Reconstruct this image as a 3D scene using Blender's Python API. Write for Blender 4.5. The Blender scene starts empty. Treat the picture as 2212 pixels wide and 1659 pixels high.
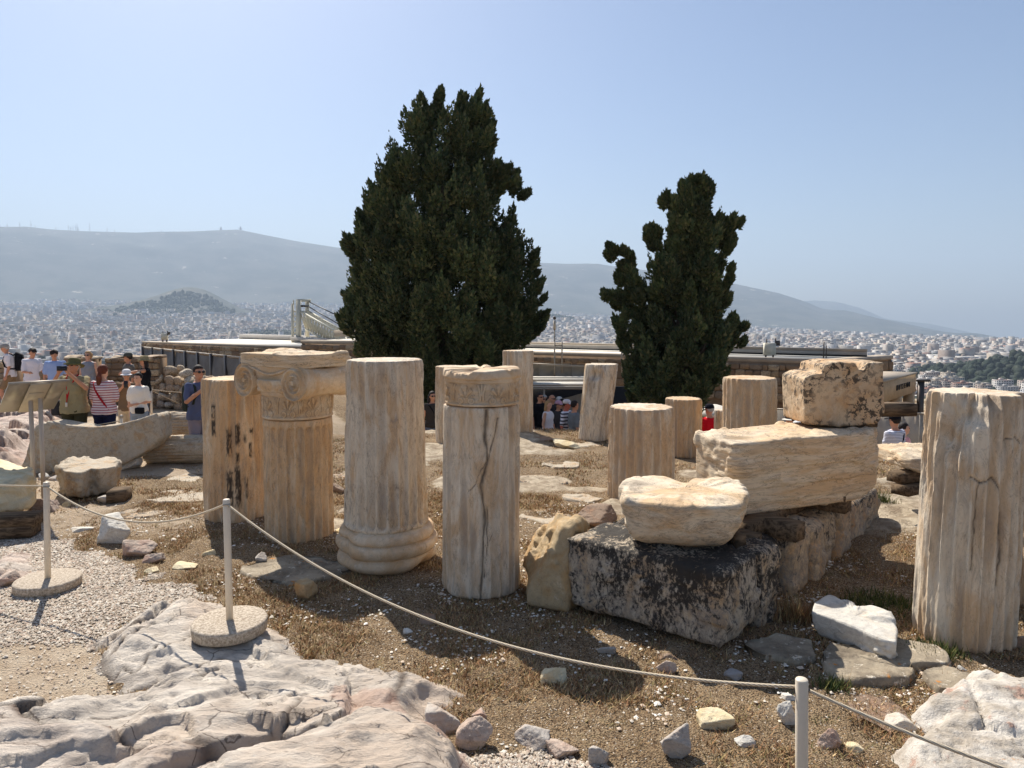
import bpy, math, random, mathutils
import numpy as np
from math import radians as R, pi, sin, cos, tan, atan, sqrt

# ---------------------------------------------------------------- camera, sky, sun, exposure
SC = bpy.context.scene
COL = SC.collection
CAMZ, PITCH, F0, PX0, PY0 = 2.4, R(3.0), 1534.0, 1106.0, 760.0
cd = bpy.data.cameras.new('camera')
cam = bpy.data.objects.new('camera', cd)
COL.objects.link(cam)
cam.location = (0, 0, CAMZ)
cam.rotation_euler = (R(90) - PITCH, 0, 0)
cd.sensor_width = 36.0
cd.lens = 36.0 * F0 / 2212.0
cd.shift_y = -(829.5 - PY0) / 2212.0
cd.clip_start, cd.clip_end = 0.05, 60000
SC.camera = cam

SUN_EL = R(47)
SUN_DIR = np.array([-0.45, 0.893, 0.0]); SUN_DIR /= np.linalg.norm(SUN_DIR)
sv = mathutils.Vector((SUN_DIR[0] * cos(SUN_EL), SUN_DIR[1] * cos(SUN_EL), sin(SUN_EL)))
W = bpy.data.worlds.new('World'); SC.world = W; W.use_nodes = True
wn = W.node_tree.nodes; wn.clear()
sky = wn.new('ShaderNodeTexSky'); sky.sky_type = 'NISHITA'; sky.sun_disc = False
sky.sun_elevation = SUN_EL
sky.sun_rotation = math.atan2(sv.x, sv.y)
sky.altitude = 150; sky.air_density = 1.0; sky.dust_density = 1.4; sky.ozone_density = 2.2
bg = wn.new('ShaderNodeBackground'); bg.inputs['Strength'].default_value = 0.072
wo = wn.new('ShaderNodeOutputWorld')
tn = wn.new('ShaderNodeMix'); tn.data_type = 'RGBA'; tn.blend_type = 'MULTIPLY'; tn.inputs[0].default_value = 1.0; tn.inputs[7].default_value = (0.93, 0.97, 1.04, 1)
W.node_tree.links.new(sky.outputs[0], tn.inputs[6]); W.node_tree.links.new(tn.outputs[2], bg.inputs[0]); W.node_tree.links.new(bg.outputs[0], wo.inputs[0])
ld = bpy.data.lights.new('sun', 'SUN'); ld.energy = 4.8; ld.angle = R(0.5); ld.color = (1.0, 0.945, 0.86)
sun = bpy.data.objects.new('sun', ld); COL.objects.link(sun)
sun.rotation_euler = sv.to_track_quat('Z', 'Y').to_euler()
SC.view_settings.view_transform = 'Standard'; SC.view_settings.look = 'None'
SC.view_settings.exposure = 0.66; SC.view_settings.gamma = 1.0; SC.view_settings.use_curve_mapping = False
SC.cycles.use_denoising = True
SC.cycles.max_bounces = 6; SC.cycles.diffuse_bounces = 3; SC.cycles.glossy_bounces = 2
SC.cycles.transparent_max_bounces = 6; SC.cycles.volume_bounces = 0; SC.cycles.transmission_bounces = 3
SC.cycles.sample_clamp_indirect = 4.0

# ---------------------------------------------------------------- helpers: sight lines, noise, meshes
FW = np.array([0, cos(PITCH), -sin(PITCH)]); UP = np.array([0, sin(PITCH), cos(PITCH)]); RT = np.array([1.0, 0, 0])
CAMP = np.array([0, 0, CAMZ])
def ray(px, py): return FW + RT * ((px - PX0) / F0) + UP * ((PY0 - py) / F0)
def at(px, py, z=0.0):
    d = ray(px, py); return CAMP + d * ((z - CAMZ) / d[2])
def aty(px, py, y):
    d = ray(px, py); return CAMP + d * (y / d[1])

def _h(x, y, z, s):
    with np.errstate(over='ignore'):
        h = (x.astype(np.uint32) * np.uint32(374761393) + y.astype(np.uint32) * np.uint32(668265263)
             + z.astype(np.uint32) * np.uint32(2246822519) + np.uint32((s * 974634777) & 0xffffffff))
        h = (h ^ (h >> np.uint32(13))) * np.uint32(1274126177)
        h = (h ^ (h >> np.uint32(15))) * np.uint32(2654435761)
        h ^= h >> np.uint32(16)
    return (h & np.uint32(0xffffff)).astype(np.float64) / 8388607.5 - 1.0
def vn(P, s=0):
    i = np.floor(P).astype(np.int64); f = P - i; u = f * f * f * (f * (f * 6 - 15) + 10)
    x, y, z = i[:, 0], i[:, 1], i[:, 2]
    def c(a, b, d): return _h(x + a, y + b, z + d, s)
    ux, uy, uz = u[:, 0], u[:, 1], u[:, 2]
    a = c(0, 0, 0) * (1 - ux) + c(1, 0, 0) * ux; b = c(0, 1, 0) * (1 - ux) + c(1, 1, 0) * ux
    e = c(0, 0, 1) * (1 - ux) + c(1, 0, 1) * ux; g = c(0, 1, 1) * (1 - ux) + c(1, 1, 1) * ux
    return (a * (1 - uy) + b * uy) * (1 - uz) + (e * (1 - uy) + g * uy) * uz
def fbm(P, s=0, o=4, g=0.5):
    P = np.asarray(P, float); r = np.zeros(len(P)); a = 1.0; t = 0.0
    for k in range(o):
        r += a * vn(P, s + k * 17); t += a; a *= g; P = P * 2.03 + 11.7
    return r / t * 1.5
def ridged(P, s=0, o=4):
    P = np.asarray(P, float); r = np.zeros(len(P)); a = 1.0
    for k in range(o):
        r += a * (1 - 2 * np.abs(vn(P, s + k * 13))); a *= 0.5; P = P * 2.1 + 5.3
    return r / 1.9
def xy3(x, y, z=0.0):
    x = np.asarray(x, float); return np.stack([x, np.broadcast_to(y, x.shape), np.broadcast_to(z, x.shape)], -1).reshape(-1, 3)
def ss(a, b, x):
    t = np.clip((np.asarray(x, float) - a) / (b - a), 0, 1); return t * t * (3 - 2 * t)

class Geo:
    def __init__(s): s.V = []; s.F = []; s.n = 0; s.M = []
    def add(s, V, F, m=0):
        V = np.asarray(V, float).reshape(-1, 3)
        for f in (F if isinstance(F, (list, tuple)) and len(F) and isinstance(F[0], np.ndarray) and F[0].ndim == 2 else [np.asarray(F)]):
            if len(f): s.F.append(f + s.n); s.M.append(np.full(len(f), m))
        s.V.append(V); s.n += len(V); return s
    def arrays(s): return np.concatenate(s.V), s.F
    def mk(s, name, mat, parent=None, **k):
        return mk(name, np.concatenate(s.V), s.F, mat, parent, midx=np.concatenate(s.M), **k)

WL = {}
def link(o, parent=None):
    COL.objects.link(o)
    if parent is not None: o.parent = parent
def mesh(name, V, F, smooth=True, attr=None, midx=None):
    if isinstance(F, np.ndarray): F = [F]
    me = bpy.data.meshes.new(name)
    me.vertices.add(len(V)); me.vertices.foreach_set('co', np.ascontiguousarray(V, np.float32).ravel())
    L = np.concatenate([f.ravel() for f in F]).astype(np.int32)
    tot = np.concatenate([np.full(len(f), f.shape[1]) for f in F]).astype(np.int32)
    st = np.concatenate([[0], np.cumsum(tot)[:-1]]).astype(np.int32)
    me.loops.add(len(L)); me.loops.foreach_set('vertex_index', L)
    me.polygons.add(len(tot)); me.polygons.foreach_set('loop_start', st); me.polygons.foreach_set('loop_total', tot)
    if smooth: me.polygons.foreach_set('use_smooth', np.ones(len(tot), bool))
    if midx is not None: me.polygons.foreach_set('material_index', midx.astype(np.int32))
    me.update(calc_edges=True); me.validate()
    for k, a in (attr or {}).items():
        a = np.asarray(a, np.float32)
        if a.ndim == 1:
            at_ = me.attributes.new(k, 'FLOAT', 'POINT'); at_.data.foreach_set('value', a)
        else:
            at_ = me.attributes.new(k, 'FLOAT_VECTOR', 'POINT'); at_.data.foreach_set('vector', a.ravel())
    return me
def mk(name, V, F, mat, parent=None, smooth=True, origin=None, attr=None, midx=None, kind=None):
    V = np.asarray(V, float).reshape(-1, 3)
    if origin is None:
        lo, hi = V.min(0), V.max(0); origin = np.array([(lo[0] + hi[0]) / 2, (lo[1] + hi[1]) / 2, lo[2]])
    origin = np.asarray(origin, float)
    mats = mat if isinstance(mat, (list, tuple)) else [mat]
    me = mesh(name, V - origin, F, smooth, attr, midx if len(mats) > 1 else None)
    for m in mats: me.materials.append(m)
    o = bpy.data.objects.new(name, me); link(o, parent)
    base = WL.get(parent.name, np.zeros(3)) if parent is not None else np.zeros(3)
    o.location = origin - base; WL[o.name] = origin
    if kind: o['kind'] = kind
    return o
def thing(name, label, cat, loc=(0, 0, 0), group=None):
    o = bpy.data.objects.new(name, None); COL.objects.link(o); o.empty_display_size = 0.1
    o.location = loc; WL[o.name] = np.array(loc, float)
    return tag(o, label, cat, group)
def tag(o, label, cat, group=None):
    o['label'] = label; o['category'] = cat
    if group: o['group'] = group
    return o
def struct(o, label=None):
    o['kind'] = 'structure'
    if label: o['label'] = label
    return o

QB = np.array([[0, 3, 2, 1], [4, 5, 6, 7], [0, 1, 5, 4], [1, 2, 6, 5], [2, 3, 7, 6], [3, 0, 4, 7]])
def boxv(c, s, rz=0.0, rx=0.0):
    u = np.array([[-1, -1, -1], [1, -1, -1], [1, 1, -1], [-1, 1, -1], [-1, -1, 1], [1, -1, 1], [1, 1, 1], [-1, 1, 1]]) * 0.5 * np.asarray(s, float)
    if rx: u = np.stack([u[:, 0], u[:, 1] * cos(rx) - u[:, 2] * sin(rx), u[:, 1] * sin(rx) + u[:, 2] * cos(rx)], -1)
    if rz: u = np.stack([u[:, 0] * cos(rz) - u[:, 1] * sin(rz), u[:, 0] * sin(rz) + u[:, 1] * cos(rz), u[:, 2]], -1)
    return u + np.asarray(c, float)
def grid_faces(r, c, wrap=False):
    i = np.arange(r - 1)[:, None] * c; j = np.arange(c if wrap else c - 1)[None, :]; j2 = (j + 1) % c
    return np.stack([i + j, i + j2, i + c + j2, i + c + j], -1).reshape(-1, 4)
def bar(p, q, w, h=None, up=(0, 0, 1)):
    """a straight rectangular bar from p to q"""
    p, q = np.asarray(p, float), np.asarray(q, float); h = h or w
    d = q - p; d /= np.linalg.norm(d); up = np.asarray(up, float)
    if abs(d @ up) > 0.98: up = np.array([1.0, 0, 0])
    a = np.cross(d, up); a /= np.linalg.norm(a); b = np.cross(a, d)
    V = [c + sa * a * w / 2 + sb * b * h / 2 for c in (p, q) for sa, sb in ((-1, -1), (1, -1), (1, 1), (-1, 1))]
    return np.array(V), QB
def tube(P, r, n=10, caps=True):
    P = np.asarray(P, float); m = len(P); r = np.broadcast_to(np.asarray(r, float), (m,))
    T = np.gradient(P, axis=0); T /= np.linalg.norm(T, axis=1)[:, None] + 1e-12
    a0 = np.array([0, 0, 1.0]) if abs(T[0, 2]) < 0.9 else np.array([1.0, 0, 0])
    a = np.cross(T[0], a0); a /= np.linalg.norm(a); V = []
    th = np.arange(n) / n * 2 * pi
    for k in range(m):
        a = a - T[k] * (a @ T[k]); a /= np.linalg.norm(a) + 1e-12; b = np.cross(T[k], a)
        V.append(P[k] + r[k] * (np.cos(th)[:, None] * a + np.sin(th)[:, None] * b))
    V = np.concatenate(V); F = [grid_faces(m, n, True)]
    if caps:
        V = np.concatenate([V, P[:1], P[-1:]]); j = np.arange(n); k = (j + 1) % n; b0 = m * n
        F += [np.stack([np.full(n, b0), k, j], -1), np.stack([np.full(n, b0 + 1), (m - 1) * n + j, (m - 1) * n + k], -1)]
    return V, F
def ell(c, r, nu=16, nv=10, rot=None):
    u = np.arange(nu) / nu * 2 * pi; v = np.linspace(0, pi, nv + 1)[1:-1]
    S = np.stack([np.outer(np.sin(v), np.cos(u)), np.outer(np.sin(v), np.sin(u)), np.outer(np.cos(v), np.ones(nu))], -1).reshape(-1, 3)
    S = np.concatenate([S, [[0, 0, 1], [0, 0, -1]]]) * np.asarray(r, float)
    if rot is not None: S = S @ np.asarray(rot).T
    n = (nv - 1) * nu; j = np.arange(nu); k = (j + 1) % nu
    F = [grid_faces(nv - 1, nu, True)[:, ::-1], np.stack([np.full(nu, n), j, k], -1), np.stack([np.full(nu, n + 1), n - nu + k, n - nu + j], -1)]
    return S + np.asarray(c, float), F
def loft(rings, cap=True):
    """rings (m,n,3): closed rings skinned in order, both ends closed with a fan"""
    rings = np.asarray(rings, float); m, n = rings.shape[:2]; V = rings.reshape(-1, 3); F = [grid_faces(m, n, True)]
    if cap:
        V = np.concatenate([V, rings[0].mean(0)[None], rings[-1].mean(0)[None]]); j = np.arange(n); k = (j + 1) % n
        F += [np.stack([np.full(n, m * n), k, j], -1), np.stack([np.full(n, m * n + 1), (m - 1) * n + j, (m - 1) * n + k], -1)]
    return V, F
def normals(V, F):
    if isinstance(F, np.ndarray): F = [F]
    N = np.zeros_like(V)
    for f in F:
        a = V[f[:, 1]] - V[f[:, 0]]; b = V[f[:, -1]] - V[f[:, 0]]; c = np.cross(a, b)
        for k in range(f.shape[1]): np.add.at(N, f[:, k], c)
    return N / (np.linalg.norm(N, axis=1)[:, None] + 1e-12)
_cs = {}
def csphere(n):
    if n in _cs: return _cs[n]
    V = []; F = []; b = 0; g = np.arange(n + 1); A, B = np.meshgrid(g, g, indexing='ij')
    for ax in range(3):
        for side in (0, n):
            P = np.zeros((n + 1, n + 1, 3), int); P[..., ax] = side; P[..., (ax + 1) % 3] = A; P[..., (ax + 2) % 3] = B
            f = grid_faces(n + 1, n + 1); F.append((f[:, ::-1] if side else f) + b); V.append(P.reshape(-1, 3)); b += (n + 1) ** 2
    V = np.concatenate(V); F = np.concatenate(F)
    U, inv = np.unique(V, axis=0, return_inverse=True); F = inv.reshape(-1)[F]
    a = (U / n * 2 - 1) * pi / 4; _cs[n] = (np.tan(a), F[:, ::-1]); return _cs[n]
def convex(planes, c, half, n=20, p=16):
    D, F = csphere(n); d = D * np.asarray(half, float); d = d / np.linalg.norm(d, axis=1)[:, None]
    s = np.zeros(len(d))
    for nn, dd in planes:
        nn = np.asarray(nn, float); nn = nn / np.linalg.norm(nn); s += np.maximum(0, d @ nn / dd) ** p
    return np.asarray(c, float) + d * (s ** (-1.0 / p))[:, None], F
def rough(V, F, amp, freq, seed, o=4, chip=0.0, chipf=6.0, an=(1, 1, 1)):
    N = normals(V, F); an = np.asarray(an, float)
    d = amp * (.55 * fbm(V * freq * an, seed, o, .55) - .5 * np.abs(fbm(V * freq * 1.7 * an + 5, seed + 41, o, .6)))
    if chip: d -= chip * ss(0.22, 0.5, fbm(V * chipf, seed + 91, 4)) * (.6 + .4 * np.abs(fbm(V * chipf * 3, seed + 93, 2)))
    return V + N * d[:, None]
def blockgeo(poly, z0, z1, n=22, p=18, taper=0.0, topn=(0, 0), cuts=(), btaper=0.0):
    """rounded convex block over a plan polygon; taper>0 narrows upward; cuts = extra (normal, point) planes"""
    P = np.asarray(poly, float)[:, :2]
    if sum(P[i][0] * P[(i + 1) % len(P)][1] - P[(i + 1) % len(P)][0] * P[i][1] for i in range(len(P))) < 0: P = P[::-1]
    c2 = P.mean(0); c = np.array([c2[0], c2[1], (z0 + z1) / 2]); h = (z1 - z0) / 2; pl = []
    for i in range(len(P)):
        a, b = P[i], P[(i + 1) % len(P)]; e = b - a; nn = np.array([e[1], -e[0]]) / np.linalg.norm(e)
        pl.append(((nn[0], nn[1], taper), max(0.01, (a - c2) @ nn) / sqrt(1 + taper * taper)))
    pl.append(((topn[0], topn[1], 1), h / sqrt(1 + topn[0] ** 2 + topn[1] ** 2))); pl.append(((btaper, 0, -1), h))
    for nn, pt in cuts:
        nn = np.asarray(nn, float); nn = nn / np.linalg.norm(nn); dd = (np.asarray(pt, float) - c) @ nn
        if dd > 0.01: pl.append((nn, dd))
    return convex(pl, c, (np.ptp(P[:, 0]) / 2, np.ptp(P[:, 1]) / 2, h), n, p)
def rockgeo(c, half, seed, n=14, cuts=9, p=10, rz=0.0, amp=0.06, freq=2.2, flat=0.0):
    """a broken stone: ellipsoid-ish body cut by random planes; c = centre of its base"""
    rng = random.Random(seed); pl = []
    for k in range(cuts):
        th = rng.uniform(0, 2 * pi); ph = rng.uniform(-0.75, 0.95)
        v = np.array([cos(th) * sqrt(1 - ph * ph), sin(th) * sqrt(1 - ph * ph), ph]); pl.append((v, rng.uniform(0.50, 0.95)))
    for v in ((1, 0, 0), (-1, 0, 0), (0, 1, 0), (0, -1, 0), (0, 0, 1), (0, 0, -1)): pl.append((v, 1.0 if not (flat and v[2] > 0) else 1.0 - flat))
    V, F = convex(pl, (0, 0, 0), (1, 1, 1), n, p)
    V = rough(V, F, amp * 1.3, freq, seed + 5, 5); V = V * np.asarray(half, float)
    if rz: V = np.stack([V[:, 0] * cos(rz) - V[:, 1] * sin(rz), V[:, 0] * sin(rz) + V[:, 1] * cos(rz), V[:, 2]], -1)
    V = V + np.asarray(c, float); V[:, 2] += half[2] * 0.82
    return V, F
def resample(P, n):
    P = np.asarray(P, float); Q = np.concatenate([P, P[:1]]); s = np.concatenate([[0], np.cumsum(np.linalg.norm(np.diff(Q, axis=0), axis=1))]); t = np.arange(n) / n * s[-1]
    return np.stack([np.interp(t, s, Q[:, k]) for k in range(P.shape[1])], -1)
def smooth_loop(P, k=1):
    for _ in range(k): P = .25 * np.roll(P, 1, 0) + .5 * P + .25 * np.roll(P, -1, 0)
    return P
def extr(outline, levels, axis='z', n=180, sm=2, bev=.03):
    """star-shaped outline lofted through (position, scale) levels, edges eased, ends capped with inset rings"""
    P = smooth_loop(resample(outline, n), sm); c = P.mean(0); (a0, s0), (a1, s1) = levels[0], levels[-1]; L = []
    for f in (.15, .4, .7, .9): L.append((a0, s0 * f))
    L.append((a0, s0 - bev)); A = np.array([l[0] for l in levels]); S = np.array([l[1] for l in levels]); d = np.sign(a1 - a0) * bev * .8
    for a in np.linspace(a0 + d, a1 - d, 26): L.append((a, float(np.interp(a, A, S) if a1 > a0 else np.interp(-a, -A, S))))
    L.append((a1, s1 - bev))
    for f in (.93, .8, .6, .4, .2): L.append((a1, s1 * f))
    R_ = []
    for a, s in L:
        Q = c + (P - c) * s; z = np.full(n, a); R_.append(np.stack([Q[:, 0], Q[:, 1], z], -1) if axis == 'z' else np.stack([Q[:, 0], z, Q[:, 1]], -1))
    return loft(np.array(R_))
# ---------------------------------------------------------------- materials
def lin(r, g, b):
    f = lambda c: (c / 255 / 12.92) if c / 255 <= 0.04045 else ((c / 255 + 0.055) / 1.055) ** 2.4
    return (f(r), f(g), f(b), 1)
class NT:
    def __init__(s, name, rough=0.85, spec=0.25):
        s.m = bpy.data.materials.new(name); s.m.use_nodes = True; s.t = s.m.node_tree; s.t.nodes.clear()
        s.out = s.n('ShaderNodeOutputMaterial'); s.b = s.n('ShaderNodeBsdfPrincipled')
        s.b.inputs['Roughness'].default_value = rough; s.b.inputs['Specular IOR Level'].default_value = spec
        s.l(s.b.outputs[0], s.out.inputs[0])
    def n(s, t, **k):
        x = s.t.nodes.new(t)
        for a, v in k.items(): setattr(x, a, v)
        return x
    def l(s, a, b): s.t.links.new(a, b)
    def put(s, sock, v):
        if v is None: return
        if hasattr(v, 'is_output'): s.l(v, sock)
        else: sock.default_value = v
    def coord(s, scale=(1, 1, 1), rand=True, kind='Object'):
        tc = s.n('ShaderNodeTexCoord'); o = tc.outputs[kind]
        if rand:
            oi = s.n('ShaderNodeObjectInfo'); mu = s.n('ShaderNodeMath', operation='MULTIPLY'); s.l(oi.outputs['Random'], mu.inputs[0]); mu.inputs[1].default_value = 37.0
            va = s.n('ShaderNodeVectorMath', operation='ADD'); s.l(o, va.inputs[0]); s.l(mu.outputs[0], va.inputs[1]); o = va.outputs[0]
        if tuple(scale) != (1, 1, 1):
            vm = s.n('ShaderNodeVectorMath', operation='MULTIPLY'); s.l(o, vm.inputs[0]); vm.inputs[1].default_value = scale; o = vm.outputs[0]
        return o
    def noise(s, v, scale, detail=4, rough=0.55, dist=0.0):
        x = s.n('ShaderNodeTexNoise'); s.put(x.inputs['Vector'], v); x.inputs['Scale'].default_value = scale
        x.inputs['Detail'].default_value = detail; x.inputs['Roughness'].default_value = rough; x.inputs['Distortion'].default_value = dist
        return x.outputs['Fac']
    def voro(s, v, scale, feat='F1'):
        x = s.n('ShaderNodeTexVoronoi', feature=feat); s.put(x.inputs['Vector'], v); x.inputs['Scale'].default_value = scale
        return x.outputs['Distance']
    def ramp(s, f, a, b, A=0.0, B=1.0):
        x = s.n('ShaderNodeMapRange'); x.interpolation_type = 'SMOOTHSTEP'; s.put(x.inputs['Value'], f)
        x.inputs['From Min'].default_value = a; x.inputs['From Max'].default_value = b; x.inputs['To Min'].default_value = A; x.inputs['To Max'].default_value = B
        return x.outputs['Result']
    def mix(s, f, a, b, mode='MIX'):
        x = s.n('ShaderNodeMix', data_type='RGBA', blend_type=mode)
        s.put(x.inputs['Factor'], f); s.put(x.inputs['A'] if 0 else x.inputs[6], a); s.put(x.inputs[7], b)
        return x.outputs[2]
    def math(s, op, a, b=None):
        x = s.n('ShaderNodeMath', operation=op); s.put(x.inputs[0], a)
        if b is not None: s.put(x.inputs[1], b)
        return x.outputs[0]
    def attr(s, name, out='Fac'):
        x = s.n('ShaderNodeAttribute', attribute_name=name); return x.outputs[out]
    def island(s):
        x = s.n('ShaderNodeNewGeometry'); return x.outputs['Random Per Island']
    def objrand(s): return s.n('ShaderNodeObjectInfo').outputs['Random']
    def sep(s, v):
        x = s.n('ShaderNodeSeparateXYZ'); s.l(v, x.inputs[0]); return x.outputs
    def bump(s, h, strength=0.5, dist=0.02):
        x = s.n('ShaderNodeBump'); s.put(x.inputs['Height'], h); x.inputs['Strength'].default_value = strength; x.inputs['Distance'].default_value = dist
        s.l(x.outputs[0], s.b.inputs['Normal'])
    def color(s, c): s.put(s.b.inputs['Base Color'], c); return s

def plain(name, c, rough=0.7, metal=0.0, spec=0.3, var=0.0, scale=8.0):
    t = NT(name, rough, spec); t.b.inputs['Metallic'].default_value = metal
    if var:
        v = t.coord(); f = t.noise(v, scale, 5, 0.6)
        t.color(t.mix(t.ramp(f, 0.3, 0.7), tuple(x * (1 - var) for x in c[:3]) + (1,), tuple(min(1, x * (1 + var)) for x in c[:3]) + (1,)))
        t.bump(f, 0.15, 0.01)
    else: t.color(tuple(c[:3]) + (1,))
    return t.m
def marble(name, base, warm, grey, streak=(5.5, 5.5, 1.5), warmth=0.5, greyness=0.5, dark=0.25, bump=0.5, speck=0.0, lich=0.0, lichscale=9.0, fine=30):
    t = NT(name, 0.82, 0.3); v = t.coord(); sv_ = t.coord(streak)
    n1 = t.noise(sv_, 0.9, 6, 0.62, 1.0); n2 = t.noise(sv_, 2.2, 8, 0.74, 1.2); n3 = t.noise(v, 2.3, 6, 0.65); n4 = t.noise(v, fine, 6, 0.7)
    c = t.mix(t.ramp(n1, 0.56 - 0.3 * warmth, 0.72 - 0.2 * warmth), base, warm)
    c = t.mix(t.math('MULTIPLY', t.math('MULTIPLY', t.ramp(n2, 0.46, 0.66), t.ramp(n3, 0.40, 0.58, .35, 1.0)), greyness), c, grey)
    c = t.mix(t.math('MULTIPLY', t.ramp(n3, 0.45, 0.75), 0.35), c, tuple(x * 1.12 for x in base[:3]) + (1,))
    ds = t.ramp(t.noise(t.coord(tuple(x * 1.9 for x in streak)), 2.6, 10, 0.78, 1.4), 0.53, 0.66); c = t.mix(t.math('MULTIPLY', t.math('MULTIPLY', ds, t.ramp(n3, .36, .6, .25, 1.0)), min(.75, greyness * .9)), c, lin(104, 88, 74))
    lt = t.ramp(t.noise(t.coord(tuple(x * 1.3 for x in streak)), 1.7, 9, 0.75, 1.0), 0.56, 0.70); c = t.mix(t.math('MULTIPLY', lt, .45), c, lin(236, 224, 202))
    vein = t.ramp(t.math('ABSOLUTE', t.math('SUBTRACT', t.noise(sv_, 1.1, 8, 0.7, 1.6), 0.5)), 0.0, 0.010, 1.0, 0.0)
    c = t.mix(t.math('MULTIPLY', vein, dark), c, (0.06, 0.045, 0.035, 1))
    pit = t.ramp(n4, 0.62, 0.74); c = t.mix(t.math('MULTIPLY', pit, 0.30), c, (0.10, 0.075, 0.05, 1))
    if speck:
        sp = t.math('MULTIPLY', t.ramp(t.noise(v, 15, 6, 0.72, .5), 0.50, 0.55), t.ramp(t.noise(v, 2.6, 3), 0.36, 0.54)) if speck > .5 else t.math('MULTIPLY', t.ramp(t.noise(v, 14, 5, 0.75), 0.56, 0.62), t.ramp(t.noise(v, 2.2, 3), 0.42, 0.6))
        c = t.mix(t.math('MULTIPLY', sp, speck), c, (0.035, 0.03, 0.027, 1))
    if lich:
        lv = t.noise(t.coord((1, 1, .6)), 19, 10, 0.76, 0.5); lm = t.noise(v, 2.2, 4, 0.6); gzz = t.sep(t.coord((1, 1, 1), False, 'Generated'))[2]
        dens = t.math('ADD', t.math('MULTIPLY', lm, 0.50), t.math('MULTIPLY', gzz, 0.10)); fine = t.noise(t.coord((1, 1, .7)), 42, 6, 0.7)
        k = t.ramp(t.math('ADD', t.math('ADD', t.math('MULTIPLY', lv, 0.52), t.math('MULTIPLY', fine, 0.40)), dens), 0.855 - 0.2 * lich, 0.955 - 0.2 * lich)
        c = t.mix(t.ramp(t.math('ADD', lv, t.math('MULTIPLY', fine, .5)), .62, .86), c, lin(150, 138, 124))
        c = t.mix(t.math('MULTIPLY', k, 0.95), c, (0.03, 0.026, 0.022, 1))
        orange = t.math('MULTIPLY', t.ramp(t.noise(v, 9.0, 5, 0.65), 0.68, 0.74), 0.7)
        c = t.mix(orange, c, (0.22, 0.10, 0.025, 1))
    tf = t.attr('shade_patina'); c = t.mix(t.math('MULTIPLY', t.ramp(tf, 0.0, 1.0), 0.6), c, t.mix(t.ramp(n3, .42, .6), grey, tuple(x * .8 for x in warm[:3]) + (1,)))
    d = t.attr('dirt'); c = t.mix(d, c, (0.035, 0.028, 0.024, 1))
    t.color(c)
    h = t.math('ADD', t.math('MULTIPLY', n2, 0.8), t.math('MULTIPLY', n4, 0.6)); t.bump(h, bump, 0.02)
    return t.m
M = {}
CREAM, HONEY, PATG = lin(222, 207, 184), lin(206, 176, 140), lin(150, 138, 126)
M['column'] = marble('column_marble', CREAM, HONEY, PATG, warmth=0.55, greyness=0.65, dark=0.4)
M['column_warm'] = marble('column_marble_warm', lin(220, 200, 170), lin(208, 172, 130), PATG, warmth=0.8, greyness=0.7, dark=0.45)
M['column_grey'] = marble('column_marble_grey', lin(218, 204, 182), lin(202, 172, 136), lin(146, 132, 120), warmth=0.35, greyness=0.95, dark=0.5)
M['carved'] = marble('carved_marble', lin(214, 194, 166), lin(202, 170, 132), PATG, streak=(3, 3, 3), warmth=0.6, greyness=0.45, dark=0.15, bump=0.3)
M['white'] = marble('white_marble', lin(220, 204, 178), lin(208, 176, 136), lin(150, 134, 118), streak=(1.6, 1.6, 4.5), warmth=0.5, greyness=0.8, dark=0.6)
M['layered'] = marble('layered_marble', lin(220, 202, 174), lin(208, 178, 140), lin(150, 134, 118), streak=(1.0, 1.0, 7), warmth=0.55, greyness=0.75, dark=0.85)
M['spotted'] = marble('spotted_marble', lin(204, 180, 148), lin(196, 156, 112), PATG, streak=(2, 2, 2), warmth=0.5, greyness=0.3, dark=0.2, speck=0.9)
M['rough'] = marble('rough_marble', lin(190, 176, 154), lin(186, 156, 120), lin(120, 108, 96), streak=(5, 5, 5), warmth=0.3, greyness=0.6, dark=0.2, bump=1.0, speck=0.2)
M['poros'] = marble('lichened_limestone', lin(196, 180, 156), lin(188, 158, 120), lin(118, 104, 92), streak=(4, 4, 2), warmth=0.3, greyness=0.6, dark=0.2, bump=1.0, lich=0.74)
M['poros_pale'] = marble('pale_limestone', lin(200, 178, 146), lin(192, 152, 108), lin(118, 104, 92), streak=(4, 4, 2), warmth=0.4, greyness=0.5, dark=0.2, bump=1.0, lich=0.30)
M['ochre'] = marble('ochre_stone', lin(192, 168, 130), lin(190, 154, 106), lin(144, 126, 104), streak=(5, 5, 3), warmth=0.5, greyness=0.4, dark=0.2, bump=0.9)
M['greystone'] = marble('grey_limestone', lin(190, 180, 168), lin(188, 166, 146), lin(140, 134, 130), streak=(3, 3, 7), warmth=0.25, greyness=0.7, dark=0.35, bump=0.9)
M['pinkstone'] = marble('pink_limestone', lin(198, 178, 160), lin(188, 154, 134), lin(142, 126, 116), streak=(3, 3, 6), warmth=0.45, greyness=0.55, dark=0.35, bump=1.0)
M['creamstone'] = marble('cream_stone', lin(224, 208, 172), lin(216, 192, 146), lin(180, 164, 140), streak=(3, 3, 4), warmth=0.4, greyness=0.3, dark=0.15, bump=0.8)
M['whitestone'] = marble('white_stone', lin(214, 208, 196), lin(206, 192, 172), lin(160, 154, 148), streak=(3, 3, 4), warmth=0.3, greyness=0.5, dark=0.25, bump=0.8)
M['bluestone'] = marble('blue_grey_stone', lin(152, 149, 147), lin(162, 152, 142), lin(120, 117, 116), streak=(3, 3, 4), warmth=0.2, greyness=0.5, dark=0.3, bump=0.6)
M['brownstone'] = marble('brown_rock', lin(150, 128, 108), lin(160, 124, 96), lin(100, 88, 80), streak=(3, 3, 5), warmth=0.4, greyness=0.6, dark=0.4, bump=1.0)
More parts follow.
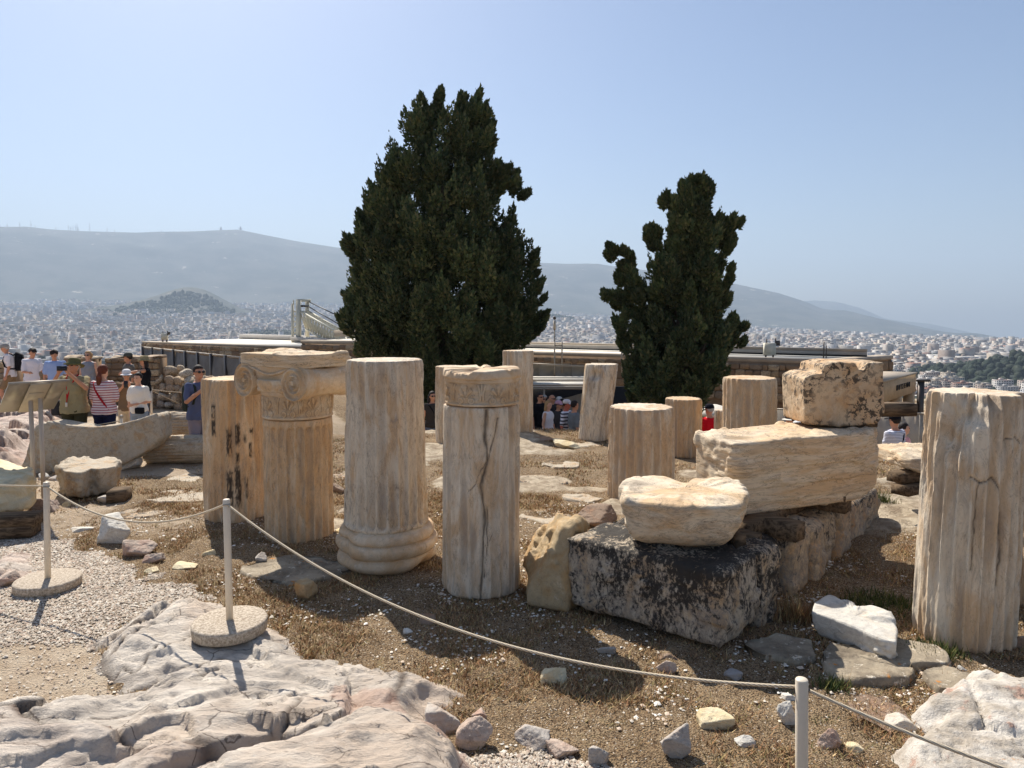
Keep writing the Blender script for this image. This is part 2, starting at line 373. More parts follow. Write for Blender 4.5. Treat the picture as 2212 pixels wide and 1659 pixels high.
def mat_paving():
    t = NT('lichened_paving', 0.9, 0.2); v = t.coord()
    c = t.mix(t.ramp(t.noise(v, 3.5, 7, 0.7), 0.35, 0.65), lin(120, 108, 92), lin(172, 158, 136))
    c = t.mix(t.ramp(t.noise(v, 12, 6, 0.7), 0.58, 0.66), c, lin(216, 204, 184))
    c = t.mix(t.ramp(t.noise(v, 5.5, 6, 0.7), 0.63, 0.69), c, lin(198, 132, 62))
    c = t.mix(t.ramp(t.noise(v, 8.0, 6, 0.75), 0.64, 0.72), c, lin(74, 66, 58))
    t.color(c); t.bump(t.noise(v, 22, 8, 0.7), 0.9, 0.02); return t.m
M['paving'] = mat_paving()
def mat_lichslab():
    t = NT('orange_lichened_rock', 0.9, 0.2); v = t.coord()
    c = t.mix(t.ramp(t.noise(v, 5, 7, 0.7), 0.35, 0.65), lin(176, 164, 148), lin(216, 208, 196))
    c = t.mix(t.ramp(t.noise(v, 3.0, 6, 0.7), 0.55, 0.62), c, lin(190, 158, 140))
    c = t.mix(t.ramp(t.noise(v, 9, 7, 0.75), 0.60, 0.68), c, lin(110, 98, 88))
    c = t.mix(t.math('MULTIPLY', t.ramp(t.noise(v, 3.4, 7, 0.75, 0.5), 0.62, 0.66), 0.9), c, lin(206, 138, 62))
    t.color(c); t.bump(t.noise(v, 20, 8, 0.7), 1.0, 0.025); return t.m
M['lichslab'] = mat_lichslab()
def mat_bedrock():
    t = NT('bedrock_limestone', 0.85, 0.25); v = t.coord((1, 1, 1), False); s1 = t.coord((1.2, 3.2, 2.0), False)
    c = t.mix(t.ramp(t.noise(s1, 1.5, 7, 0.65, 0.4), 0.38, 0.62), lin(192, 180, 166), lin(226, 214, 198))
    c = t.mix(t.math('MULTIPLY', t.ramp(t.noise(v, 0.9, 5, 0.6), 0.5, 0.68), 0.75), c, lin(208, 186, 164))
    c = t.mix(t.math('MULTIPLY', t.ramp(t.noise(s1, 6, 8, 0.75, 0.6), 0.55, 0.7), 0.6), c, lin(150, 140, 130))
    c = t.mix(t.math('MULTIPLY', t.ramp(t.noise(v, 26, 5, 0.7), 0.6, 0.7), 0.4), c, lin(226, 220, 210))
    wv = t.n('ShaderNodeTexNoise'); t.l(v, wv.inputs['Vector']); wv.inputs['Scale'].default_value = 2.5; wv.inputs['Detail'].default_value = 6
    va = t.n('ShaderNodeVectorMath', operation='MULTIPLY_ADD'); t.l(wv.outputs['Color'], va.inputs[0]); va.inputs[1].default_value = (.35, .35, .35); t.l(t.coord((1.0, 2.4, 1.5), False), va.inputs[2])
    fz = t.ramp(t.voro(va.outputs[0], 1.9, 'DISTANCE_TO_EDGE'), 0.002, 0.016, 1, 0); fz = t.math('MULTIPLY', fz, t.ramp(t.noise(v, 1.7, 3), .46, .58))
    c = t.mix(t.math('MULTIPLY', fz, .75), c, lin(88, 74, 64)); c = t.mix(t.math('MULTIPLY', t.ramp(t.noise(v, 3.5, 8, .75), .52, .68), .5), c, lin(156, 144, 132))
    d = t.attr('dirt'); c = t.mix(d, c, lin(84, 70, 60)); p = t.attr('pink'); c = t.mix(p, c, lin(178, 132, 112))
    t.color(c); t.bump(t.math('ADD', t.noise(s1, 7, 10, 0.74), t.math('MULTIPLY', t.noise(v, 40, 5, 0.7), 0.3)), 0.85, 0.045); return t.m
M['bedrock'] = mat_bedrock()
def mat_ground():
    t = NT('site_ground', 0.95, 0.1); v = t.coord((1, 1, 1), False); z = t.attr('zone', 'Vector'); zx, zy, zz = t.sep(z)
    soil = t.mix(t.ramp(t.noise(v, 2.5, 7, 0.7), 0.35, 0.65), lin(134, 114, 90), lin(176, 154, 124))
    soil = t.mix(t.ramp(t.noise(v, 30, 6, 0.7), 0.52, 0.66), soil, lin(80, 64, 48))
    soil = t.mix(t.math('MULTIPLY', t.ramp(t.noise(v, 5.0, 5, 0.6), 0.58, 0.7), 0.5), soil, lin(112, 104, 62))
    lv = t.n('ShaderNodeTexVoronoi'); t.l(v, lv.inputs['Vector']); lv.inputs['Scale'].default_value = 130; lr = t.sep(lv.outputs['Color'])
    soil = t.mix(t.ramp(lr[0], .55, .9), soil, lin(168, 140, 106)); soil = t.mix(t.ramp(lr[1], .6, .9), soil, lin(92, 72, 54)); soil = t.mix(t.ramp(lr[2], .975, .98), soil, lin(226, 214, 196))
    sand = t.mix(t.ramp(t.noise(v, 3.0, 6, 0.65), 0.35, 0.65), lin(206, 188, 164), lin(186, 164, 138))
    peb = t.n('ShaderNodeTexVoronoi'); t.l(v, peb.inputs['Vector']); peb.inputs['Scale'].default_value = 85
    gr = t.mix(t.ramp(t.sep(peb.outputs['Color'])[0], 0.1, 0.9), lin(172, 160, 144), lin(222, 214, 200))
    gr = t.mix(t.ramp(peb.outputs['Distance'], 0.35, 0.7), gr, lin(140, 118, 94))
    rk = t.mix(t.ramp(t.noise(v, 4, 8, 0.7), 0.38, 0.62), lin(164, 146, 124), lin(212, 196, 170))
    rk = t.mix(t.ramp(t.noise(v, 11, 7, 0.72), 0.56, 0.68), rk, lin(122, 106, 90))
    br = t.noise(v, 6, 6, 0.7)
    def m3(base, w, c): return t.mix(t.ramp(t.math('ADD', w, t.math('MULTIPLY', t.math('SUBTRACT', br, 0.5), 0.9)), 0.35, 0.6), base, c)
    c = m3(soil, zy, sand); c = m3(c, zx, gr); c = m3(c, zz, rk)
    t.color(c); t.bump(t.math('ADD', t.math('MULTIPLY', peb.outputs['Distance'], 0.5), t.noise(v, 24, 8, 0.75)), 1.0, 0.03); return t.m
M['ground'] = mat_ground()
def mat_islands(name, cols, rough=0.9, spec=0.2, noise=0):
    """colour picked per loose piece from a list of equal shares"""
    t = NT(name, rough, spec); r = t.island(); cr = t.n('ShaderNodeValToRGB'); cr.color_ramp.interpolation = 'CONSTANT'
    e = cr.color_ramp.elements
    while len(e) < len(cols): e.new(0.5)
    for k, c in enumerate(cols): e[k].position = k / len(cols); e[k].color = c
    t.l(r, cr.inputs[0]); t.color(cr.outputs[0]); return t
M['gravel'] = mat_islands('gravel_pebbles', [lin(200, 188, 172), lin(180, 167, 151), lin(216, 206, 190), lin(158, 142, 127), lin(190, 173, 152), lin(180, 157, 138)]).m
M['pebble'] = mat_islands('white_pebbles', [lin(236, 230, 218), lin(214, 204, 188), lin(226, 214, 196), lin(206, 186, 164)]).m
M['straw'] = mat_islands('dry_grass_blades', [lin(184, 150, 108), lin(150, 116, 82), lin(212, 184, 138), lin(130, 102, 74), lin(170, 130, 92), lin(152, 138, 92), lin(162, 120, 86), lin(126, 110, 74)]).m
M['green'] = mat_islands('green_weed_blades', [lin(70, 82, 42), lin(92, 98, 52), lin(58, 72, 40), lin(118, 112, 66)]).m
def mat_foliage(name, cols, obj=False):
    t = mat_islands(name, cols, 0.75, 0.12); b0 = t.b.inputs['Base Color'].links[0].from_socket; t.color(t.mix(t.attr('tone'), t.mix(1.0, b0, (.62, .66, .66, 1), 'MULTIPLY'), t.mix(1.0, b0, (1.42, 1.48, 1.32, 1), 'MULTIPLY')))
    return t.m
M['cypress'] = mat_foliage('cypress_foliage', [lin(74, 86, 58), lin(90, 98, 64), lin(64, 78, 56), lin(98, 100, 68), lin(80, 88, 60), lin(108, 104, 74)])
M['pine'] = mat_foliage('distant_tree_foliage', [lin(48, 60, 44), lin(58, 68, 50), lin(42, 53, 40), lin(64, 70, 54)])
M['bark'] = plain('cypress_bark', lin(92, 78, 64), 0.95, var=0.3)
def mat_wood():
    t = NT('weathered_timber', 0.9, 0.15); v = t.coord((1.5, 14, 14)); f = t.noise(v, 2.2, 6, 0.65, 0.4)
    t.color(t.mix(t.ramp(f, 0.35, 0.65), lin(70, 58, 46), lin(126, 106, 84))); t.bump(f, 0.5, 0.01); return t.m
M['wood'] = mat_wood()
M['pole'] = plain('painted_pole', lin(222, 208, 186), 0.4, 0.0, 0.45, var=0.04, scale=5)
def mat_concrete():
    t = NT('pebbled_concrete', 0.9, 0.2); v = t.coord(); x = t.noise(v, 60, 4, 0.7)
    t.color(t.mix(t.ramp(x, 0.35, 0.65), lin(150, 134, 116), lin(204, 190, 170))); t.bump(x, 0.5, 0.01); return t.m
M['concrete'] = mat_concrete()
def mat_rope():
    t = NT('cream_rope', 0.85, 0.2); v = t.coord((1, 1, 1)); w = t.n('ShaderNodeTexWave', bands_direction='DIAGONAL'); t.l(v, w.inputs[0]); w.inputs['Scale'].default_value = 55
    t.color(t.mix(w.outputs['Fac'], lin(176, 158, 132), lin(220, 206, 182))); t.bump(w.outputs['Fac'], 0.4, 0.003); return t.m
M['rope'] = mat_rope()
M['steel'] = plain('dark_steel', lin(90, 84, 80), 0.45, 0.8)
M['galv'] = plain('galvanised_steel', lin(172, 162, 148), 0.5, 0.4, var=0.08)
M['sign'] = plain('brushed_sign_panel', lin(152, 145, 134), 0.4, 0.6, var=0.12, scale=3)
M['signmid'] = plain('sign_centre_plate', lin(182, 170, 150), 0.45, 0.2, var=0.06)
M['signprint'] = plain('sign_front_print', lin(206, 196, 176), 0.6, var=0.1)
M['signpost'] = plain('sign_post_paint', lin(190, 178, 164), 0.5)
M['wallstone'] = None
def mat_wallstone(name, cols, mortar=None):
    t = NT(name, 0.92, 0.15); r = t.objrand(); v = t.coord(); cr = t.n('ShaderNodeValToRGB'); cr.color_ramp.interpolation = 'CONSTANT'; e = cr.color_ramp.elements
    while len(e) < len(cols): e.new(0.5)
    for k, c in enumerate(cols): e[k].position = k / len(cols); e[k].color = c
    t.l(r, cr.inputs[0]); f = t.noise(v, 5, 6, 0.7)
    c = t.mix(t.ramp(f, 0.35, 0.7), cr.outputs[0], tuple(x * 0.72 for x in lin(150, 130, 108)[:3]) + (1,)); t.color(c); t.bump(f, 0.7, 0.03); return t.m
M['wallstone'] = mat_wallstone('wall_facing_stone', [lin(176, 152, 120), lin(150, 124, 96), lin(196, 176, 146), lin(134, 110, 88), lin(164, 136, 106), lin(146, 130, 112)])
M['mortar'] = plain('wall_mortar', lin(138, 112, 86), 0.95, var=0.2, scale=3)
M['rubble'] = mat_wallstone('rubble_stone', [lin(220, 202, 176), lin(200, 180, 154), lin(226, 212, 190), lin(188, 166, 142), lin(210, 186, 156), lin(196, 182, 166)])
M['coping'] = plain('cast_coping', lin(168, 154, 136), 0.8, var=0.12, scale=2)
M['roofwhite'] = plain('white_roof_screed', lin(230, 222, 206), 0.8, var=0.06, scale=1.5)
M['roofgrey'] = plain('roof_upstand', lin(176, 170, 162), 0.6, var=0.08, scale=2)
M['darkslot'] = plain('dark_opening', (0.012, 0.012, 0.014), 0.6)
M['stonecladding'] = plain('canopy_stone', lin(186, 160, 126), 0.85, var=0.10, scale=4)
M['letter'] = plain('dark_lettering', (0.02, 0.018, 0.016), 0.6)
M['mesh'] = plain('grey_hoarding_sheet', lin(104, 104, 104), 0.75, var=0.16, scale=2.5)
M['tarp'] = plain('pale_tarpaulin', lin(150, 148, 142), 0.7, var=0.1, scale=2)
M['tarpwhite'] = plain('white_canvas', lin(220, 212, 198), 0.75, var=0.06)
M['crane'] = plain('cream_crane_paint', lin(204, 198, 178), 0.5, var=0.05)
M['cable'] = plain('steel_cable', lin(60, 62, 70), 0.5)
def mat_glass():
    t = NT('tinted_fence_panel', 0.15, 0.5); t.b.inputs['Base Color'].default_value = lin(186, 178, 166)
    t.b.inputs['Alpha'].default_value = 0.5; return t.m
M['panel'] = mat_glass()
# ---------------------------------------------------------------- terrain, hills and the city
def px2az(x): return np.arctan((np.asarray(x, float) - PX0) / F0)
def prof(pts):
    xs = px2az([p[0] for p in pts]); tn = (680.0 - np.array([p[1] for p in pts], float)) / F0 * np.cos(xs)
    return lambda az: np.interp(az, xs, tn)
RIDGE = prof([(-1500, 560), (-600, 512), (0, 497), (60, 495), (120, 500), (300, 506), (420, 503), (520, 498), (560, 506), (640, 522), (740, 538), (850, 548), (1000, 558), (1160, 568), (1310, 576), (1450, 592), (1575, 613), (1680, 634), (1741, 653), (1775, 668), (1925, 692), (2041, 716), (2125, 728), (2212, 734), (2700, 742), (4000, 746)])
RIDGE2 = prof([(900, 760), (1600, 690), (1700, 655), (1735, 651), (1761, 649), (1808, 653), (1858, 666), (1915, 690), (2008, 700), (2091, 718), (2175, 738), (2212, 741), (2400, 735), (2700, 744), (4000, 750)])
CITYLIM = prof([(-1500, 660), (0, 656), (200, 658), (550, 660), (700, 668), (1160, 680), (1300, 686), (1575, 712), (1700, 716), (1800, 720), (2000, 731), (2212, 738), (2700, 745), (4000, 748)])
def site_drop(x, y):
    """level of the rock top outside the excavated court"""
    r = np.hypot(x, y); return -90 * ss(48, 300, r)
def terrain(x, y):
    r = np.hypot(x, y) + 1e-6; az = np.arctan2(x, y); aa = np.abs(az)
    zc = CITYLIM(az) * 5600 + CAMZ; zr = RIDGE(az) * 8600 + CAMZ; z2 = RIDGE2(az) * 12500 + CAMZ
    back = ss(1.35, 2.0, aa)
    zc = zc * (1 - back) - 95 * back; zr = zr * (1 - back) - 95 * back; z2 = z2 * (1 - back) - 95 * back
    plain_ = -88 + (zc + 88) * np.clip((r - 1500) / 4100, 0, 1) ** 1.25
    m = ss(5500, 8600, r) ** 1.15; z = plain_ * (1 - m) + zr * m
    m2 = ss(8600, 10200, r); valley = np.minimum(zr, z2) - 140; z = np.where(r > 8600, zr * (1 - m2) + valley * m2, z)
    m3 = ss(10200, 12500, r); z = np.where(r > 10200, valley * (1 - m3) + z2 * m3, z)
    m4 = ss(12500, 17000, r); z = np.where(r > 12500, z2 * (1 - m4) + (-95) * m4, z)
    P = xy3(x.ravel() / 1400, y.ravel() / 1400); g = (ridged(P, 3, 5) - 0.4).reshape(x.shape)
    z = z + g * 75 * ss(5600, 7200, r) * (1 - ss(8000, 8600, r)) + g * 10 * ss(8400, 8600, r) * (1 - ss(10000, 11000, r))
    def bump(px, d, h, w1, w2, p=1.0):
        a = float(px2az(px)); cx, cy = d * sin(a), d * cos(a); ux, uy = cos(a), -sin(a)
        dx, dy = x - cx, y - cy; q = ((dx * ux + dy * uy) / w1) ** 2 + ((dx * uy - dy * ux) / w2) ** 2
        return h * np.exp(-q ** p)
    z = z + bump(425, 4000, 105, 190, 300) + bump(330, 4050, 60, 330, 300) + bump(2400, 1080, 46, 150, 130) + bump(700, 6400, 60, 400, 500) + bump(1170, 3900, 35, 200, 250)
    return np.where(r < 330, np.minimum(z, 0) * ss(48, 300, r) - 3.0 * (1 - ss(60, 120, r)), z)
def wooded(x, y):
    """true where hills and parks keep the houses out"""
    r = np.hypot(x, y); a = np.arctan2(x, y); w = np.zeros(x.shape, bool)
    for px, d, w1, w2 in ((425, 4000, 330, 420), (300, 4050, 330, 350), (2400, 1080, 205, 180), (1170, 3950, 230, 220), (285, 1250, 65, 110), (610, 2300, 110, 200), (1560, 3200, 160, 90), (930, 2600, 200, 120), (1980, 1900, 90, 60)):
        c = float(px2az(px)); cx, cy = d * sin(c), d * cos(c); ux, uy = cos(c), -sin(c); dx, dy = x - cx, y - cy
        w |= ((dx * ux + dy * uy) / w1) ** 2 + ((dx * uy - dy * ux) / w2) ** 2 < 1
    return w
azs = np.concatenate([np.linspace(-180, -62, 40)[:-1], np.linspace(-62, 62, 300), np.linspace(62, 180, 40)[1:]]) * pi / 180
rs = np.concatenate([[5], np.geomspace(40, 5000, 70), np.geomspace(5150, 12700, 80)])
RR, AA = np.meshgrid(rs, azs, indexing='ij'); TX, TY = RR * np.sin(AA), RR * np.cos(AA)
TZ = terrain(TX, TY)
def mat_terrain():
    t = NT('valley_and_hills', 0.95, 0.1); v = t.coord((1, 1, 1), False); q = t.noise(v, 0.004, 8, 0.65); q2 = t.noise(v, 0.02, 6, 0.7)
    c = t.mix(t.ramp(q, 0.4, 0.6), lin(58, 64, 58), lin(86, 86, 78)); c = t.mix(t.math('MULTIPLY', t.ramp(q2, 0.56, 0.7), 0.7), c, lin(54, 64, 50))
    c = t.mix(t.math('MULTIPLY', t.ramp(t.noise(v, 0.006, 7, 0.7), 0.62, 0.70), 0.8), c, lin(206, 192, 172))
    r = t.attr('town'); st = t.mix(t.ramp(t.noise(v, 0.05, 5, 0.7), 0.4, 0.6), lin(112, 106, 98), lin(150, 142, 132)); c = t.mix(r, c, st)
    t.color(c); return t.m
M['terrain'] = mat_terrain()
o = mk('terrain', np.stack([TX, TY, TZ], -1).reshape(-1, 3), grid_faces(len(rs), len(azs)), M['terrain'], origin=(0, 0, 0),
       attr={'town': (ss(420, 700, RR) * (1 - ss(5200, 5800, RR)) * ~wooded(TX, TY)).ravel()})
struct(o)
rng = np.random.default_rng(5)
def terr(x, y): return terrain(np.atleast_1d(x).astype(float), np.atleast_1d(y).astype(float))
# apartment blocks: the 300 nearest as things, the rest as one mass
def mat_city(name, bands=True, obj=False):
    t = NT(name, 0.8, 0.25); r = t.objrand() if obj else t.island(); cr = t.n('ShaderNodeValToRGB'); cr.color_ramp.interpolation = 'CONSTANT'
    cols = [lin(214, 208, 198), lin(196, 188, 176), lin(226, 220, 210), lin(206, 190, 168), lin(180, 170, 158), lin(220, 206, 184), lin(200, 180, 164), lin(190, 188, 186), lin(168, 150, 136), lin(232, 228, 220)]
    e = cr.color_ramp.elements
    while len(e) < len(cols): e.new(0.5)
    for k, c in enumerate(cols): e[k].position = k / len(cols); e[k].color = c
    t.l(r, cr.inputs[0]); c = cr.outputs[0]
    ge = t.n('ShaderNodeNewGeometry'); nz = t.sep(ge.outputs['Normal'])[2]; px, py, pz = t.sep(ge.outputs['Position'])
    c = t.mix(1.0, c, (.72, .72, .74, 1), 'MULTIPLY')
    if bands:
        fl = t.math('FRACT', t.math('MULTIPLY', pz, 1 / 3.2)); win = t.ramp(fl, 0.40, 0.44); win = t.math('MULTIPLY', win, t.ramp(fl, 0.88, 0.92, 1, 0))
        hz = t.math('FRACT', t.math('MULTIPLY', t.math('ADD', px, t.math('MULTIPLY', py, 0.83)), 0.21)); win = t.math('MULTIPLY', win, t.ramp(hz, 0.28, 0.32))
        side = t.ramp(t.math('ABSOLUTE', nz), 0.3, 0.5, 1, 0); c = t.mix(t.math('MULTIPLY', t.math('MULTIPLY', win, side), 0.78), c, lin(74, 76, 80))
    rf = t.ramp(nz, 0.6, 0.8); rr = t.math('FRACT', t.math('MULTIPLY', r, 17.3)); roof = t.mix(rr, lin(150, 142, 132), lin(216, 210, 200))
    roof = t.mix(t.ramp(rr, 0.86, 0.88), roof, lin(176, 112, 84)); roof = t.mix(t.ramp(t.noise(ge.outputs['Position'], 0.25, 3), 0.55, 0.62), roof, lin(120, 114, 108))
    t.color(t.mix(rf, c, roof)); return t.m
M['city'] = mat_city('city_buildings'); M['cityobj'] = mat_city('apartment_wall', False, True)
M['window'] = plain('window_glass_dark', lin(66, 70, 76), 0.3, spec=0.5); M['balcony'] = plain('balcony_slab', lin(222, 216, 206), 0.8)
def bldgs(n, r0, r1, pw, azr, smin, smax, hmin, hmax):
    u = rng.random(n); r = (r0 ** pw + u * (r1 ** pw - r0 ** pw)) ** (1 / pw); a = (rng.random(n) * 2 - 1) * azr
    x, y = r * np.sin(a), r * np.cos(a); s1 = rng.uniform(smin, smax, n); s2 = rng.uniform(smin, smax, n); h = rng.uniform(hmin, hmax, n)
    big = rng.random(n) < 0.06; s1 = np.where(big, s1 * 1.9, s1); h = np.where(rng.random(n) < 0.05, h * 1.5, h)
    d = fbm(xy3(x / 900, y / 900), 77, 2); rot = np.round(d * 3) * 0.5 + rng.normal(0, 0.05, n)
    return x, y, s1, s2, h, rot, r, a
G = Geo(); tot = 0
for (n, r0, r1, smin, smax, hmin, hmax) in ((3000, 560, 1250, 9, 17, 9, 17), (12000, 1250, 2700, 10, 21, 11, 22), (9000, 2700, 4300, 14, 28, 12, 24), (5200, 4300, 5900, 16, 32, 10, 20)):
    x, y, s1, s2, h, rot, r, a = bldgs(n, r0, r1, 2, 0.72, smin, smax, hmin, hmax)
    ok = ~wooded(x, y) & ~((r < 1050) & (a > .44) & (a < .66)) & ~((r > 1000) & (r < 1400) & (a < -.35) & (a > -.66)) & ((r < 4700) | (fbm(xy3(x / 500, y / 500), 31, 3) + (5900 - r) / 900 > 0.35)); x, y, s1, s2, h, rot = (q[ok] for q in (x, y, s1, s2, h, rot))
    z = terr(x, y); n = len(x)
    u = np.array([[-1, -1], [1, -1], [1, 1], [-1, 1]]) * 0.5
    lx, ly = u[None, :, 0] * s1[:, None], u[None, :, 1] * s2[:, None]; cx = x[:, None] + lx * np.cos(rot)[:, None] - ly * np.sin(rot)[:, None]; cy = y[:, None] + lx * np.sin(rot)[:, None] + ly * np.cos(rot)[:, None]
    V = np.zeros((n, 8, 3)); V[:, :4, 0] = V[:, 4:, 0] = cx; V[:, :4, 1] = V[:, 4:, 1] = cy; V[:, :4, 2] = (z - 6)[:, None]; V[:, 4:, 2] = (z + h)[:, None]
    F = (QB[1:][None] + (np.arange(n) * 8)[:, None, None]).reshape(-1, 4); G.add(V.reshape(-1, 3), F)
    k = rng.random(n) < (0.4 if r0 < 2000 else .1); n2 = k.sum(); V2 = V[k].copy(); c = V2[:, 4:].mean(1, keepdims=True); V2[:, 4:, :2] = c[..., :2] + (V2[:, 4:, :2] - c[..., :2]) * 0.35 + rng.uniform(-2, 2, (n2, 1, 2)); V2[:, :4] = V2[:, 4:]; V2[:, 4:, 2] += 3
    G.add(V2.reshape(-1, 3), (QB[1:][None] + (np.arange(n2) * 8)[:, None, None]).reshape(-1, 4))
o = G.mk('city_blocks', M['city'], smooth=False, origin=(0, 0, -90)); o['kind'] = 'stuff'; o['label'] = 'mass of pale flat-roofed city blocks filling the valley'
def apartment_mesh(k):
    q = random.Random(100 + k); g = Geo(); w, d, nf = q.uniform(13, 24), q.uniform(11, 18), q.choice([4, 5, 5, 6, 6, 7]); h = nf * 3.1 + 1
    if k == 0: w, d, nf, h = 52, 24, 6, 20
    if k == 1: w, d, nf, h = 16, 14, 10, 33
    g.add(boxv((0, 0, h / 2 - 4), (w, d, h + 8)), QB); pt = 0.3
    for sx, sy, ww, dd in ((0, -1, w, pt), (0, 1, w, pt), (-1, 0, pt, d - 2 * pt), (1, 0, pt, d - 2 * pt)): g.add(boxv((sx * (w - pt) / 2, sy * (d - pt) / 2, h + 0.4), (ww, dd, 0.8)), QB)
    g.add(boxv((q.uniform(-w / 4, w / 4), q.uniform(-2, 2), h + 1.5), (q.uniform(4, 6), q.uniform(3, 5), 3)), QB)
    for f in range(nf):
        z = 1.2 + f * 3.1 + 1.5
        if k == 0: g.add(boxv((0, -d / 2, z), (w * 0.94, 0.3, 1.5)), QB, 1); g.add(boxv((-w / 2, 0, z), (0.3, d * 0.9, 1.5)), QB, 1); g.add(boxv((w / 2, 0, z), (0.3, d * 0.9, 1.5)), QB, 1); continue
        nw = max(2, int(w / 3.6))
        for j in range(nw): g.add(boxv((-w / 2 + (j + 0.5) * w / nw, -d / 2, z), (w / nw * 0.55, 0.3, 1.7)), QB, 1)
        for j in range(3):
            for s in (-1, 1): g.add(boxv((s * w / 2, -d / 2 + (j + 0.5) * d / 3, z), (0.3, d / 3 * 0.45, 1.6)), QB, 1)
        if k % 3 != 1: g.add(boxv((0, -d / 2 - 0.75, z - 1.35), (w * (0.9 if k % 2 else 0.6), 1.5, 0.9)), QB, 2)
    V, F = g.arrays(); me = mesh('apartment_block', V, F, False, None, np.concatenate(g.M))
    for m in ('cityobj', 'window', 'balcony'): me.materials.append(M[m])
    return me
AM = [apartment_mesh(k) for k in range(12)]
named = [('apartment_block', 0, 118, 772, 1020, 0.1, 'long pale office block with horizontal window bands below the people at the low wall'),
         ('apartment_block', 1, 175, 745, 1100, 0.3, 'tall narrow cream tower block rising behind the long office block')]
def put_block(me, x, y, rz, lab, grp, s=1.0):
    o = bpy.data.objects.new('apartment_block', me); COL.objects.link(o); o.location = (x, y, float(terr(x, y)[0])); o.rotation_euler = (0, 0, rz); o.scale = (s, s, s)
    return tag(o, lab, 'building', grp)
for nm, k, px, py, d, rz, lab in named:
    p = aty(px, py, d); put_block(AM[k], p[0], p[1], rz, lab, None)
x, y, s1, s2, h, rot, r, a = bldgs(4200, 590, 1400, 2, 0.66, 10, 20, 10, 20)
o1 = np.where(~wooded(x, y) & (a > .44) & (r < 1050))[0][:196]; o2 = np.where(~wooded(x, y) & (a < -.35) & (r > 1000))[0][:100]; ok = np.concatenate([o1, o2])
for i in ok: put_block(AM[2 + i % 10], x[i], y[i], rot[i], 'pale flat-roofed apartment block in the city below the rock', 'nearest apartment blocks of the city', .72)
# trees of parks, wooded hills and streets
def blob_trees(pts, rad, name, label, n=10, mat='pine'):
    D, F = csphere(2); D = D / np.linalg.norm(D, axis=1)[:, None]; m = len(D); k = len(pts)
    S = np.stack([rad, rad, rad * rng.uniform(0.9, 1.7, k)], -1); J = 1 + rng.uniform(-0.3, 0.3, (k, m, 1))
    V = pts[:, None, :] + D[None] * S[:, None, :] * J; V[:, :, 2] += S[:, None, 2] * 0.6
    o = mk(name, V.reshape(-1, 3), (F[None] + (np.arange(k) * m)[:, None, None]).reshape(-1, 4), M[mat], smooth=True, kind='stuff'); o['label'] = label; return o
def wood_patch(px, d, w1, w2, n, rad, name, label):
    c = float(px2az(px)); q = rng.random(n) ** 0.5; th = rng.random(n) * 2 * pi; u, v = q * np.cos(th) * w1, q * np.sin(th) * w2
    x = d * sin(c) + u * cos(c) + v * sin(c); y = d * cos(c) - u * sin(c) + v * cos(c); z = terr(x, y)
    blob_trees(np.stack([x, y, z], -1), rng.uniform(0.7, 1.3, n) * rad, name, label)
wood_patch(2400, 1080, 200, 180, 1500, 4.5, 'wooded_hill_trees', 'dark pine wood covering the low hill beyond the tallest fluted drum')
wood_patch(285, 1250, 60, 105, 420, 4.5, 'park_trees', 'dark grove of trees in the city beside the hoarding')
wood_patch(610, 2300, 110, 200, 420, 6, 'grove_trees', 'dark grove beside the crane tower')
wood_patch(360, 3700, 300, 170, 700, 8, 'hill_foot_trees', 'dark wood along the foot of the bare round hill')
wood_patch(1170, 3950, 210, 200, 300, 8, 'distant_grove_trees', 'dark hill grove seen between the two cypresses')
wood_patch(930, 2600, 190, 110, 200, 6, 'valley_trees', 'grove of trees in the valley behind the cypress')
n = 1700; r = np.sqrt(rng.uniform(600 ** 2, 3600 ** 2, n)); a = rng.uniform(-0.7, 0.7, n); x, y = r * np.sin(a), r * np.cos(a)
blob_trees(np.stack([x, y, terr(x, y) + 5], -1), rng.uniform(3.5, 7, n), 'street_trees', 'street trees scattered among the city blocks')
# masts on the ridge
for k, (px, h) in enumerate([(8, 46), (24, 50), (51, 60), (75, 80), (84, 38), (128, 40), (155, 70), (160, 52), (165, 60), (171, 75), (174, 80), (176, 48), (201, 95), (238, 52), (254, 30), (354, 32), (482, 40), (524, 45), (1297, 26), (2008, 44)]):
    rr_ = 8600 if k < 19 else 12500; a = float(px2az(px)); x, y = rr_ * sin(a), rr_ * cos(a); z = float(terr(x, y)[0]); g = Geo()
    w = 3.0 if px not in (482, 524) else 14
    g.add(*tube([(x, y, z - 5), (x, y, z + h * 0.6), (x, y, z + h)], [w, w * 0.7, w * 0.45], 5)); g.add(boxv((x, y, z + h * 0.5), (w * 2.6, w * 2.6, h * 0.06)), QB)
    tag(g.mk('radio_mast', M['galv'], smooth=False), 'thin radio mast standing on the hazy mountain ridge', 'mast', 'radio masts along the mountain ridge')
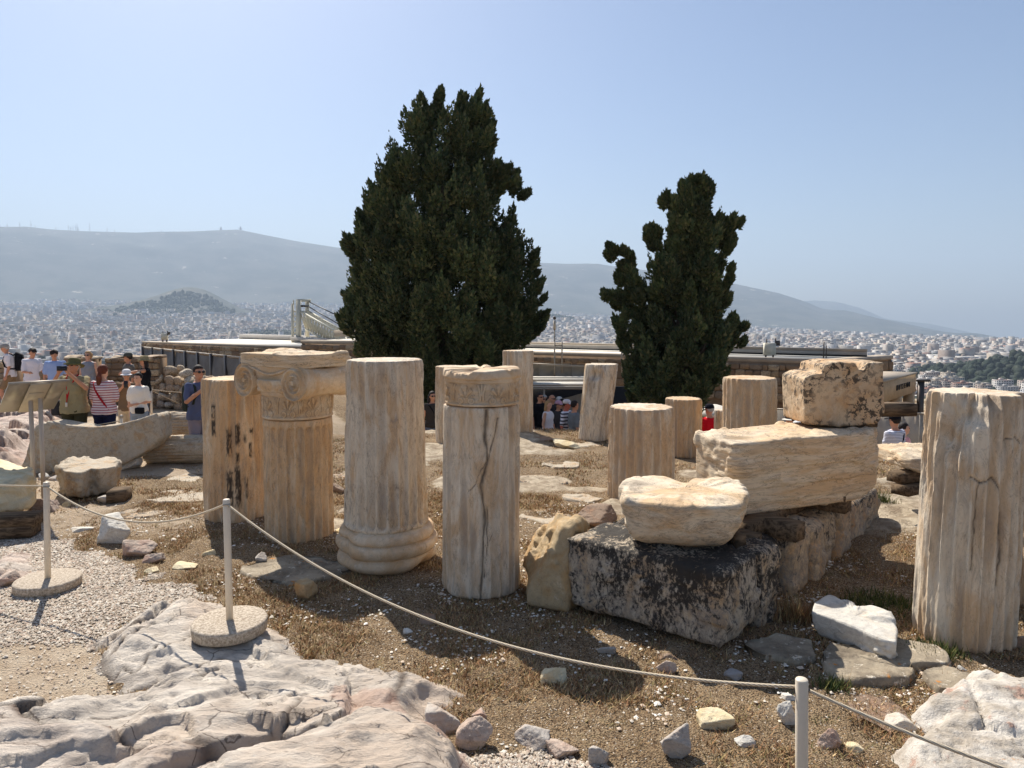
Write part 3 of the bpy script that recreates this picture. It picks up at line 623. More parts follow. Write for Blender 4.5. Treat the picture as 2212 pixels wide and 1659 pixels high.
# ---------------------------------------------------------------- museum sunk behind the site
_sm = []
for k in range(6):
    V, F = convex([((1, 0, 0), .5), ((-1, 0, 0), .5), ((0, 1, 0), .5), ((0, -1, 0), .5), ((0, 0, 1), .5), ((0, 0, -1), .5)], (0, 0, 0), (1, 1, 1), 4, 9)
    V = V + 0.07 * np.stack([fbm(V * 2.1 + k * 9, 40 + k, 2), fbm(V * 2.1 + k * 9, 50 + k, 2), fbm(V * 2.1 + k * 9, 60 + k, 2)], -1)
    me = mesh('stone', V, F, True); me.materials.append(M['wallstone']); _sm.append(me)
def stone_face(parent, p, q, z0, z1, hmin=0.16, hmax=0.34, limit=290, seed=0, proud=0.05):
    """rubble facing: stones laid in uneven courses on the wall line p->q (seen from the side where p is on the viewer's left)"""
    rg = random.Random(seed); p, q = np.asarray(p[:2], float), np.asarray(q[:2], float); L = np.linalg.norm(q - p); u = (q - p) / L; nn = np.array([u[1], -u[0]]); rz = math.atan2(u[1], u[0])
    base = WL[parent.name]; z = z1; cnt = 0
    while z > z0 + 0.08 and cnt < limit:
        h = min(rg.uniform(hmin, hmax), z - z0); s = -rg.uniform(0, 0.2)
        while s < L and cnt < limit:
            w = rg.uniform(0.8, 2.3) * h; a, b = max(s, 0), min(s + w, L)
            if b - a > 0.08:
                hh = h * rg.uniform(0.86, 0.98); c = p + u * (a + b) / 2 + nn * rg.uniform(-0.3, 1) * proud * 0.5
                o = bpy.data.objects.new('stone', rg.choice(_sm)); link(o, parent)
                o.location = (c[0] - base[0], c[1] - base[1], z - h / 2 + rg.uniform(-0.01, 0.01) - base[2]); o.rotation_euler = (0, rg.uniform(-0.04, 0.04), rz + rg.choice((0, pi)))
                o.scale = ((b - a) * 0.95, 0.16, hh); cnt += 1
            s += w
        z -= h
    return cnt
def wall_run(g, p, q, z0, z1, th):
    p, q = np.asarray(p[:2], float), np.asarray(q[:2], float); u = (q - p) / np.linalg.norm(q - p); nn = np.array([u[1], -u[0]])
    c = (p + q) / 2 - nn * th / 2; g.add(boxv((c[0], c[1], (z0 + z1) / 2), (np.linalg.norm(q - p), th, z1 - z0), math.atan2(u[1], u[0])), QB)
def p2(v): return np.asarray(v[:2], float)
MB = -3.6
A0 = p2(aty(1153, 760, 30.6)); A1 = p2(aty(1800, 779, 25.0)); ud = (A1 - A0) / np.linalg.norm(A1 - A0); A0 = A1 - ud * 16.5
A2 = p2(aty(1926, 769, 27.9)); nd = A2 - A1; nd /= np.linalg.norm(nd); ZR = 0.80
mus = thing('museum_wing', 'low stone-faced museum wing with white flat roof behind the cypresses', 'museum', (A1[0], A1[1], MB))
g = Geo(); A3 = A2 + np.array([-ud[0], -ud[1]]) * 16.5; back = A0 + nd * 9
wall_run(g, A0, A1, MB, ZR - 0.14, 0.5); wall_run(g, A1, A2, MB, ZR - 0.14, 0.5)
g.mk('wall', M['mortar'], mus, smooth=False)
stone_face(mus, A0 + ud * 0.2, A1, -1.6, ZR - 0.22, 0.2, 0.36, 200, 1)
stone_face(mus, A1, A2, -2.2, ZR - 0.22, 0.16, 0.36, 96, 2)
g = Geo(); wall_run(g, A0, A1 + ud * 0.05, ZR - 0.14, ZR, 0.62); wall_run(g, A1 - nd * 0.05 + ud * 0.06, A2 + ud * 0.06, ZR - 0.143, ZR - 0.003, 0.6); g.mk('coping', M['coping'], mus, smooth=False)
def deck(pts, z, t=0.1):
    P = np.array([[p[0], p[1]] for p in pts]); n = len(P); V = np.concatenate([np.c_[P, np.full(n, z - t)], np.c_[P, np.full(n, z)]])
    F = [np.arange(n)[None, ::-1], n + np.arange(n)[None], np.stack([np.arange(n), (np.arange(n) + 1) % n, n + (np.arange(n) + 1) % n, n + np.arange(n)], -1)]
    return V, F
inn = np.array([-ud[1], ud[0]])
g = Geo(); g.add(*deck([A0 + inn * 0.5, A1 + inn * 0.5 - ud * 0.5, A2 - ud * 0.5 - nd * 0.1, A2 - ud * 16 + nd * 2, A0 + inn * 3.0], ZR - 0.06)); g.mk('roof', M['roofwhite'], mus, smooth=False)
# raised clerestory kerb along the back of the roof
B0, B1 = A0 + inn * 3.1, A2 + inn * 0.15 - ud * 0.35
B1 = A1 + nd * 3.0 - ud * 0.2
g = Geo(); wall_run(g, B0, B1, ZR - 0.02, ZR + 0.05, 0.3); g.mk('shadow_gap', M['darkslot'], mus, smooth=False)
g = Geo(); wall_run(g, B0, B1, ZR + 0.05, ZR + 0.21, 0.34); g.mk('roof_upstand', M['roofgrey'], mus, smooth=False)
g = Geo(); wall_run(g, B0 - inn * 0.05, B1 - inn * 0.05, ZR + 0.21, ZR + 0.28, 0.44); g.mk('roof_edge', M['coping'], mus, smooth=False)
# left wing with its stone parapet
L0 = p2(aty(308, 741, 41.0)); L1 = p2(aty(652, 758, 33.8)); lu = (L1 - L0) / np.linalg.norm(L1 - L0); ln = np.array([-lu[1], lu[0]]); ZL = 0.86
lw = thing('museum_wing', 'long low museum wing with white roof and stone parapet behind the grey hoarding', 'museum', (L0[0], L0[1], MB))
g = Geo(); wall_run(g, L0, L1, MB, ZL - 0.1, 0.5); wall_run(g, L0 + ln * 7, L0, MB, ZL - 0.1, 0.5); g.mk('wall', M['mortar'], lw, smooth=False)
stone_face(lw, L0, L1, -0.4, ZL - 0.12, 0.2, 0.32, 220, 3)
g = Geo(); wall_run(g, L0 - lu * 0.1, L1, ZL - 0.1, ZL, 0.6); g.mk('coping', M['coping'], lw, smooth=False)
g = Geo(); g.add(*deck([L0 + ln * 0.5, L1 + ln * 0.5, L1 + ln * 6.5, L0 + ln * 6.5], ZL - 0.05)); g.mk('roof', M['roofwhite'], lw, smooth=False)
g = Geo(); wall_run(g, L0 + ln * 6.5, L1 + ln * 6.5, ZL - 0.1, ZL + 0.26, 0.4); g.mk('roof_upstand', M['roofgrey'], lw, smooth=False)
# middle wing, a little higher
Cc0 = p2(aty(652, 735, 33.6)); Cc1 = p2(aty(850, 741, 31.5)); cu = (Cc1 - Cc0) / np.linalg.norm(Cc1 - Cc0); cn = np.array([-cu[1], cu[0]]); ZC = CAMZ - (735 - 680) / F0 * 33.6
cw = thing('museum_wing', 'stone-walled museum block between the crane tower and the large cypress', 'museum', (Cc0[0], Cc0[1], MB))
g = Geo(); wall_run(g, Cc0, Cc1, MB, ZC - 0.16, 0.5); wall_run(g, Cc0 + cn * 4, Cc0, MB, ZC - 0.16, 0.5); g.mk('wall', M['mortar'], cw, smooth=False)
stone_face(cw, Cc0, Cc1, -1.1, ZC - 0.2, 0.2, 0.34, 130, 4)
g = Geo(); wall_run(g, Cc0 - cu * 0.08, Cc1, ZC - 0.16, ZC, 0.62); wall_run(g, Cc0 + cn * 2.4, Cc1 + cn * 2.4, ZC + 0.1, ZC + 0.42, 0.3); g.mk('coping', M['coping'], cw, smooth=False)
g = Geo(); g.add(*deck([Cc0 + cn * 0.5, Cc1 + cn * 0.5, Cc1 + cn * 4, Cc0 + cn * 4], ZC - 0.05)); g.mk('roof', M['roofwhite'], cw, smooth=False)
# crane head and lattice jib rising behind the roof
D = 41.0
cr = thing('crane', 'cream lattice crane tower with drooping jib behind the museum roof', 'crane', aty(660, 800, D))
def cp(px, py, d=D): return aty(px, py, d)
g = Geo()
for px, dd in ((645, D), (668, D), (652, D + 1.6)): pass
g.add(*bar(cp(645, 770), cp(645, 649), 0.24)); g.mk('tower_leg', M['crane'], cr, smooth=False)
Geo().add(*bar(cp(664, 730, D + 1.2), cp(664, 648, D + 1.2), 0.2)).mk('tower_leg', M['crane'], cr, smooth=False)
g = Geo(); g.add(*bar(cp(632, 780), cp(632, 656), 0.12)); g.add(*bar(cp(634, 648, D), cp(634, 658), 0.06))
for yy in (672, 682, 694, 706, 718): g.add(*bar(cp(631, yy), cp(646, yy + 2), 0.09))
g.mk('ladder', M['crane'], cr, smooth=False)
Geo().add(*bar(cp(642, 649), cp(669, 649, D + 1.2), 0.15)).mk('head_beam', M['crane'], cr, smooth=False)
Geo().add(*bar(cp(648, 661), cp(666, 661, D + 1.2), 0.12)).mk('cross_brace', M['steel'], cr, smooth=False)
g = Geo(); a, b = cp(648, 672), cp(742, 726, D - 2); up_ = np.array([0, 0, 1.0]); sd = np.array([0.25, 0.9, 0]) * 0.9
ch = [(a, b), (a + sd, b + sd), (a - up_ * 1.05 + np.array([.2, .4, 0]), b - up_ * 0.75)]
for p_, q_ in ch: g.add(*bar(p_, q_, 0.10))
for k in range(14):
    t0, t1 = k / 14, (k + 1) / 14; P3 = [p_ * (1 - t0) + q_ * t0 for p_, q_ in ch]; Q3 = [p_ * (1 - t1) + q_ * t1 for p_, q_ in ch]
    for i, j in ((0, 1), (1, 2), (2, 0)): g.add(*bar(P3[i], P3[j], 0.045)); g.add(*bar(P3[i], Q3[j], 0.045))
g.mk('jib', M['crane'], cr, smooth=False)
for y0, y1 in ((652, 688), (663, 716)): Geo().add(*tube([cp(668, y0, D + 1), cp(742, y1 if y0 == 652 else 706, D)], 0.035, 5)).mk('stay_cable', M['cable'], cr)
g = Geo(); g.add(*bar(cp(634, 731), cp(745, 737, D - 1.5), 0.5, 0.22)); g.add(*bar(cp(640, 742), cp(745, 741, D - 1.5), 0.4, 0.4)); g.mk('base_beam', M['roofgrey'], cr, smooth=False)
# grey hoarding
H0 = p2(aty(310, 752, 36.5)); H1 = p2(aty(560, 775, 26.5)); ZH = CAMZ - (752 - 680) / F0 * 36.5; hu = (H1 - H0); HL = np.linalg.norm(hu); hu /= HL
hb = thing('hoarding', 'grey sheeted hoarding on posts in front of the museum wing', 'hoarding', (H0[0], H0[1], -1.0))
npan = 9
for k in range(npan):
    a, b = H0 + hu * HL * k / npan, H0 + hu * HL * (k + 1) / npan; s, tt = np.meshgrid(np.linspace(0, 1, 14), np.linspace(0, 1, 9)); P = a + (b - a) * s[..., None]
    off = 0.07 * fbm(np.stack([s.ravel() * 2 + k * 3, tt.ravel() * 2, s.ravel() * 0], -1), 8, 3).reshape(s.shape) + 0.05 * np.sin(s * pi) * np.sin(tt * pi); P = P + np.array([hu[1], -hu[0]]) * off[..., None]
    z = -1.0 + tt * (ZH + 1.0 - 0.05 * np.sin(s * pi)); mk('sheet', np.stack([P[..., 0], P[..., 1], z], -1).reshape(-1, 3), grid_faces(9, 14), M['mesh'], hb)
for k in range(npan + 1):
    c = H0 + hu * HL * k / npan + np.array([hu[1], -hu[0]]) * 0.06; Geo().add(boxv((c[0], c[1], (ZH - 1) / 2 + 0.03), (0.16, 0.07, ZH + 1.1), math.atan2(hu[1], hu[0])), QB).mk('post', M['steel'], hb, smooth=False)
Geo().add(*bar((H0[0], H0[1], ZH + .04), (H1[0], H1[1], ZH + .04), 0.06)).mk('top_rail', M['galv'], hb, smooth=False)
# roof aerial boxes
def aerial(px, py, d, lab, s=1.0):
    p = aty(px, py, d); t = thing('roof_aerial', lab, 'aerial', p)
    g = Geo(); g.add(boxv(p + [0, 0, .32 * s], (.42 * s, .2 * s, .46 * s)), QB); g.mk('cabinet', M['crane'], t, smooth=False)
    g = Geo(); g.add(*bar(p + [-.14 * s, 0, -.12], p + [-.14 * s, 0, .1 * s], .05)); g.add(*bar(p + [.14 * s, 0, -.12], p + [.14 * s, 0, .1 * s], .05)); g.mk('leg', M['steel'], t, smooth=False)
    g = Geo(); g.add(*bar(p + [-.12 * s, 0, .55 * s], p + [-.12 * s, 0, .72 * s], .03)); g.add(*bar(p + [.22 * s, 0, .4 * s], p + [.22 * s, 0, .74 * s], .04)); g.add(boxv(p + [.3 * s, 0, .55 * s], (.16 * s, .1, .2 * s)), QB); g.mk('antenna', M['steel'], t, smooth=False)
aerial(1662, 772, 27.2, 'pale aerial cabinet on the museum roof beside the smaller cypress', 1.0)
aerial(356, 737, 40.0, 'yellowish aerial cabinet on the far end of the left museum roof', 0.8)
p = aty(1779, 770, 27.0); t = thing('roof_mast', 'thin double-rod mast standing on the white museum roof', 'mast', p)
Geo().add(*bar(p - [0, 0, .1], p + [0, 0, .55], .035)).mk('rod', M['steel'], t, smooth=False); Geo().add(*bar(p + [.1, 0, -.1], p + [.1, 0, .42], .03)).mk('rod', M['steel'], t, smooth=False)
for k, px in enumerate((1655, 1750)):
    a = aty(px, 777 if k == 0 else 775, 26.2 if k == 0 else 25.4); tag(Geo().add(*tube([a + [0, -.12, -.05], a + [.02, -.16, -.6], a + [-.02, -.16, -1.4]], .022, 6)).mk('roof_cable', M['steel']), ['pair of pale cables hanging down the museum wall below the aerial cabinet', 'dark cable hanging down the museum wall near its corner'][k], 'cable')
# lamp mast between the trees and scaffold tubes
p = aty(1198, 800, 26.5); t = thing('mast', 'slim pale mast with camera head rising between the cypresses', 'mast', p)
Geo().add(*tube([aty(1198, 800, 26.5), aty(1198, 712, 26.5)], .03, 6)).mk('pole', M['galv'], t); Geo().add(*tube([aty(1198, 712, 26.5), aty(1198, 692, 26.5)], .05, 8)).mk('housing', M['pole'], t)
Geo().add(*ell(aty(1198, 687, 26.5), (.06, .06, .07), 10, 6)).mk('camera_dome', M['steel'], t); Geo().add(*bar(aty(1190, 719, 26.5), aty(1198, 719, 26.5), .02)).mk('arm', M['steel'], t, smooth=False)
sc = thing('scaffold', 'rusty scaffold tubes in front of the museum wall and awning', 'scaffold', aty(1198, 850, 25.5))
for px, y0, y1 in ((1198, 738, 842), (1214, 738, 806), (1343, 740, 806), (1356, 740, 790)): Geo().add(*tube([aty(px, y0, 25.6), aty(px, y1, 25.6)], .028, 6)).mk('tube', M['galv'], sc)
for (x0, y0, x1, y1) in ((1198, 746, 1214, 746), (1343, 748, 1357, 748), (1140, 785, 1262, 791), (1130, 820, 1262, 826)): Geo().add(*tube([aty(x0, y0, 25.55), aty(x1, y1, 25.55)], .026, 6)).mk('rail', M['galv'], sc)
# tarpaulin screen and awning over the queue
t = thing('tarpaulin_screen', 'grey tarpaulin screen stretched along scaffold below the museum wall', 'screen', aty(1200, 826, 25.8))
for k in range(4):
    a, b = 1130 + k * 35, 1130 + (k + 1) * 35; V = np.array([aty(a, 787 + k * 1.5, 25.8), aty(b, 788.5 + k * 1.5, 25.8), aty(b, 824 + k, 25.8), aty((a + b) / 2, 817 + k, 25.85), aty(a, 823 + k, 25.8)]); V = np.concatenate([V, V + [0, .03, 0]])
    mk('sheet', V, [np.array([[0, 1, 2, 3, 4]]), np.array([[9, 8, 7, 6, 5]]), np.array([[i, (i + 1) % 5, 5 + (i + 1) % 5, 5 + i] for i in range(5)])], M['tarp'], t, smooth=False)
aw = thing('awning', 'low flat awning of poles and torn sheets shading the waiting crowd', 'awning', aty(1205, 900, 23))
zt = CAMZ - (836 - 680) / F0 * 22.0; c0, c1 = aty(1120, 836, 22.0), aty(1270, 836, 22.0)
g = Geo()
for k in range(10):
    yy = 22.0 + k * 0.36; w = 0.25 if k in (1, 2, 3, 5, 6, 8) else 0.06; j = (k * 37 % 7) * 0.05; g.add(boxv((1.05 + j, yy, zt + (0.02 if k % 2 else 0) + (k % 3) * 0.02), (4.2 - j * 2, w, .03)), QB)
g.mk('slat', M['tarpwhite'], aw, smooth=False)
for k in range(7): Geo().add(*tube([(-0.6, 22.0 + k * .6, zt - .06), (3.1, 22.0 + k * .6, zt - .06)], .03, 6)).mk('pole', M['galv'], aw)
for px in (-.4, 1.0, 2.6): Geo().add(*tube([(px, 22.05, zt - .03), (px, 22.05, -2.2)], .035, 6)).mk('post', M['galv'], aw)
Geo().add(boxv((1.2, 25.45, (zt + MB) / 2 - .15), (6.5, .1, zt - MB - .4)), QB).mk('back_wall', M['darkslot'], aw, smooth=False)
s, tt = np.meshgrid(np.linspace(0, 1, 12), np.linspace(0, 1, 6)); P0, P1 = aty(1192, 866, 23.6), aty(1262, 849, 22.6)
V = P0 + (P1 - P0) * s[..., None] + np.array([0, 0, -1.0]) * (tt * (0.95 + 0.2 * s))[..., None] + np.array([0, .06, 0]) * np.sin(s * 9)[..., None]
mk('side_sheet', V.reshape(-1, 3), grid_faces(6, 12), M['tarp'], aw)
tag(mk('canvas_parasol', *(lambda V, F: (V, F))(*loft([[aty(1545, 884, 23) + [r * cos(a) * 1.0, r * sin(a), z] for a in np.linspace(0, 2 * pi, 9)[:-1]] for r, z in ((.75, -.16), (.76, -.10), (.4, .06), (.05, .16))])), M['tarpwhite'], smooth=False), 'pale grey canvas parasol top behind the man in red', 'parasol')
# ticket canopy with lettering
K0 = p2(aty(1910, 826, 21.5)); K1 = p2(aty(1979, 815, 24.6)); K2 = K0 + np.array([-1.3, 0.55]); zt, zb = CAMZ - (826 - 680) / F0 * 21.5, CAMZ - (871 - 680) / F0 * 21.5
can = thing('entrance_canopy', 'square stone entrance canopy with dark lettering beside the museum', 'canopy', (K0[0], K0[1], -2.4))
K3 = K2 + (K1 - K0); g = Geo(); g.add(*deck([K0, K1, K3, K2], zt, zt - zb)); g.mk('canopy_slab', M['stonecladding'], can, smooth=False)
g = Geo(); e = 0.03; g.add(*deck([K0 + (K0 - K1) * .006 + (K0 - K2) * .02, K1 + (K1 - K0) * .006 + (K1 - K3) * .02, K3, K2], zt + .05, .05)); g.mk('canopy_cap', M['coping'], can, smooth=False)
for f in (0.04, 0.5, 0.93):
    for bk in (0.0, 0.9): c = K0 + (K1 - K0) * f + (K2 - K0) * (0.1 + bk * .8); Geo().add(boxv((c[0], c[1], (zb - 2.4) / 2), (.3, .3, zb + 2.4), math.atan2((K1 - K0)[1], (K1 - K0)[0])), QB).mk('pillar', M['stonecladding'], can, smooth=False)
c = (K2 + K3) / 2; Geo().add(boxv((c[0], c[1] + .2, (zb - 2.4) / 2), (3.6, .15, zb + 2.3), math.atan2((K1 - K0)[1], (K1 - K0)[0])), QB).mk('back_wall', M['brownstone'], can, smooth=False)
fc = bpy.data.curves.new('lettering', 'FONT'); fc.body = 'ΜΟΥΣΕΙΟΝ'; fc.size = .2; fc.extrude = .012; fc.align_x = 'CENTER'; fc.space_character = 2.0; fc.offset = 0
fq = bpy.data.objects.new('lettering_curve', fc); COL.objects.link(fq); bpy.context.view_layer.update(); fm = bpy.data.meshes.new_from_object(fq.evaluated_get(bpy.context.evaluated_depsgraph_get())); bpy.data.objects.remove(fq); fm.materials.clear(); fm.materials.append(M['letter']); fo = bpy.data.objects.new('lettering', fm); link(fo, can); kd = (K1 - K0) / np.linalg.norm(K1 - K0); kn = np.array([kd[1], -kd[0]])
pc = K0 + (K1 - K0) * .56 + kn * .014; fo.location = (pc[0] - K0[0], pc[1] - K0[1], zb + (zt - zb) * .40 + 2.4); fo.rotation_euler = (R(90), 0, math.atan2(kd[1], kd[0])); fo.scale = (1.0, 1.15, 1)
# translucent fence panels
fp = thing('fence', 'row of greyish translucent fence panels behind the visitors below the canopy', 'fence', aty(1830, 960, 19.0))
pts = [aty(x, y, d) for x, y, d in ((1668, 883, 19.6), (1722, 885, 19.2), (1800, 888, 18.8), (1892, 889, 18.4), (1945, 891, 18.2), (1990, 893, 18.0), (2060, 896, 17.8))]
for a, b in zip(pts[:-1], pts[1:]):
    Geo().add(*bar(a - [0, 0, .62], b - [0, 0, .62], .015, 1.2)).mk('panel', M['panel'], fp, smooth=False); Geo().add(*bar(a, b, .05, .035)).mk('rail', M['galv'], fp, smooth=False)
    Geo().add(boxv(b - [0, -.02, .7], (.05, .05, 1.4)), QB).mk('post', M['galv'], fp, smooth=False)
p = aty(1987, 900, 26.0); t = thing('lamp_post', 'dark square lamp post beside the entrance canopy', 'lamp post', p)
Geo().add(boxv(p + [0, 0, .2], (.17, .17, 2.2)), QB).mk('shaft', M['steel'], t, smooth=False); Geo().add(boxv(p + [.05, 0, 1.34], (.5, .2, .08)), QB).mk('lamp_head', M['steel'], t, smooth=False)
# ---------------------------------------------------------------- cypresses
def cypress(name, label, prof_px, d, base_px, zb, nplume, nleaf, seed, leaf=0.062, plen=(0.7, 1.7), prad=(0.16, 0.34), extra=()):
    rg = np.random.default_rng(seed); c = aty(base_px, 800, d)[:2]
    zs = np.array([CAMZ + (680 - y) / F0 * d for y, a, b in prof_px]); lf = np.array([(base_px - a) / F0 * d for y, a, b in prof_px]); rt = np.array([(b - base_px) / F0 * d for y, a, b in prof_px])
    o = np.argsort(zs); zs, lf, rt = zs[o], lf[o], rt[o]
    t = thing(name, label, 'tree', (c[0], c[1], zb))
    zz = np.linspace(zs[0], zs[-1], 400); area = np.maximum(0.05, np.interp(zz, zs, (np.maximum(lf + rt, .1) / 2) ** 1.5)); cdf = np.cumsum(area); cdf /= cdf[-1]
    z = np.interp(rg.random(nplume), cdf, zz); ph = rg.random(nplume) * 2 * pi; q = rg.random(nplume) ** 0.28
    l_, r_ = np.interp(z, zs, lf), np.interp(z, zs, rt); mid, hw = (r_ - l_) / 2, np.maximum(.06, (l_ + r_) / 2)
    ln_ = rg.uniform(*plen, nplume); rad = rg.uniform(*prad, nplume) * np.minimum(1.0, hw / 0.5 + .25)
    px = c[0] + mid + np.cos(ph) * q * np.maximum(hw - rad * .9, .02); py = c[1] + np.sin(ph) * q * np.maximum(hw * .95 - rad * .9, .02)
    top = np.minimum(z + ln_ * .5, zs[-1]); ax = np.stack([np.cos(ph) * .28 * q + rg.normal(0, .1, nplume), np.sin(ph) * .28 * q + rg.normal(0, .1, nplume), np.ones(nplume)], -1); ax /= np.linalg.norm(ax, axis=1)[:, None]
    C = np.stack([px, py, top - ln_ * .5], -1)
    if len(extra):
        E5 = []
        for a, b, e, r_, l_ in extra:
            for q_ in range(4): E5.append((aty(a, b, d + e) + rg.normal(0, 1, 3) * [r_ * .55, r_ * .55, l_ * .24], r_ * rg.uniform(.45, .7), l_ * rg.uniform(.5, .8)))
        E = np.array([v[0] for v in E5]); C = np.concatenate([C, E]); rad = np.concatenate([rad, [x[1] for x in E5]]); ln_ = np.concatenate([ln_, [x[2] for x in E5]])
        ea = np.stack([(E[:, 0] - c[0]) * .25, 0 * E[:, 0], np.ones(len(E))], -1); ea /= np.linalg.norm(ea, axis=1)[:, None]; ax = np.concatenate([ax, ea])
    n = len(C); k = nleaf
    u = rg.normal(size=(n, k, 3)); u /= np.linalg.norm(u, axis=2)[..., None]; rr = rg.uniform(.35, 1.08, (n, k)) ** .5
    knob = 1 + .28 * np.sin(u[..., 0] * 7 + C[:, None, 0] * 9) * np.sin(u[..., 2] * 6 + C[:, None, 2] * 7)
    tpr = np.where(u[..., 2] > 0, 1 - .45 * u[..., 2] ** 2, 1.0)
    P = np.stack([u[..., 0] * rad[:, None] * tpr, u[..., 1] * rad[:, None] * tpr, u[..., 2] * ln_[:, None] * .5], -1) * (rr * knob)[..., None]
    a3 = ax[:, None, :]; P = C[:, None, :] + P[..., :1] * np.array([1, 0, 0]) + P[..., 1:2] * np.array([0, 1, 0]) + P[..., 2:] * a3
    dirv = u * .75 + a3 * .8 + rg.normal(0, .25, (n, k, 3)); dirv /= np.linalg.norm(dirv, axis=2)[..., None]
    sd = np.cross(dirv, rg.normal(size=(n, k, 3))); sd /= np.linalg.norm(sd, axis=2)[..., None] + 1e-9
    sz = leaf * rg.uniform(.6, 1.5, (n, k))[..., None]
    V = np.stack([P - sd * sz * .6, P + dirv * sz * 1.5, P + sd * sz * .6], 2).reshape(-1, 3); m = n * k
    F = np.arange(m * 3).reshape(-1, 3)
    mk('crown', V, F, M['cypress'], t, smooth=False, attr={'tone': np.repeat(np.clip(rg.beta(1.2, 1.6, n), 0, 1), k * 3)})
    hh = zs[-1] - zb; g = Geo(); pts = [(c[0] + .04 * sin(i), c[1], zb - .3 + hh * .86 * i / 9) for i in range(10)]; g.add(*tube(pts, np.linspace(.36, .05, 10) * hh / 11, 10)); g.mk('trunk', M['bark'], t)
    for i in range(16):
        a = rg.random() * 2 * pi; z0 = zb + hh * rg.uniform(.12, .55); L = hh * rg.uniform(.08, .17); w = np.interp(z0, zs, hw_(zs, lf, rt)) * .7
        P = [(c[0], c[1], z0), (c[0] + cos(a) * w * .5, c[1] + sin(a) * w * .5, z0 + L * .6), (c[0] + cos(a) * w * .85, c[1] + sin(a) * w * .85, z0 + L * 1.1)]
        Geo().add(*tube(P, [.09 * hh / 11, .06 * hh / 11, .02], 6)).mk('limb', M['bark'], t)
    return t
def hw_(zs, lf, rt): return np.maximum(.1, (lf + rt) / 2)
cypress('cypress_tree', 'large broad dark cypress with two tops, taller of the two trees', [(228, 922, 955), (255, 896, 975), (280, 878, 1052), (320, 860, 1056), (360, 836, 1062), (400, 815, 1088), (440, 800, 1116), (490, 784, 1126), (530, 764, 1142), (560, 752, 1150), (600, 755, 1152), (640, 758, 1160), (680, 752, 1166), (720, 742, 1164), (760, 758, 1148), (800, 800, 1110), (850, 850, 1060), (900, 885, 1020)], 23.0, 955, -1.7, 560, 430, 11,
        extra=[(1035, 232, 0, .2, 1.0), (1022, 248, .1, .28, 1.0), (1000, 240, 0, .16, .8), (1012, 260, -.2, .3, 1.2), (1045, 250, 0, .25, 1.1), (1052, 290, 0, .25, 1.1), (990, 258, .1, .25, 1.0), (1040, 315, -.2, .3, 1.2), (950, 224, 0, .13, .7), (938, 244, 0, .22, .9), (920, 240, 0, .22, 1.0), (1095, 385, 0, .3, .7), (1080, 400, .2, .35, .9), (1112, 405, 0, .22, .6), (1128, 420, 0, .14, .5), (1075, 375, -.2, .3, .8), (752, 545, 0, .18, .9), (760, 520, 0, .16, .8), (792, 475, 0, .18, 1.0), (755, 660, 0, .22, .9), (745, 705, 0, .25, .8), (1160, 635, 0, .22, .8), (1165, 690, 0, .2, .7), (1150, 560, 0, .2, .7), (1155, 715, 0, .25, .9), (820, 430, 0, .25, 1.1)])
cypress('cypress_tree', 'smaller ragged dark cypress with open irregular branches', [(395, 1485, 1525), (430, 1455, 1540), (470, 1440, 1545), (510, 1436, 1556), (550, 1428, 1560), (590, 1398, 1558), (630, 1386, 1560), (670, 1376, 1562), (710, 1364, 1566), (750, 1352, 1574), (790, 1345, 1575), (830, 1345, 1560), (870, 1355, 1540)], 20.5, 1470, -1.7, 250, 440, 12, leaf=.058, plen=(.5, 1.1), prad=(.13, .27),
        extra=[(1500, 390, 0, .14, .5), (1515, 400, 0, .22, .6), (1530, 415, 0, .18, .5), (1480, 408, 0, .14, .5), (1440, 440, 0, .18, .6), (1410, 505, 0, .2, .5), (1400, 512, .1, .16, .4), (1422, 520, 0, .18, .5), (1335, 540, 0, .18, .4), (1345, 555, .1, .2, .5), (1322, 552, 0, .12, .4), (1355, 580, 0, .22, .6), (1340, 595, 0, .2, .6), (1365, 610, -.1, .25, .8), (1325, 640, 0, .2, .45), (1310, 638, 0, .14, .4), (1335, 655, 0, .2, .5), (1350, 650, .1, .22, .6), (1575, 490, 0, .18, .55), (1592, 485, 0, .1, .4), (1560, 500, 0, .22, .7), (1580, 530, 0, .16, .5), (1570, 520, .1, .2, .6), (1575, 600, 0, .16, .5), (1568, 640, 0, .18, .6), (1580, 700, 0, .22, .6), (1592, 715, 0, .16, .5), (1585, 735, 0, .2, .6), (1340, 700, 0, .2, .6), (1355, 740, 0, .2, .6), (1378, 700, 0, .25, .8), (1385, 650, 0, .25, .8)])
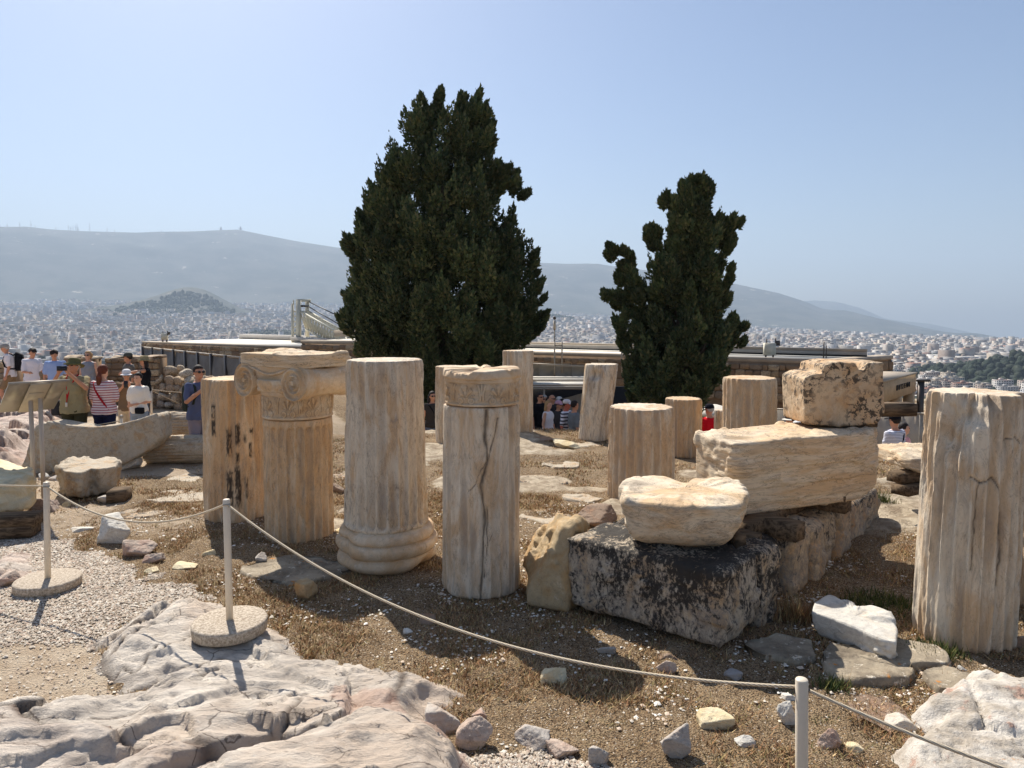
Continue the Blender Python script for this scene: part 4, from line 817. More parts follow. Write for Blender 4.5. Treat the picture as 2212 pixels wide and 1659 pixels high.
# ---------------------------------------------------------------- fluted drums and carved marbles
def column_geo(c, h, r0, r1, nfl=24, fd=0.028, seed=0, N=240, Mz=90, worn=0.6, ends=None, cracks=(), chips=0.05, lean=(0, 0), phase=0.0, rough_=0.006, patches=(), wornabove=None, bitten=()):
    """one drum: flutes with rounded channels, worn patches, chipped rim, cracks as grooves; returns V,F and the dirt and flute shade attributes"""
    th = np.arange(N) / N * 2 * pi; z = np.concatenate([[0, .006, .014], np.linspace(.025, h - .03, Mz), [h - .016, h - .007, h - .002]]); nz = len(z)
    T, Z = np.meshgrid(th, z); t = Z / h; Rr = r0 + (r1 - r0) * t; Pn = np.stack([np.cos(T), np.sin(T), Z], -1).reshape(-1, 3)
    s = np.mod((T + phase) * nfl / (2 * pi), 1.0); q = (s - .5) / .43; prof_ = np.where(np.abs(q) < 1, np.sqrt(np.maximum(0, 1 - q * q)), 0)
    w = fbm(Pn * [2.2, 2.2, 1.4] + seed * 3.7, seed, 4).reshape(T.shape); keep = 1 - ss(-.25, .45, w + (worn - .5) * 1.3) * .92
    if wornabove is not None: keep = np.maximum(keep * ss(h, wornabove, Z), ss(wornabove + .25, wornabove - .1, Z))
    if ends is not None:
        lo, hi = ends; fw = 2 * pi * r0 / nfl * .43
        dlo = np.where(Z < lo + fw, np.maximum(0, 1 - ((lo + fw - Z) / fw) ** 2 - q * q), 1.0) if lo is not None else 1.0
        dhi = np.where(Z > hi - fw, np.maximum(0, 1 - ((Z - hi + fw) / fw) ** 2 - q * q), 1.0) if hi is not None else 1.0
        prof_ = prof_ * np.sqrt(np.clip(np.minimum(dlo, dhi) * 3, 0, 1)) * ((Z > (lo if lo is not None else -1)) & (Z < (hi if hi is not None else 99)))
        keep = np.maximum(keep, .55)
    Rr = Rr - fd * prof_ * keep; Rr -= (1 - keep) * fd * .35
    Rr += rough_ * fbm(Pn * [5, 5, 2.5] + seed, seed + 2, 5).reshape(T.shape)
    ar = ss(.42, .5, np.abs(s - .5)) * np.maximum(0, fbm(Pn * [9, 9, 14] + seed, seed + 7, 3).reshape(T.shape)) * .018 * keep; Rr -= ar
    rim = fbm(np.stack([np.cos(T) * 2.2, np.sin(T) * 2.2, Z * 3], -1).reshape(-1, 3) + seed * 1.3, seed + 4, 4).reshape(T.shape)
    Rr -= np.maximum(0, rim + .05) * chips * (np.exp(-(h - Z) / .07) + .6 * np.exp(-Z / .06)) + .012 * np.exp(-(h - Z) / .012) + .012 * np.exp(-Z / .012)
    for (tb, zb_, wt, hz, dp) in bitten:
        dt = (np.mod(T - tb + pi, 2 * pi) - pi) * r0; e = (dt / wt) ** 2 + ((Z - zb_) / hz) ** 2; Rr -= dp * np.exp(-e ** 2) * (1 + .5 * rim)
    dirt = np.zeros(T.shape); fi = np.floor((T + phase) * nfl / (2 * pi)).astype(int); SHADE_PATINA = prof_ * keep * np.clip(.55 + .5 * _h(fi, fi * 0, fi * 0 + 3, seed) + .7 * fbm(Pn * [3, 3, .9] + seed, seed + 12, 4).reshape(T.shape), 0, 1)  # random patina per flute, scaled by channel depth to paint shade into the flutes
    for line in cracks:
        L, dep, wid = line; d = np.full(T.shape, 9.0)
        for (a, b) in zip(L[:-1], L[1:]):
            A = np.array([a[0] * r0, a[1]]); B = np.array([b[0] * r0, b[1]]); X = T * r0 + .016 * fbm(Pn * 7, 5, 4).reshape(T.shape); e = B - A
            u = np.clip(((X - A[0]) * e[0] + (Z - A[1]) * e[1]) / (e @ e), 0, 1); d = np.minimum(d, np.hypot(X - A[0] - u * e[0], Z - A[1] - u * e[1]))
        wv = wid * (1 + .7 * fbm(Pn * 6 + 3, 9, 3).reshape(T.shape)); k = np.exp(-(d / wv) ** 2); Rr -= dep * k; dirt = np.maximum(dirt, .75 * np.exp(-(d / (wv * .55)) ** 2))
    for (tb, zb_, wt, hz) in patches:
        dt = (np.mod(T - tb + pi, 2 * pi) - pi) * r0; e = np.maximum(np.abs(dt / wt), np.abs((Z - zb_) / hz)); nz_ = fbm(Pn * [16, 16, 14], 31, 4).reshape(T.shape)
        dirt = np.maximum(dirt, ss(1.15, .75, e + .45 * nz_) * ss(-.5, .3, nz_ + .35) * .95)
    X = c[0] + Rr * np.cos(T) + lean[0] * t; Y = c[1] + Rr * np.sin(T) + lean[1] * t; rings = np.stack([X, Y, c[2] + Z], -1)
    top = []
    tn = fbm(np.stack([np.cos(th) * 2, np.sin(th) * 2, th * 0], -1) + seed, seed + 6, 3)
    for f in (.97, .88, .7, .45, .2):
        rg_ = rings[-1].copy(); cc = rg_.mean(0); rg_[:, :2] = cc[:2] + (rg_[:, :2] - cc[:2]) * f; rg_[:, 2] = c[2] + h + .012 * fbm(np.c_[rg_[:, :2] * 5, np.zeros(N)] + seed, seed + 8, 4) * min(1, (1 - f) * 6); top.append(rg_)
    rings = np.concatenate([rings, np.array(top)]); dirt = np.concatenate([dirt, np.zeros((5, N))]); SHADE_PATINA = np.concatenate([SHADE_PATINA, np.zeros((5, N))]); V, F = loft(rings)
    return V, F, {'dirt': np.concatenate([dirt.ravel(), [0, 0]]), 'shade_patina': np.concatenate([SHADE_PATINA.ravel(), [0, 0]])}
def place(pb, top_y, w_px):
    """base point, height and radius from where the drum stands on the ground"""
    b = at(pb[0], pb[1], 0.0); d = ray(pb[0], pb[1]); r = w_px / 2 / F0 * (b[1] * cos(PITCH) + CAMZ * sin(PITCH)); b = b + np.array([b[0], b[1], 0]) / np.hypot(b[0], b[1]) * r * .95
    tp = aty(pb[0], top_y, b[1]); return b, tp[2], r
def column(name, label, pb, top_y, w_bot, w_top, mat, lean_px=0, **k):
    b, h, r = place(pb, top_y, w_bot); dd = b[1]; b[2] = -.04; k.setdefault('lean', (lean_px / F0 * dd, 0))
    V, F, dirt = column_geo(b, h + .04, r, r * w_top / w_bot, **k); o = mk(name, V, F, M[mat], attr=dirt); return tag(o, label, 'column drum', 'marble column drums standing on the grass'), b, h, r  # dirt also holds shade_patina, the painted flute shade and patina
FB = 1.5 * pi
column('column_drum', 'broad fluted drum with black lichen streaks beside the voluted capital', (513, 1126), 816, 138, 138, 'column_warm', seed=1, worn=.5, fd=.034, phase=.12,
       patches=[(FB - .35, 1.32, .032, .08), (FB - .35, 1.14, .032, .10), (FB + .16, .97, .034, .15), (FB + .42, 1.06, .032, .12), (FB + .16, .42, .042, .22), (FB + .42, .45, .040, .24), (FB + .42, .78, .02, .06), (FB + .66, 1.0, .02, .05), (FB + .86, 1.08, .025, .03), (FB + .82, .86, .018, .09), (FB + .68, .42, .02, .12)])
cb, ch_, cr_ = place((648, 1174), 900, 152); cb[2] = -.04
ion = thing('ionic_column', 'fluted drum carrying a scrolled capital with palmette band', 'column', (cb[0], cb[1], 0), 'marble column drums standing on the grass')
V, F, dirt = column_geo(cb, ch_ + .04, cr_ * 1.0, cr_ * .99, seed=2, worn=.15, fd=.034, ends=(None, ch_ - .03), rough_=.007, chips=.02, phase=.06, N=264, Mz=110); mk('shaft', V, F, M['column_warm'], ion, attr=dirt)  # dirt also holds shade_patina, the painted flute shade and patina
def spiral_h(x, y, R_, turns=2.6, hand=1):
    """raised spiral fillet on a disc of radius R_"""
    r = np.hypot(x, y) / R_; a = np.arctan2(y, x * hand) / (2 * pi); ph = np.mod(np.log(np.maximum(r, .03)) / np.log(.58) - a, 1.0)
    return np.where(r < .14, 1.0, ss(.0, .16, ph) * ss(.5, .34, ph)) * ss(1.03, .97, r)
def palmette(u, v):
    """one palmette with its flanking scrolls: u in -1..1 across, v in 0..1 up; returns relief 0..1"""
    h = np.zeros(u.shape); x, y = u, v - .28; a = np.arctan2(x, np.maximum(y, 1e-3)); r = np.hypot(x * .8, y)
    pet = np.cos(a * 8.5) * .5 + .5; h = np.maximum(h, np.where((y > 0) & (r < .62 - .12 * np.abs(a)) & (np.abs(a) < 1.35), ss(.35, .7, pet), 0))
    for sx in (-1, 1):
        cx, cy = sx * .36, .14; dx, dy = u - cx, (v - cy) * 1.35; rr = np.hypot(dx, dy); ring = np.exp(-((rr - .15) / .05) ** 2) + np.exp(-(rr / .05) ** 2); h = np.maximum(h, ring)
        e = np.abs(u) - .92 + .35 * (v - .3) ** 2; h = np.maximum(h, np.exp(-(e / .05) ** 2) * (v > .15) * (v < .93)); e2 = np.abs(u) - .98; h = np.maximum(h, np.exp(-(e2 / .035) ** 2) * (v > .4) * (v < .95))
    return np.clip(h, 0, 1)
def band_geo(c, z0, z1, r0, r1, motifs, depth, N=560, Mz=40, seed=0, phase=0.0, worn=.0, margins=(.1, .14), sweep=1.0):
    th = np.arange(N) / N * 2 * pi; v = np.linspace(0, 1, Mz); T, Vv = np.meshgrid(th, v); Rr = r0 + (r1 - r0) * Vv
    u = np.mod((T + phase) / (2 * pi) * motifs, 1.0) * 2 - 1; vv = (Vv - margins[0]) / (1 - margins[0] - margins[1]); hgt = palmette(u, vv) * (vv > 0) * (vv < 1)
    Pn = np.stack([np.cos(T), np.sin(T), Vv], -1).reshape(-1, 3); k = 1 - worn * ss(-.2, .4, fbm(Pn * 3 + seed, seed, 3).reshape(T.shape))
    rec = ((vv > 0) & (vv < 1)) * 1.0; Rr = Rr - depth * rec * (1 - hgt) * k; Rr += .004 * fbm(Pn * 9, seed, 4).reshape(T.shape)
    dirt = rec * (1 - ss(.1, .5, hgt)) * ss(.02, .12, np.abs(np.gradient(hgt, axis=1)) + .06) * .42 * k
    return np.stack([c[0] + Rr * np.cos(T), c[1] + Rr * np.sin(T), z0 + (z1 - z0) * Vv], -1), dirt
rg0, dt0 = band_geo(cb, ch_ + .012, ch_ + .30, cr_ * 1.0, cr_ * 1.03, 9, .014, seed=3, phase=.5)
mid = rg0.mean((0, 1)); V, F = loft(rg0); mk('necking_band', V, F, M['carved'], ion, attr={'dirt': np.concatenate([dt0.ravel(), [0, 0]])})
# echinus with beads
N = 300; th = np.arange(N) / N * 2 * pi; zz = np.linspace(0, 1, 14); T, Zv = np.meshgrid(th, zz); Rr = cr_ * (1.03 + .10 * np.sin(Zv * pi * .55)) + .010 * np.abs(np.sin(T * 16)) * np.sin(Zv * pi)
ze0, ze1 = ch_ + .30, ch_ + .43; V, F = loft(np.stack([cb[0] + Rr * np.cos(T), cb[1] + Rr * np.sin(T), ze0 + (ze1 - ze0) * Zv], -1)); mk('echinus', V, F, M['carved'], ion)
# capital: front turned to the viewer's left
ca = R(-32); wx = np.array([cos(ca), -sin(ca), 0.0]); wx = np.array([cos(R(33)), -sin(R(33)), 0]); fy = np.array([-wx[1], wx[0], 0]) * -1.0
# wx runs along the scrolled front, fy points out of it toward the viewer
CW, CD, VR = .39, .36, .18; zv = ch_ + .41; cc = np.array([cb[0], cb[1], 0]) + fy * .02
def cap_pt(a, b, z): return cc + wx * a + fy * b + np.array([0, 0, z])
for sx in (-1, 1):
    n = 96; th = np.arange(n) / n * 2 * pi; rings = []; bs = np.linspace(-CD, CD, 40)
    for b in bs:
        w = 1 - .22 * cos(b / CD * pi / 2) ** 2; rr = VR * w * (1 + .018 * sin(b * 60)) * np.ones(n); rr = rr + .006 * fbm(np.stack([np.cos(th) * 2, np.sin(th) * 2, np.full(n, b * 5)], -1), 12, 3)
        rings.append([cap_pt(sx * CW + r * cos(t), b, zv + r * sin(t)) for r, t in zip(rr, th)])
    front = []
    for f in np.linspace(.985, .04, 26):
        x, y = VR * f * np.cos(th), VR * f * np.sin(th); hgt = spiral_h(x, y, VR, hand=-sx) * .034 - .014
        front.append([cap_pt(sx * CW + a_, CD + e_, zv + c_) for a_, c_, e_ in zip(x, y, hgt)])
    rings = np.concatenate([np.array(rings), np.array(front)]); V, F = loft(rings); V = rough(V, F, .006, 7, 20 + sx, 4)
    dv = np.zeros(len(V)); mk('scroll', V, F, M['carved'], ion, attr={'dirt': dv})
# cushion between the scrolls and the abacus on top
def cap_block(x0, x1, y0, y1, z0, z1, seed, mat, name, sag=0.0, n=26, amp=.012, chip=.03):
    pts = [cap_pt(a, b, 0) for a, b in ((x0, y0), (x1, y0), (x1, y1), (x0, y1))]; V, F = blockgeo(pts, z0, z1, n, 26); loc = (V - cc) @ wx; V[:, 2] -= sag * np.cos(np.clip(loc / CW, -1, 1) * pi / 2) ** 2
    V = rough(V, F, amp, 5, seed, 5, chip, 5); return mk(name, V, F, M[mat], ion)
cap_block(-CW * .98, CW * .98, -CD * .86, CD * .93, zv - .05, zv + .22, 5, 'carved', 'cushion', sag=.055)
cap_block(-CW - .10, CW + .08, -CD * .95, CD * .97, zv + .15, zv + .29, 6, 'layered', 'abacus', chip=.03, n=40)
for k in range(2):
    s = np.linspace(-CW * .86, CW * .86, 40); P = [cap_pt(a, CD * .955, zv + .15 - k * .12 - (.075 + .01 * k) * cos(a / CW * pi / 2) ** 2) for a in s]; Geo().add(*tube(P, .014, 7)).mk('channel_fillet', M['carved'], ion)
P = [cap_pt(a, CD * .9, zv - .085) for a in np.linspace(-CW * .5, CW * .5, 20)]; Geo().add(*tube(P, .030 + .006 * np.sin(np.arange(20) * 2.2), 8)).mk('bead_roll', M['carved'], ion)
# drum on moulded base
b3, h3, r3 = place((836, 1238), 776, 200)
bas = thing('based_column', 'worn fluted drum standing on a rounded moulded base', 'column', (b3[0], b3[1], 0), 'marble column drums standing on the grass')
rb = 112 / F0 * (b3[1] + .1); zs_, rs_ = [], []
prof_b = [(-.03, .80), (0, .86), (.03, .93), (.06, .945), (.09, .93), (.108, .915), (.114, .87), (.120, .87), (.126, .915), (.15, .95), (.18, .985), (.21, .99), (.235, .965), (.246, .94), (.250, .875), (.258, .87), (.262, .90), (.275, .915), (.30, .92), (.325, .905), (.345, .87), (.352, .82), (.356, .78), (.362, .78)]
N = 220; th = np.arange(N) / N * 2 * pi; rings = []
for z, f in prof_b:
    rr = rb * f * np.ones(N); rr += .012 * fbm(np.stack([np.cos(th) * 2.5, np.sin(th) * 2.5, np.full(N, z * 6)], -1), 44, 4); bl = np.exp(-((np.mod(th - FB + .95 + pi, 2 * pi) - pi) / .33) ** 2); rr -= bl * .10 * ss(.06, .18, z) * (1 - .4 * ss(.2, .3, z)); br = np.exp(-((np.mod(th - FB - 1.15 + pi, 2 * pi) - pi) / .3) ** 2); rr -= br * .08 * ss(.16, .0, z)
    rings.append(np.stack([b3[0] + rr * np.cos(th), b3[1] + rr * np.sin(th), np.full(N, z)], -1))
V, F = loft(rings); V = rough(V, F, .003, 9, 45, 4); mk('base', V, F, M['carved'], bas)
r3s = 90 / F0 * (b3[1] + .1); V, F, dirt = column_geo((b3[0], b3[1], .362), h3 - .362, r3s, r3s * .92, seed=5, worn=.68, fd=.04, ends=(.035, None), wornabove=.42, chips=.03, rough_=.007, N=264, Mz=110, phase=.05); th_ = None  # dirt also holds shade_patina, the painted flute shade and patina
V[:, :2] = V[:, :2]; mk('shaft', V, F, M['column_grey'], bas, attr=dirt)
# drum with carved collar
b4, h4, r4 = place((1040, 1287), 872, 180); b4[2] = -.04
cl = thing('collared_column', 'cracked plain drum topped by a carved palmette collar', 'column', (b4[0], b4[1], 0), 'marble column drums standing on the grass')
tc = FB + .08; V, F, dirt = column_geo(b4, h4 + .04, r4, r4 * .965, seed=6, worn=.6, fd=.022, chips=.03, rough_=.006, N=300, Mz=140,  # dirt also holds shade_patina, the painted flute shade and patina
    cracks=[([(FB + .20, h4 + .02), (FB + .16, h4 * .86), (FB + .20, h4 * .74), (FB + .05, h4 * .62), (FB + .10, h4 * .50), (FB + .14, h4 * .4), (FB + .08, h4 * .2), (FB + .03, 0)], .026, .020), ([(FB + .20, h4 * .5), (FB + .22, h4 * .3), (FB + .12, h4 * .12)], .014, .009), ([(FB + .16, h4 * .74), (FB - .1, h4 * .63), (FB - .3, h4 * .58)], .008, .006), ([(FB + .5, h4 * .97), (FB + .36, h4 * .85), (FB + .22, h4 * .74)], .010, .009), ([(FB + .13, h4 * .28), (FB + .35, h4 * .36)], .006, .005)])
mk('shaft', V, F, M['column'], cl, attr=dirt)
rc = 80 / F0 * (b4[1] + .1); zt4 = CAMZ - (795 - 680) / F0 * b4[1]; cx4 = np.array([b4[0] + .012 * b4[1] / 6, b4[1], 0]); rgb, dtb = band_geo(cx4, h4 + .012, h4 + .012 + (zt4 - h4) * .72, rc * .985, rc, 7, .016, seed=8, phase=-.25, worn=.5)
N = rgb.shape[1]; th = np.arange(N) / N * 2 * pi; up_r = []; zc0 = h4 + .012 + (zt4 - h4) * .72
nn = fbm(np.stack([np.cos(th) * 2.2, np.sin(th) * 2.2, th * 0], -1), 71, 4); ztop = zc0 + (zt4 - zc0) * (1 - np.clip(nn, 0, .5) * .7)
for f, rf in ((.03, 1.03), (.12, 1.045), (.3, 1.05), (.6, 1.045), (.9, 1.03), (1.0, 1.0), (1.02, .95), (1.03, .8), (1.0, .5), (1.02, .2)): rr = rc * rf * (1 - .05 * np.clip(nn, 0, 1) * (f > .5)); up_r.append(np.stack([cx4[0] + rr * np.cos(th), cx4[1] + rr * np.sin(th), zc0 + (ztop - zc0) * f + .008 * fbm(np.stack([rr * np.cos(th) * 6, rr * np.sin(th) * 6, th * 0], -1), 72, 3)], -1))
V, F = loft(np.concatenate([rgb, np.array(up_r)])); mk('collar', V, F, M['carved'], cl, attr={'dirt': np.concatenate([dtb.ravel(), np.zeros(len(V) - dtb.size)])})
# drums farther back
column('column_drum', 'narrow drum mostly hidden behind the carved-collar column', (975, 958), 791, 72, 70, 'column', seed=7, N=144, Mz=60, worn=.6)
column('column_drum', 'tallest slim drum at the back between collar column and cypress', (1119, 935), 757, 68, 68, 'column', seed=8, N=160, Mz=60, worn=.55)
column('column_drum', 'drum leaning to one side beside the waiting crowd', (1280, 950), 786, 66, 74, 'column_grey', lean_px=19, seed=9, N=160, Mz=60, worn=.75, chips=.09, bitten=[(FB - .5, 1.28, .12, .09, .07)])
column('column_drum', 'thick fluted drum with dowel hole in its top, behind the white block', (1384, 1090), 878, 150, 146, 'column', seed=10, N=264, worn=.3, fd=.036, chips=.05, phase=.1)
column('column_drum', 'short fluted drum tucked behind the thick drum with the dowel hole', (1475, 985), 860, 81, 80, 'column_warm', seed=11, N=160, Mz=50, worn=.3, chips=.06)
column('column_drum', 'fluted drum with strong orange streaks left of the square lichened block', (1617, 1000), 815, 118, 116, 'column_warm', seed=12, N=240, Mz=70, worn=.2, fd=.022)
column('column_drum', 'small dark-fluted drum stump beside the man in red', (1560, 962), 886, 36, 36, 'column_grey', seed=13, N=120, Mz=40, worn=.2)
o, b11, h11, r11 = column('column_drum', 'tallest fluted drum with broken shoulder, nearest the viewer', (2076, 1398), 846, 208, 196, 'column', seed=14, N=336, Mz=160, worn=.34, fd=.038, chips=.05, lean_px=14, rough_=.008, phase=.03,
    bitten=[(FB - .80, 1.82, .20, .17, .09), (FB - .42, 1.86, .15, .10, .05), (FB - 1.0, 1.58, .11, .15, .07), (FB - .55, 1.70, .10, .06, .04), (FB + .95, 1.84, .1, .1, .06)], cracks=[([(FB + .62, 1.86), (FB + .66, 1.75), (FB + .65, 1.2)], .02, .012), ([(FB - .6, 1.28), (FB - .4, 1.24), (FB - .1, 1.28), (FB + .02, 1.2), (FB + .1, .9), (FB + .12, .5)], .016, .009), ([(FB - .42, 1.25), (FB - .45, 1.0), (FB - .5, .6)], .012, .007), ([(FB + .1, 1.55), (FB + .35, 1.58), (FB + .5, 1.53)], .01, .007)])
column('column_drum', 'orange-shaded drum at the picture edge behind the tallest fluted drum', (2280, 1330), 925, 170, 168, 'column_warm', seed=15, N=200, Mz=80, worn=.5)
# ---------------------------------------------------------------- ground of the site
def court(x, y):
    """the ground falls to the museum court behind the drums"""
    return -1.75 * ss(15.0, 17.6, y + .22 * np.clip(-x, 0, 40) + 3.6 * ss(1.6, 4.2, x)) * ss(-6.5, -3.0, x)
def gz(x, y):
    x = np.asarray(x, float); y = np.asarray(y, float); P = xy3(x.ravel() * .35, y.ravel() * .35); z = .045 * fbm(P, 21, 4).reshape(x.shape) + .012 * fbm(P * 7, 22, 4).reshape(x.shape)
    r = np.hypot(x, y); return z - .02 + court(x, y) - .40 * ss(12.6, 14.4, y) * ss(-4.6, -6.4, x) - 6.0 * ss(40, 50, r) - .3 * ss(24, 30, y) * (x < -6)
def inpoly(x, y, P):
    P = np.asarray(P); c = np.zeros(x.shape, bool); n = len(P)
    for i in range(n):
        x0, y0 = P[i]; x1, y1 = P[(i + 1) % n]; k = ((y0 > y) != (y1 > y)) & (x < (x1 - x0) * (y - y0) / (y1 - y0 + 1e-12) + x0); c ^= k
    return c
def gpoly(pts): return [at(px, py, 0)[:2] for px, py in pts]
ZN_GRAVEL = gpoly([(-900, 1150), (60, 1125), (180, 1190), (300, 1240), (430, 1262), (440, 1310), (300, 1330), (210, 1380), (60, 1400), (-900, 1420)])
ZN_SAND = gpoly([(-900, 1395), (120, 1360), (240, 1330), (215, 1400), (230, 1480), (330, 1520), (120, 1545), (-900, 1640)])
ZN_GRAV2 = gpoly([(1010, 1640), (1130, 1605), (1270, 1640), (1340, 1665), (1300, 1720), (980, 1720)])
ZN_LEFTPATH = gpoly([(-2000, 905), (330, 868), (470, 880), (440, 925), (360, 950), (100, 1010), (-300, 1090), (-2000, 1300)])
def soft(x, y, P, w):
    e = fbm(xy3(x.ravel() * 2.4, y.ravel() * 2.4), 55, 4).reshape(x.shape) * w; e2 = fbm(xy3(x.ravel() * 2.4 + 40, y.ravel() * 2.4), 56, 4).reshape(x.shape) * w
    return (inpoly(x + e, y + e2, P) * .6 + inpoly(x + e * 1.8, y + e2 * .6, P) * .4)
def zones(x, y):
    gr = np.maximum(soft(x, y, ZN_GRAVEL, .22), soft(x, y, ZN_GRAV2, .12)); sa = np.maximum(soft(x, y, ZN_SAND, .15), soft(x, y, ZN_LEFTPATH, .4)); far = ss(7.5, 12, np.hypot(x, y))
    q = fbm(xy3(x.ravel() * .55 + 9, y.ravel() * .8), 61, 4).reshape(x.shape); rk = ss(.12, .3, q) * ss(6.8, 8.5, y) * (x > -2.2) * .9; rk = np.maximum(rk, ss(.0, .3, q) * ss(8.5, 10, y) * .8 * (1 - ss(13, 16, y) * .4))
    left = ss(-2.6, -4.2, x) * ss(6.5, 8.5, y); sa = np.maximum(sa, left * ss(-.2, .3, q) * .6)
    return np.stack([gr, sa, np.minimum(rk, 1) * (1 - np.maximum(gr, sa))], -1)
ga = np.concatenate([np.linspace(-180, -56, 32)[:-1], np.linspace(-56, 56, 440), np.linspace(56, 180, 32)[1:]]) * pi / 180; gr_ = np.concatenate([[.0, .6], np.geomspace(1.2, 52, 250)])
RR, AA = np.meshgrid(gr_, ga, indexing='ij'); X, Y = RR * np.sin(AA), RR * np.cos(AA); Z = gz(X, Y); ZO = zones(X, Y)
lump = fbm(xy3(X.ravel() * 3.5, Y.ravel() * 3.5), 64, 5).reshape(X.shape); Z += ZO[..., 2] * (.05 + .05 * lump) + (1 - ZO.max(-1)) * .018 * fbm(xy3(X.ravel() * 9, Y.ravel() * 9), 65, 3).reshape(X.shape)
o = mk('ground', np.stack([X, Y, Z], -1).reshape(-1, 3), grid_faces(len(gr_), len(ga)), M['ground'], origin=(0, 0, 0), attr={'zone': ZO.reshape(-1, 3)}); struct(o)
# ---------------------------------------------------------------- bedrock outcrops
def outcrop(name, label, pts, hmax, seed, cell=.55, mat='bedrock', res=.019, pink=.3, edge=.30, tilt=.12, zfun=None, stepz=.055, steps=(), cracks=(), pinks=()):
    P = np.array(gpoly(pts)); lo, hi = P.min(0) - .3, P.max(0) + .3; nx, ny = int((hi[0] - lo[0]) / res) + 2, int((hi[1] - lo[1]) / res) + 2; xs, ys = np.linspace(lo[0], hi[0], nx), np.linspace(lo[1], hi[1], ny); X, Y = np.meshgrid(xs, ys)
    d = np.full(X.shape, 9.0)
    for i in range(len(P)):
        A, B = P[i], P[(i + 1) % len(P)]; e = B - A; u = np.clip(((X - A[0]) * e[0] + (Y - A[1]) * e[1]) / (e @ e + 1e-9), 0, 1); d = np.minimum(d, np.hypot(X - A[0] - u * e[0], Y - A[1] - u * e[1]))
    d = np.where(inpoly(X, Y, P), d, -d); Q = xy3(X.ravel(), Y.ravel()); d = d + (.05 if len(steps) else .10) * fbm(Q * 2.2, seed, 4).reshape(X.shape) + .04 * fbm(Q * 7, seed + 1, 3).reshape(X.shape)
    wx_, wy_ = X + .12 * fbm(Q * 1.3, seed + 2, 3).reshape(X.shape), Y + .12 * fbm(Q * 1.3 + 7, seed + 3, 3).reshape(X.shape); ang = .45; ux, uy = (wx_ * cos(ang) + wy_ * sin(ang)) / (cell * 2.0), (-wx_ * sin(ang) + wy_ * cos(ang)) / cell
    rg = np.random.default_rng(seed); ci, cj = np.floor(ux).astype(int), np.floor(uy).astype(int); f1 = np.full(X.shape, 9.0); f2 = f1.copy(); hz = np.zeros(X.shape); pk = np.zeros(X.shape)
    H = lambda a, b, s: _h(a.ravel(), b.ravel(), np.zeros(a.size, int), s).reshape(a.shape)
    for di in (-1, 0, 1):
        for dj in (-1, 0, 1):
            a, b = ci + di, cj + dj; cx, cy = a + .5 + .42 * H(a, b, seed + 11), b + .5 + .42 * H(a, b, seed + 12); dd = np.hypot(ux - cx, uy - cy)
            pl = H(a, b, seed + 13) * stepz + tilt * ((ux - cx) * cell * 2 * H(a, b, seed + 14) * .5 + (uy - cy) * cell * (.35 + .6 * H(a, b, seed + 15))); c1 = dd < f1
            f2 = np.where(c1, f1, np.minimum(f2, dd)); hz = np.where(c1, pl, hz); pk = np.where(c1, H(a, b, seed + 16), pk); f1 = np.minimum(f1, dd)
    crack = ss(.0, .05, f2 - f1); z = gz(X, Y) + ss(-.02, edge, d) ** .7 * hmax * (1 + .5 * fbm(Q * .8, seed + 4, 3).reshape(X.shape)) + hz * ss(0, edge, d) - .022 * (1 - crack) * ss(0, .1, d)
    z += .024 * ridged(Q * [1.2, 3.4, 1] * 2.2, seed + 5, 6).reshape(X.shape) * ss(0, .2, d) + .010 * fbm(Q * 11, seed + 6, 5, .65).reshape(X.shape) - .022 * ss(.88, .98, ridged(np.stack([Q[:, 0] * .8 + Q[:, 1] * .6, (Q[:, 1] * .8 - Q[:, 0] * .6) * 3.2, Q[:, 2]], -1) * 1.1, seed + 9, 3).reshape(X.shape))
    led = np.mod(z * 9 + .8 * fbm(Q * 1.5, seed + 8, 3).reshape(X.shape), 1.0); z += .022 * (ss(.42, .58, led) - .5) * ss(0, .2, d)
    if zfun is not None: z += zfun(X, Y) * ss(0, .3, d)
    def pdist(L, n_=4):
        G_ = np.array([at(a, b, .08)[:2] for a, b in L]); wxx, wyy = X + .05 * fbm(Q * 3, seed + 31, 4).reshape(X.shape), Y + .05 * fbm(Q * 3 + 9, seed + 32, 4).reshape(X.shape); dm = np.full(X.shape, 9.0); sg = np.ones(X.shape)
        for A, B in zip(G_[:-1], G_[1:]):
            e = B - A; u = np.clip(((wxx - A[0]) * e[0] + (wyy - A[1]) * e[1]) / (e @ e), 0, 1); dd = np.hypot(wxx - A[0] - u * e[0], wyy - A[1] - u * e[1]); k = dd < dm; sg = np.where(k, np.sign((wxx - A[0]) * e[1] - (wyy - A[1]) * e[0]), sg); dm = np.minimum(dm, dd)
        return dm, sg
    for L, h_, fall in steps: dm, sg = pdist(L); z -= np.where(sg > 0, h_ * np.exp(-(dm / fall) ** 2) * ss(0, .03, dm), 0)
    xd = np.zeros(X.shape); pinkz = np.zeros(X.shape)
    for PZ in pinks: pinkz = np.maximum(pinkz, .38 * soft(X, Y, gpoly(PZ), .10))
    for L, dp_, wd in cracks: dm, sg = pdist(L); k = np.exp(-(dm / wd) ** 2); z -= dp_ * k; xd = np.maximum(xd, k * .9)
    z = np.where(d < -.02, z - .25 * ss(-.02, -.2, d), z); dirt = np.clip(np.maximum(xd, (1 - crack) * .8) + .5 * ss(-.02, -.1, -d * 0 - d) * 0, 0, 1)
    F = grid_faces(ny, nx); keep = (d.ravel()[F] > -.16).any(1); F = F[keep]; used = np.unique(F); mp = np.zeros(nx * ny, int); mp[used] = np.arange(len(used))
    V = np.stack([X, Y, z], -1).reshape(-1, 3)[used]
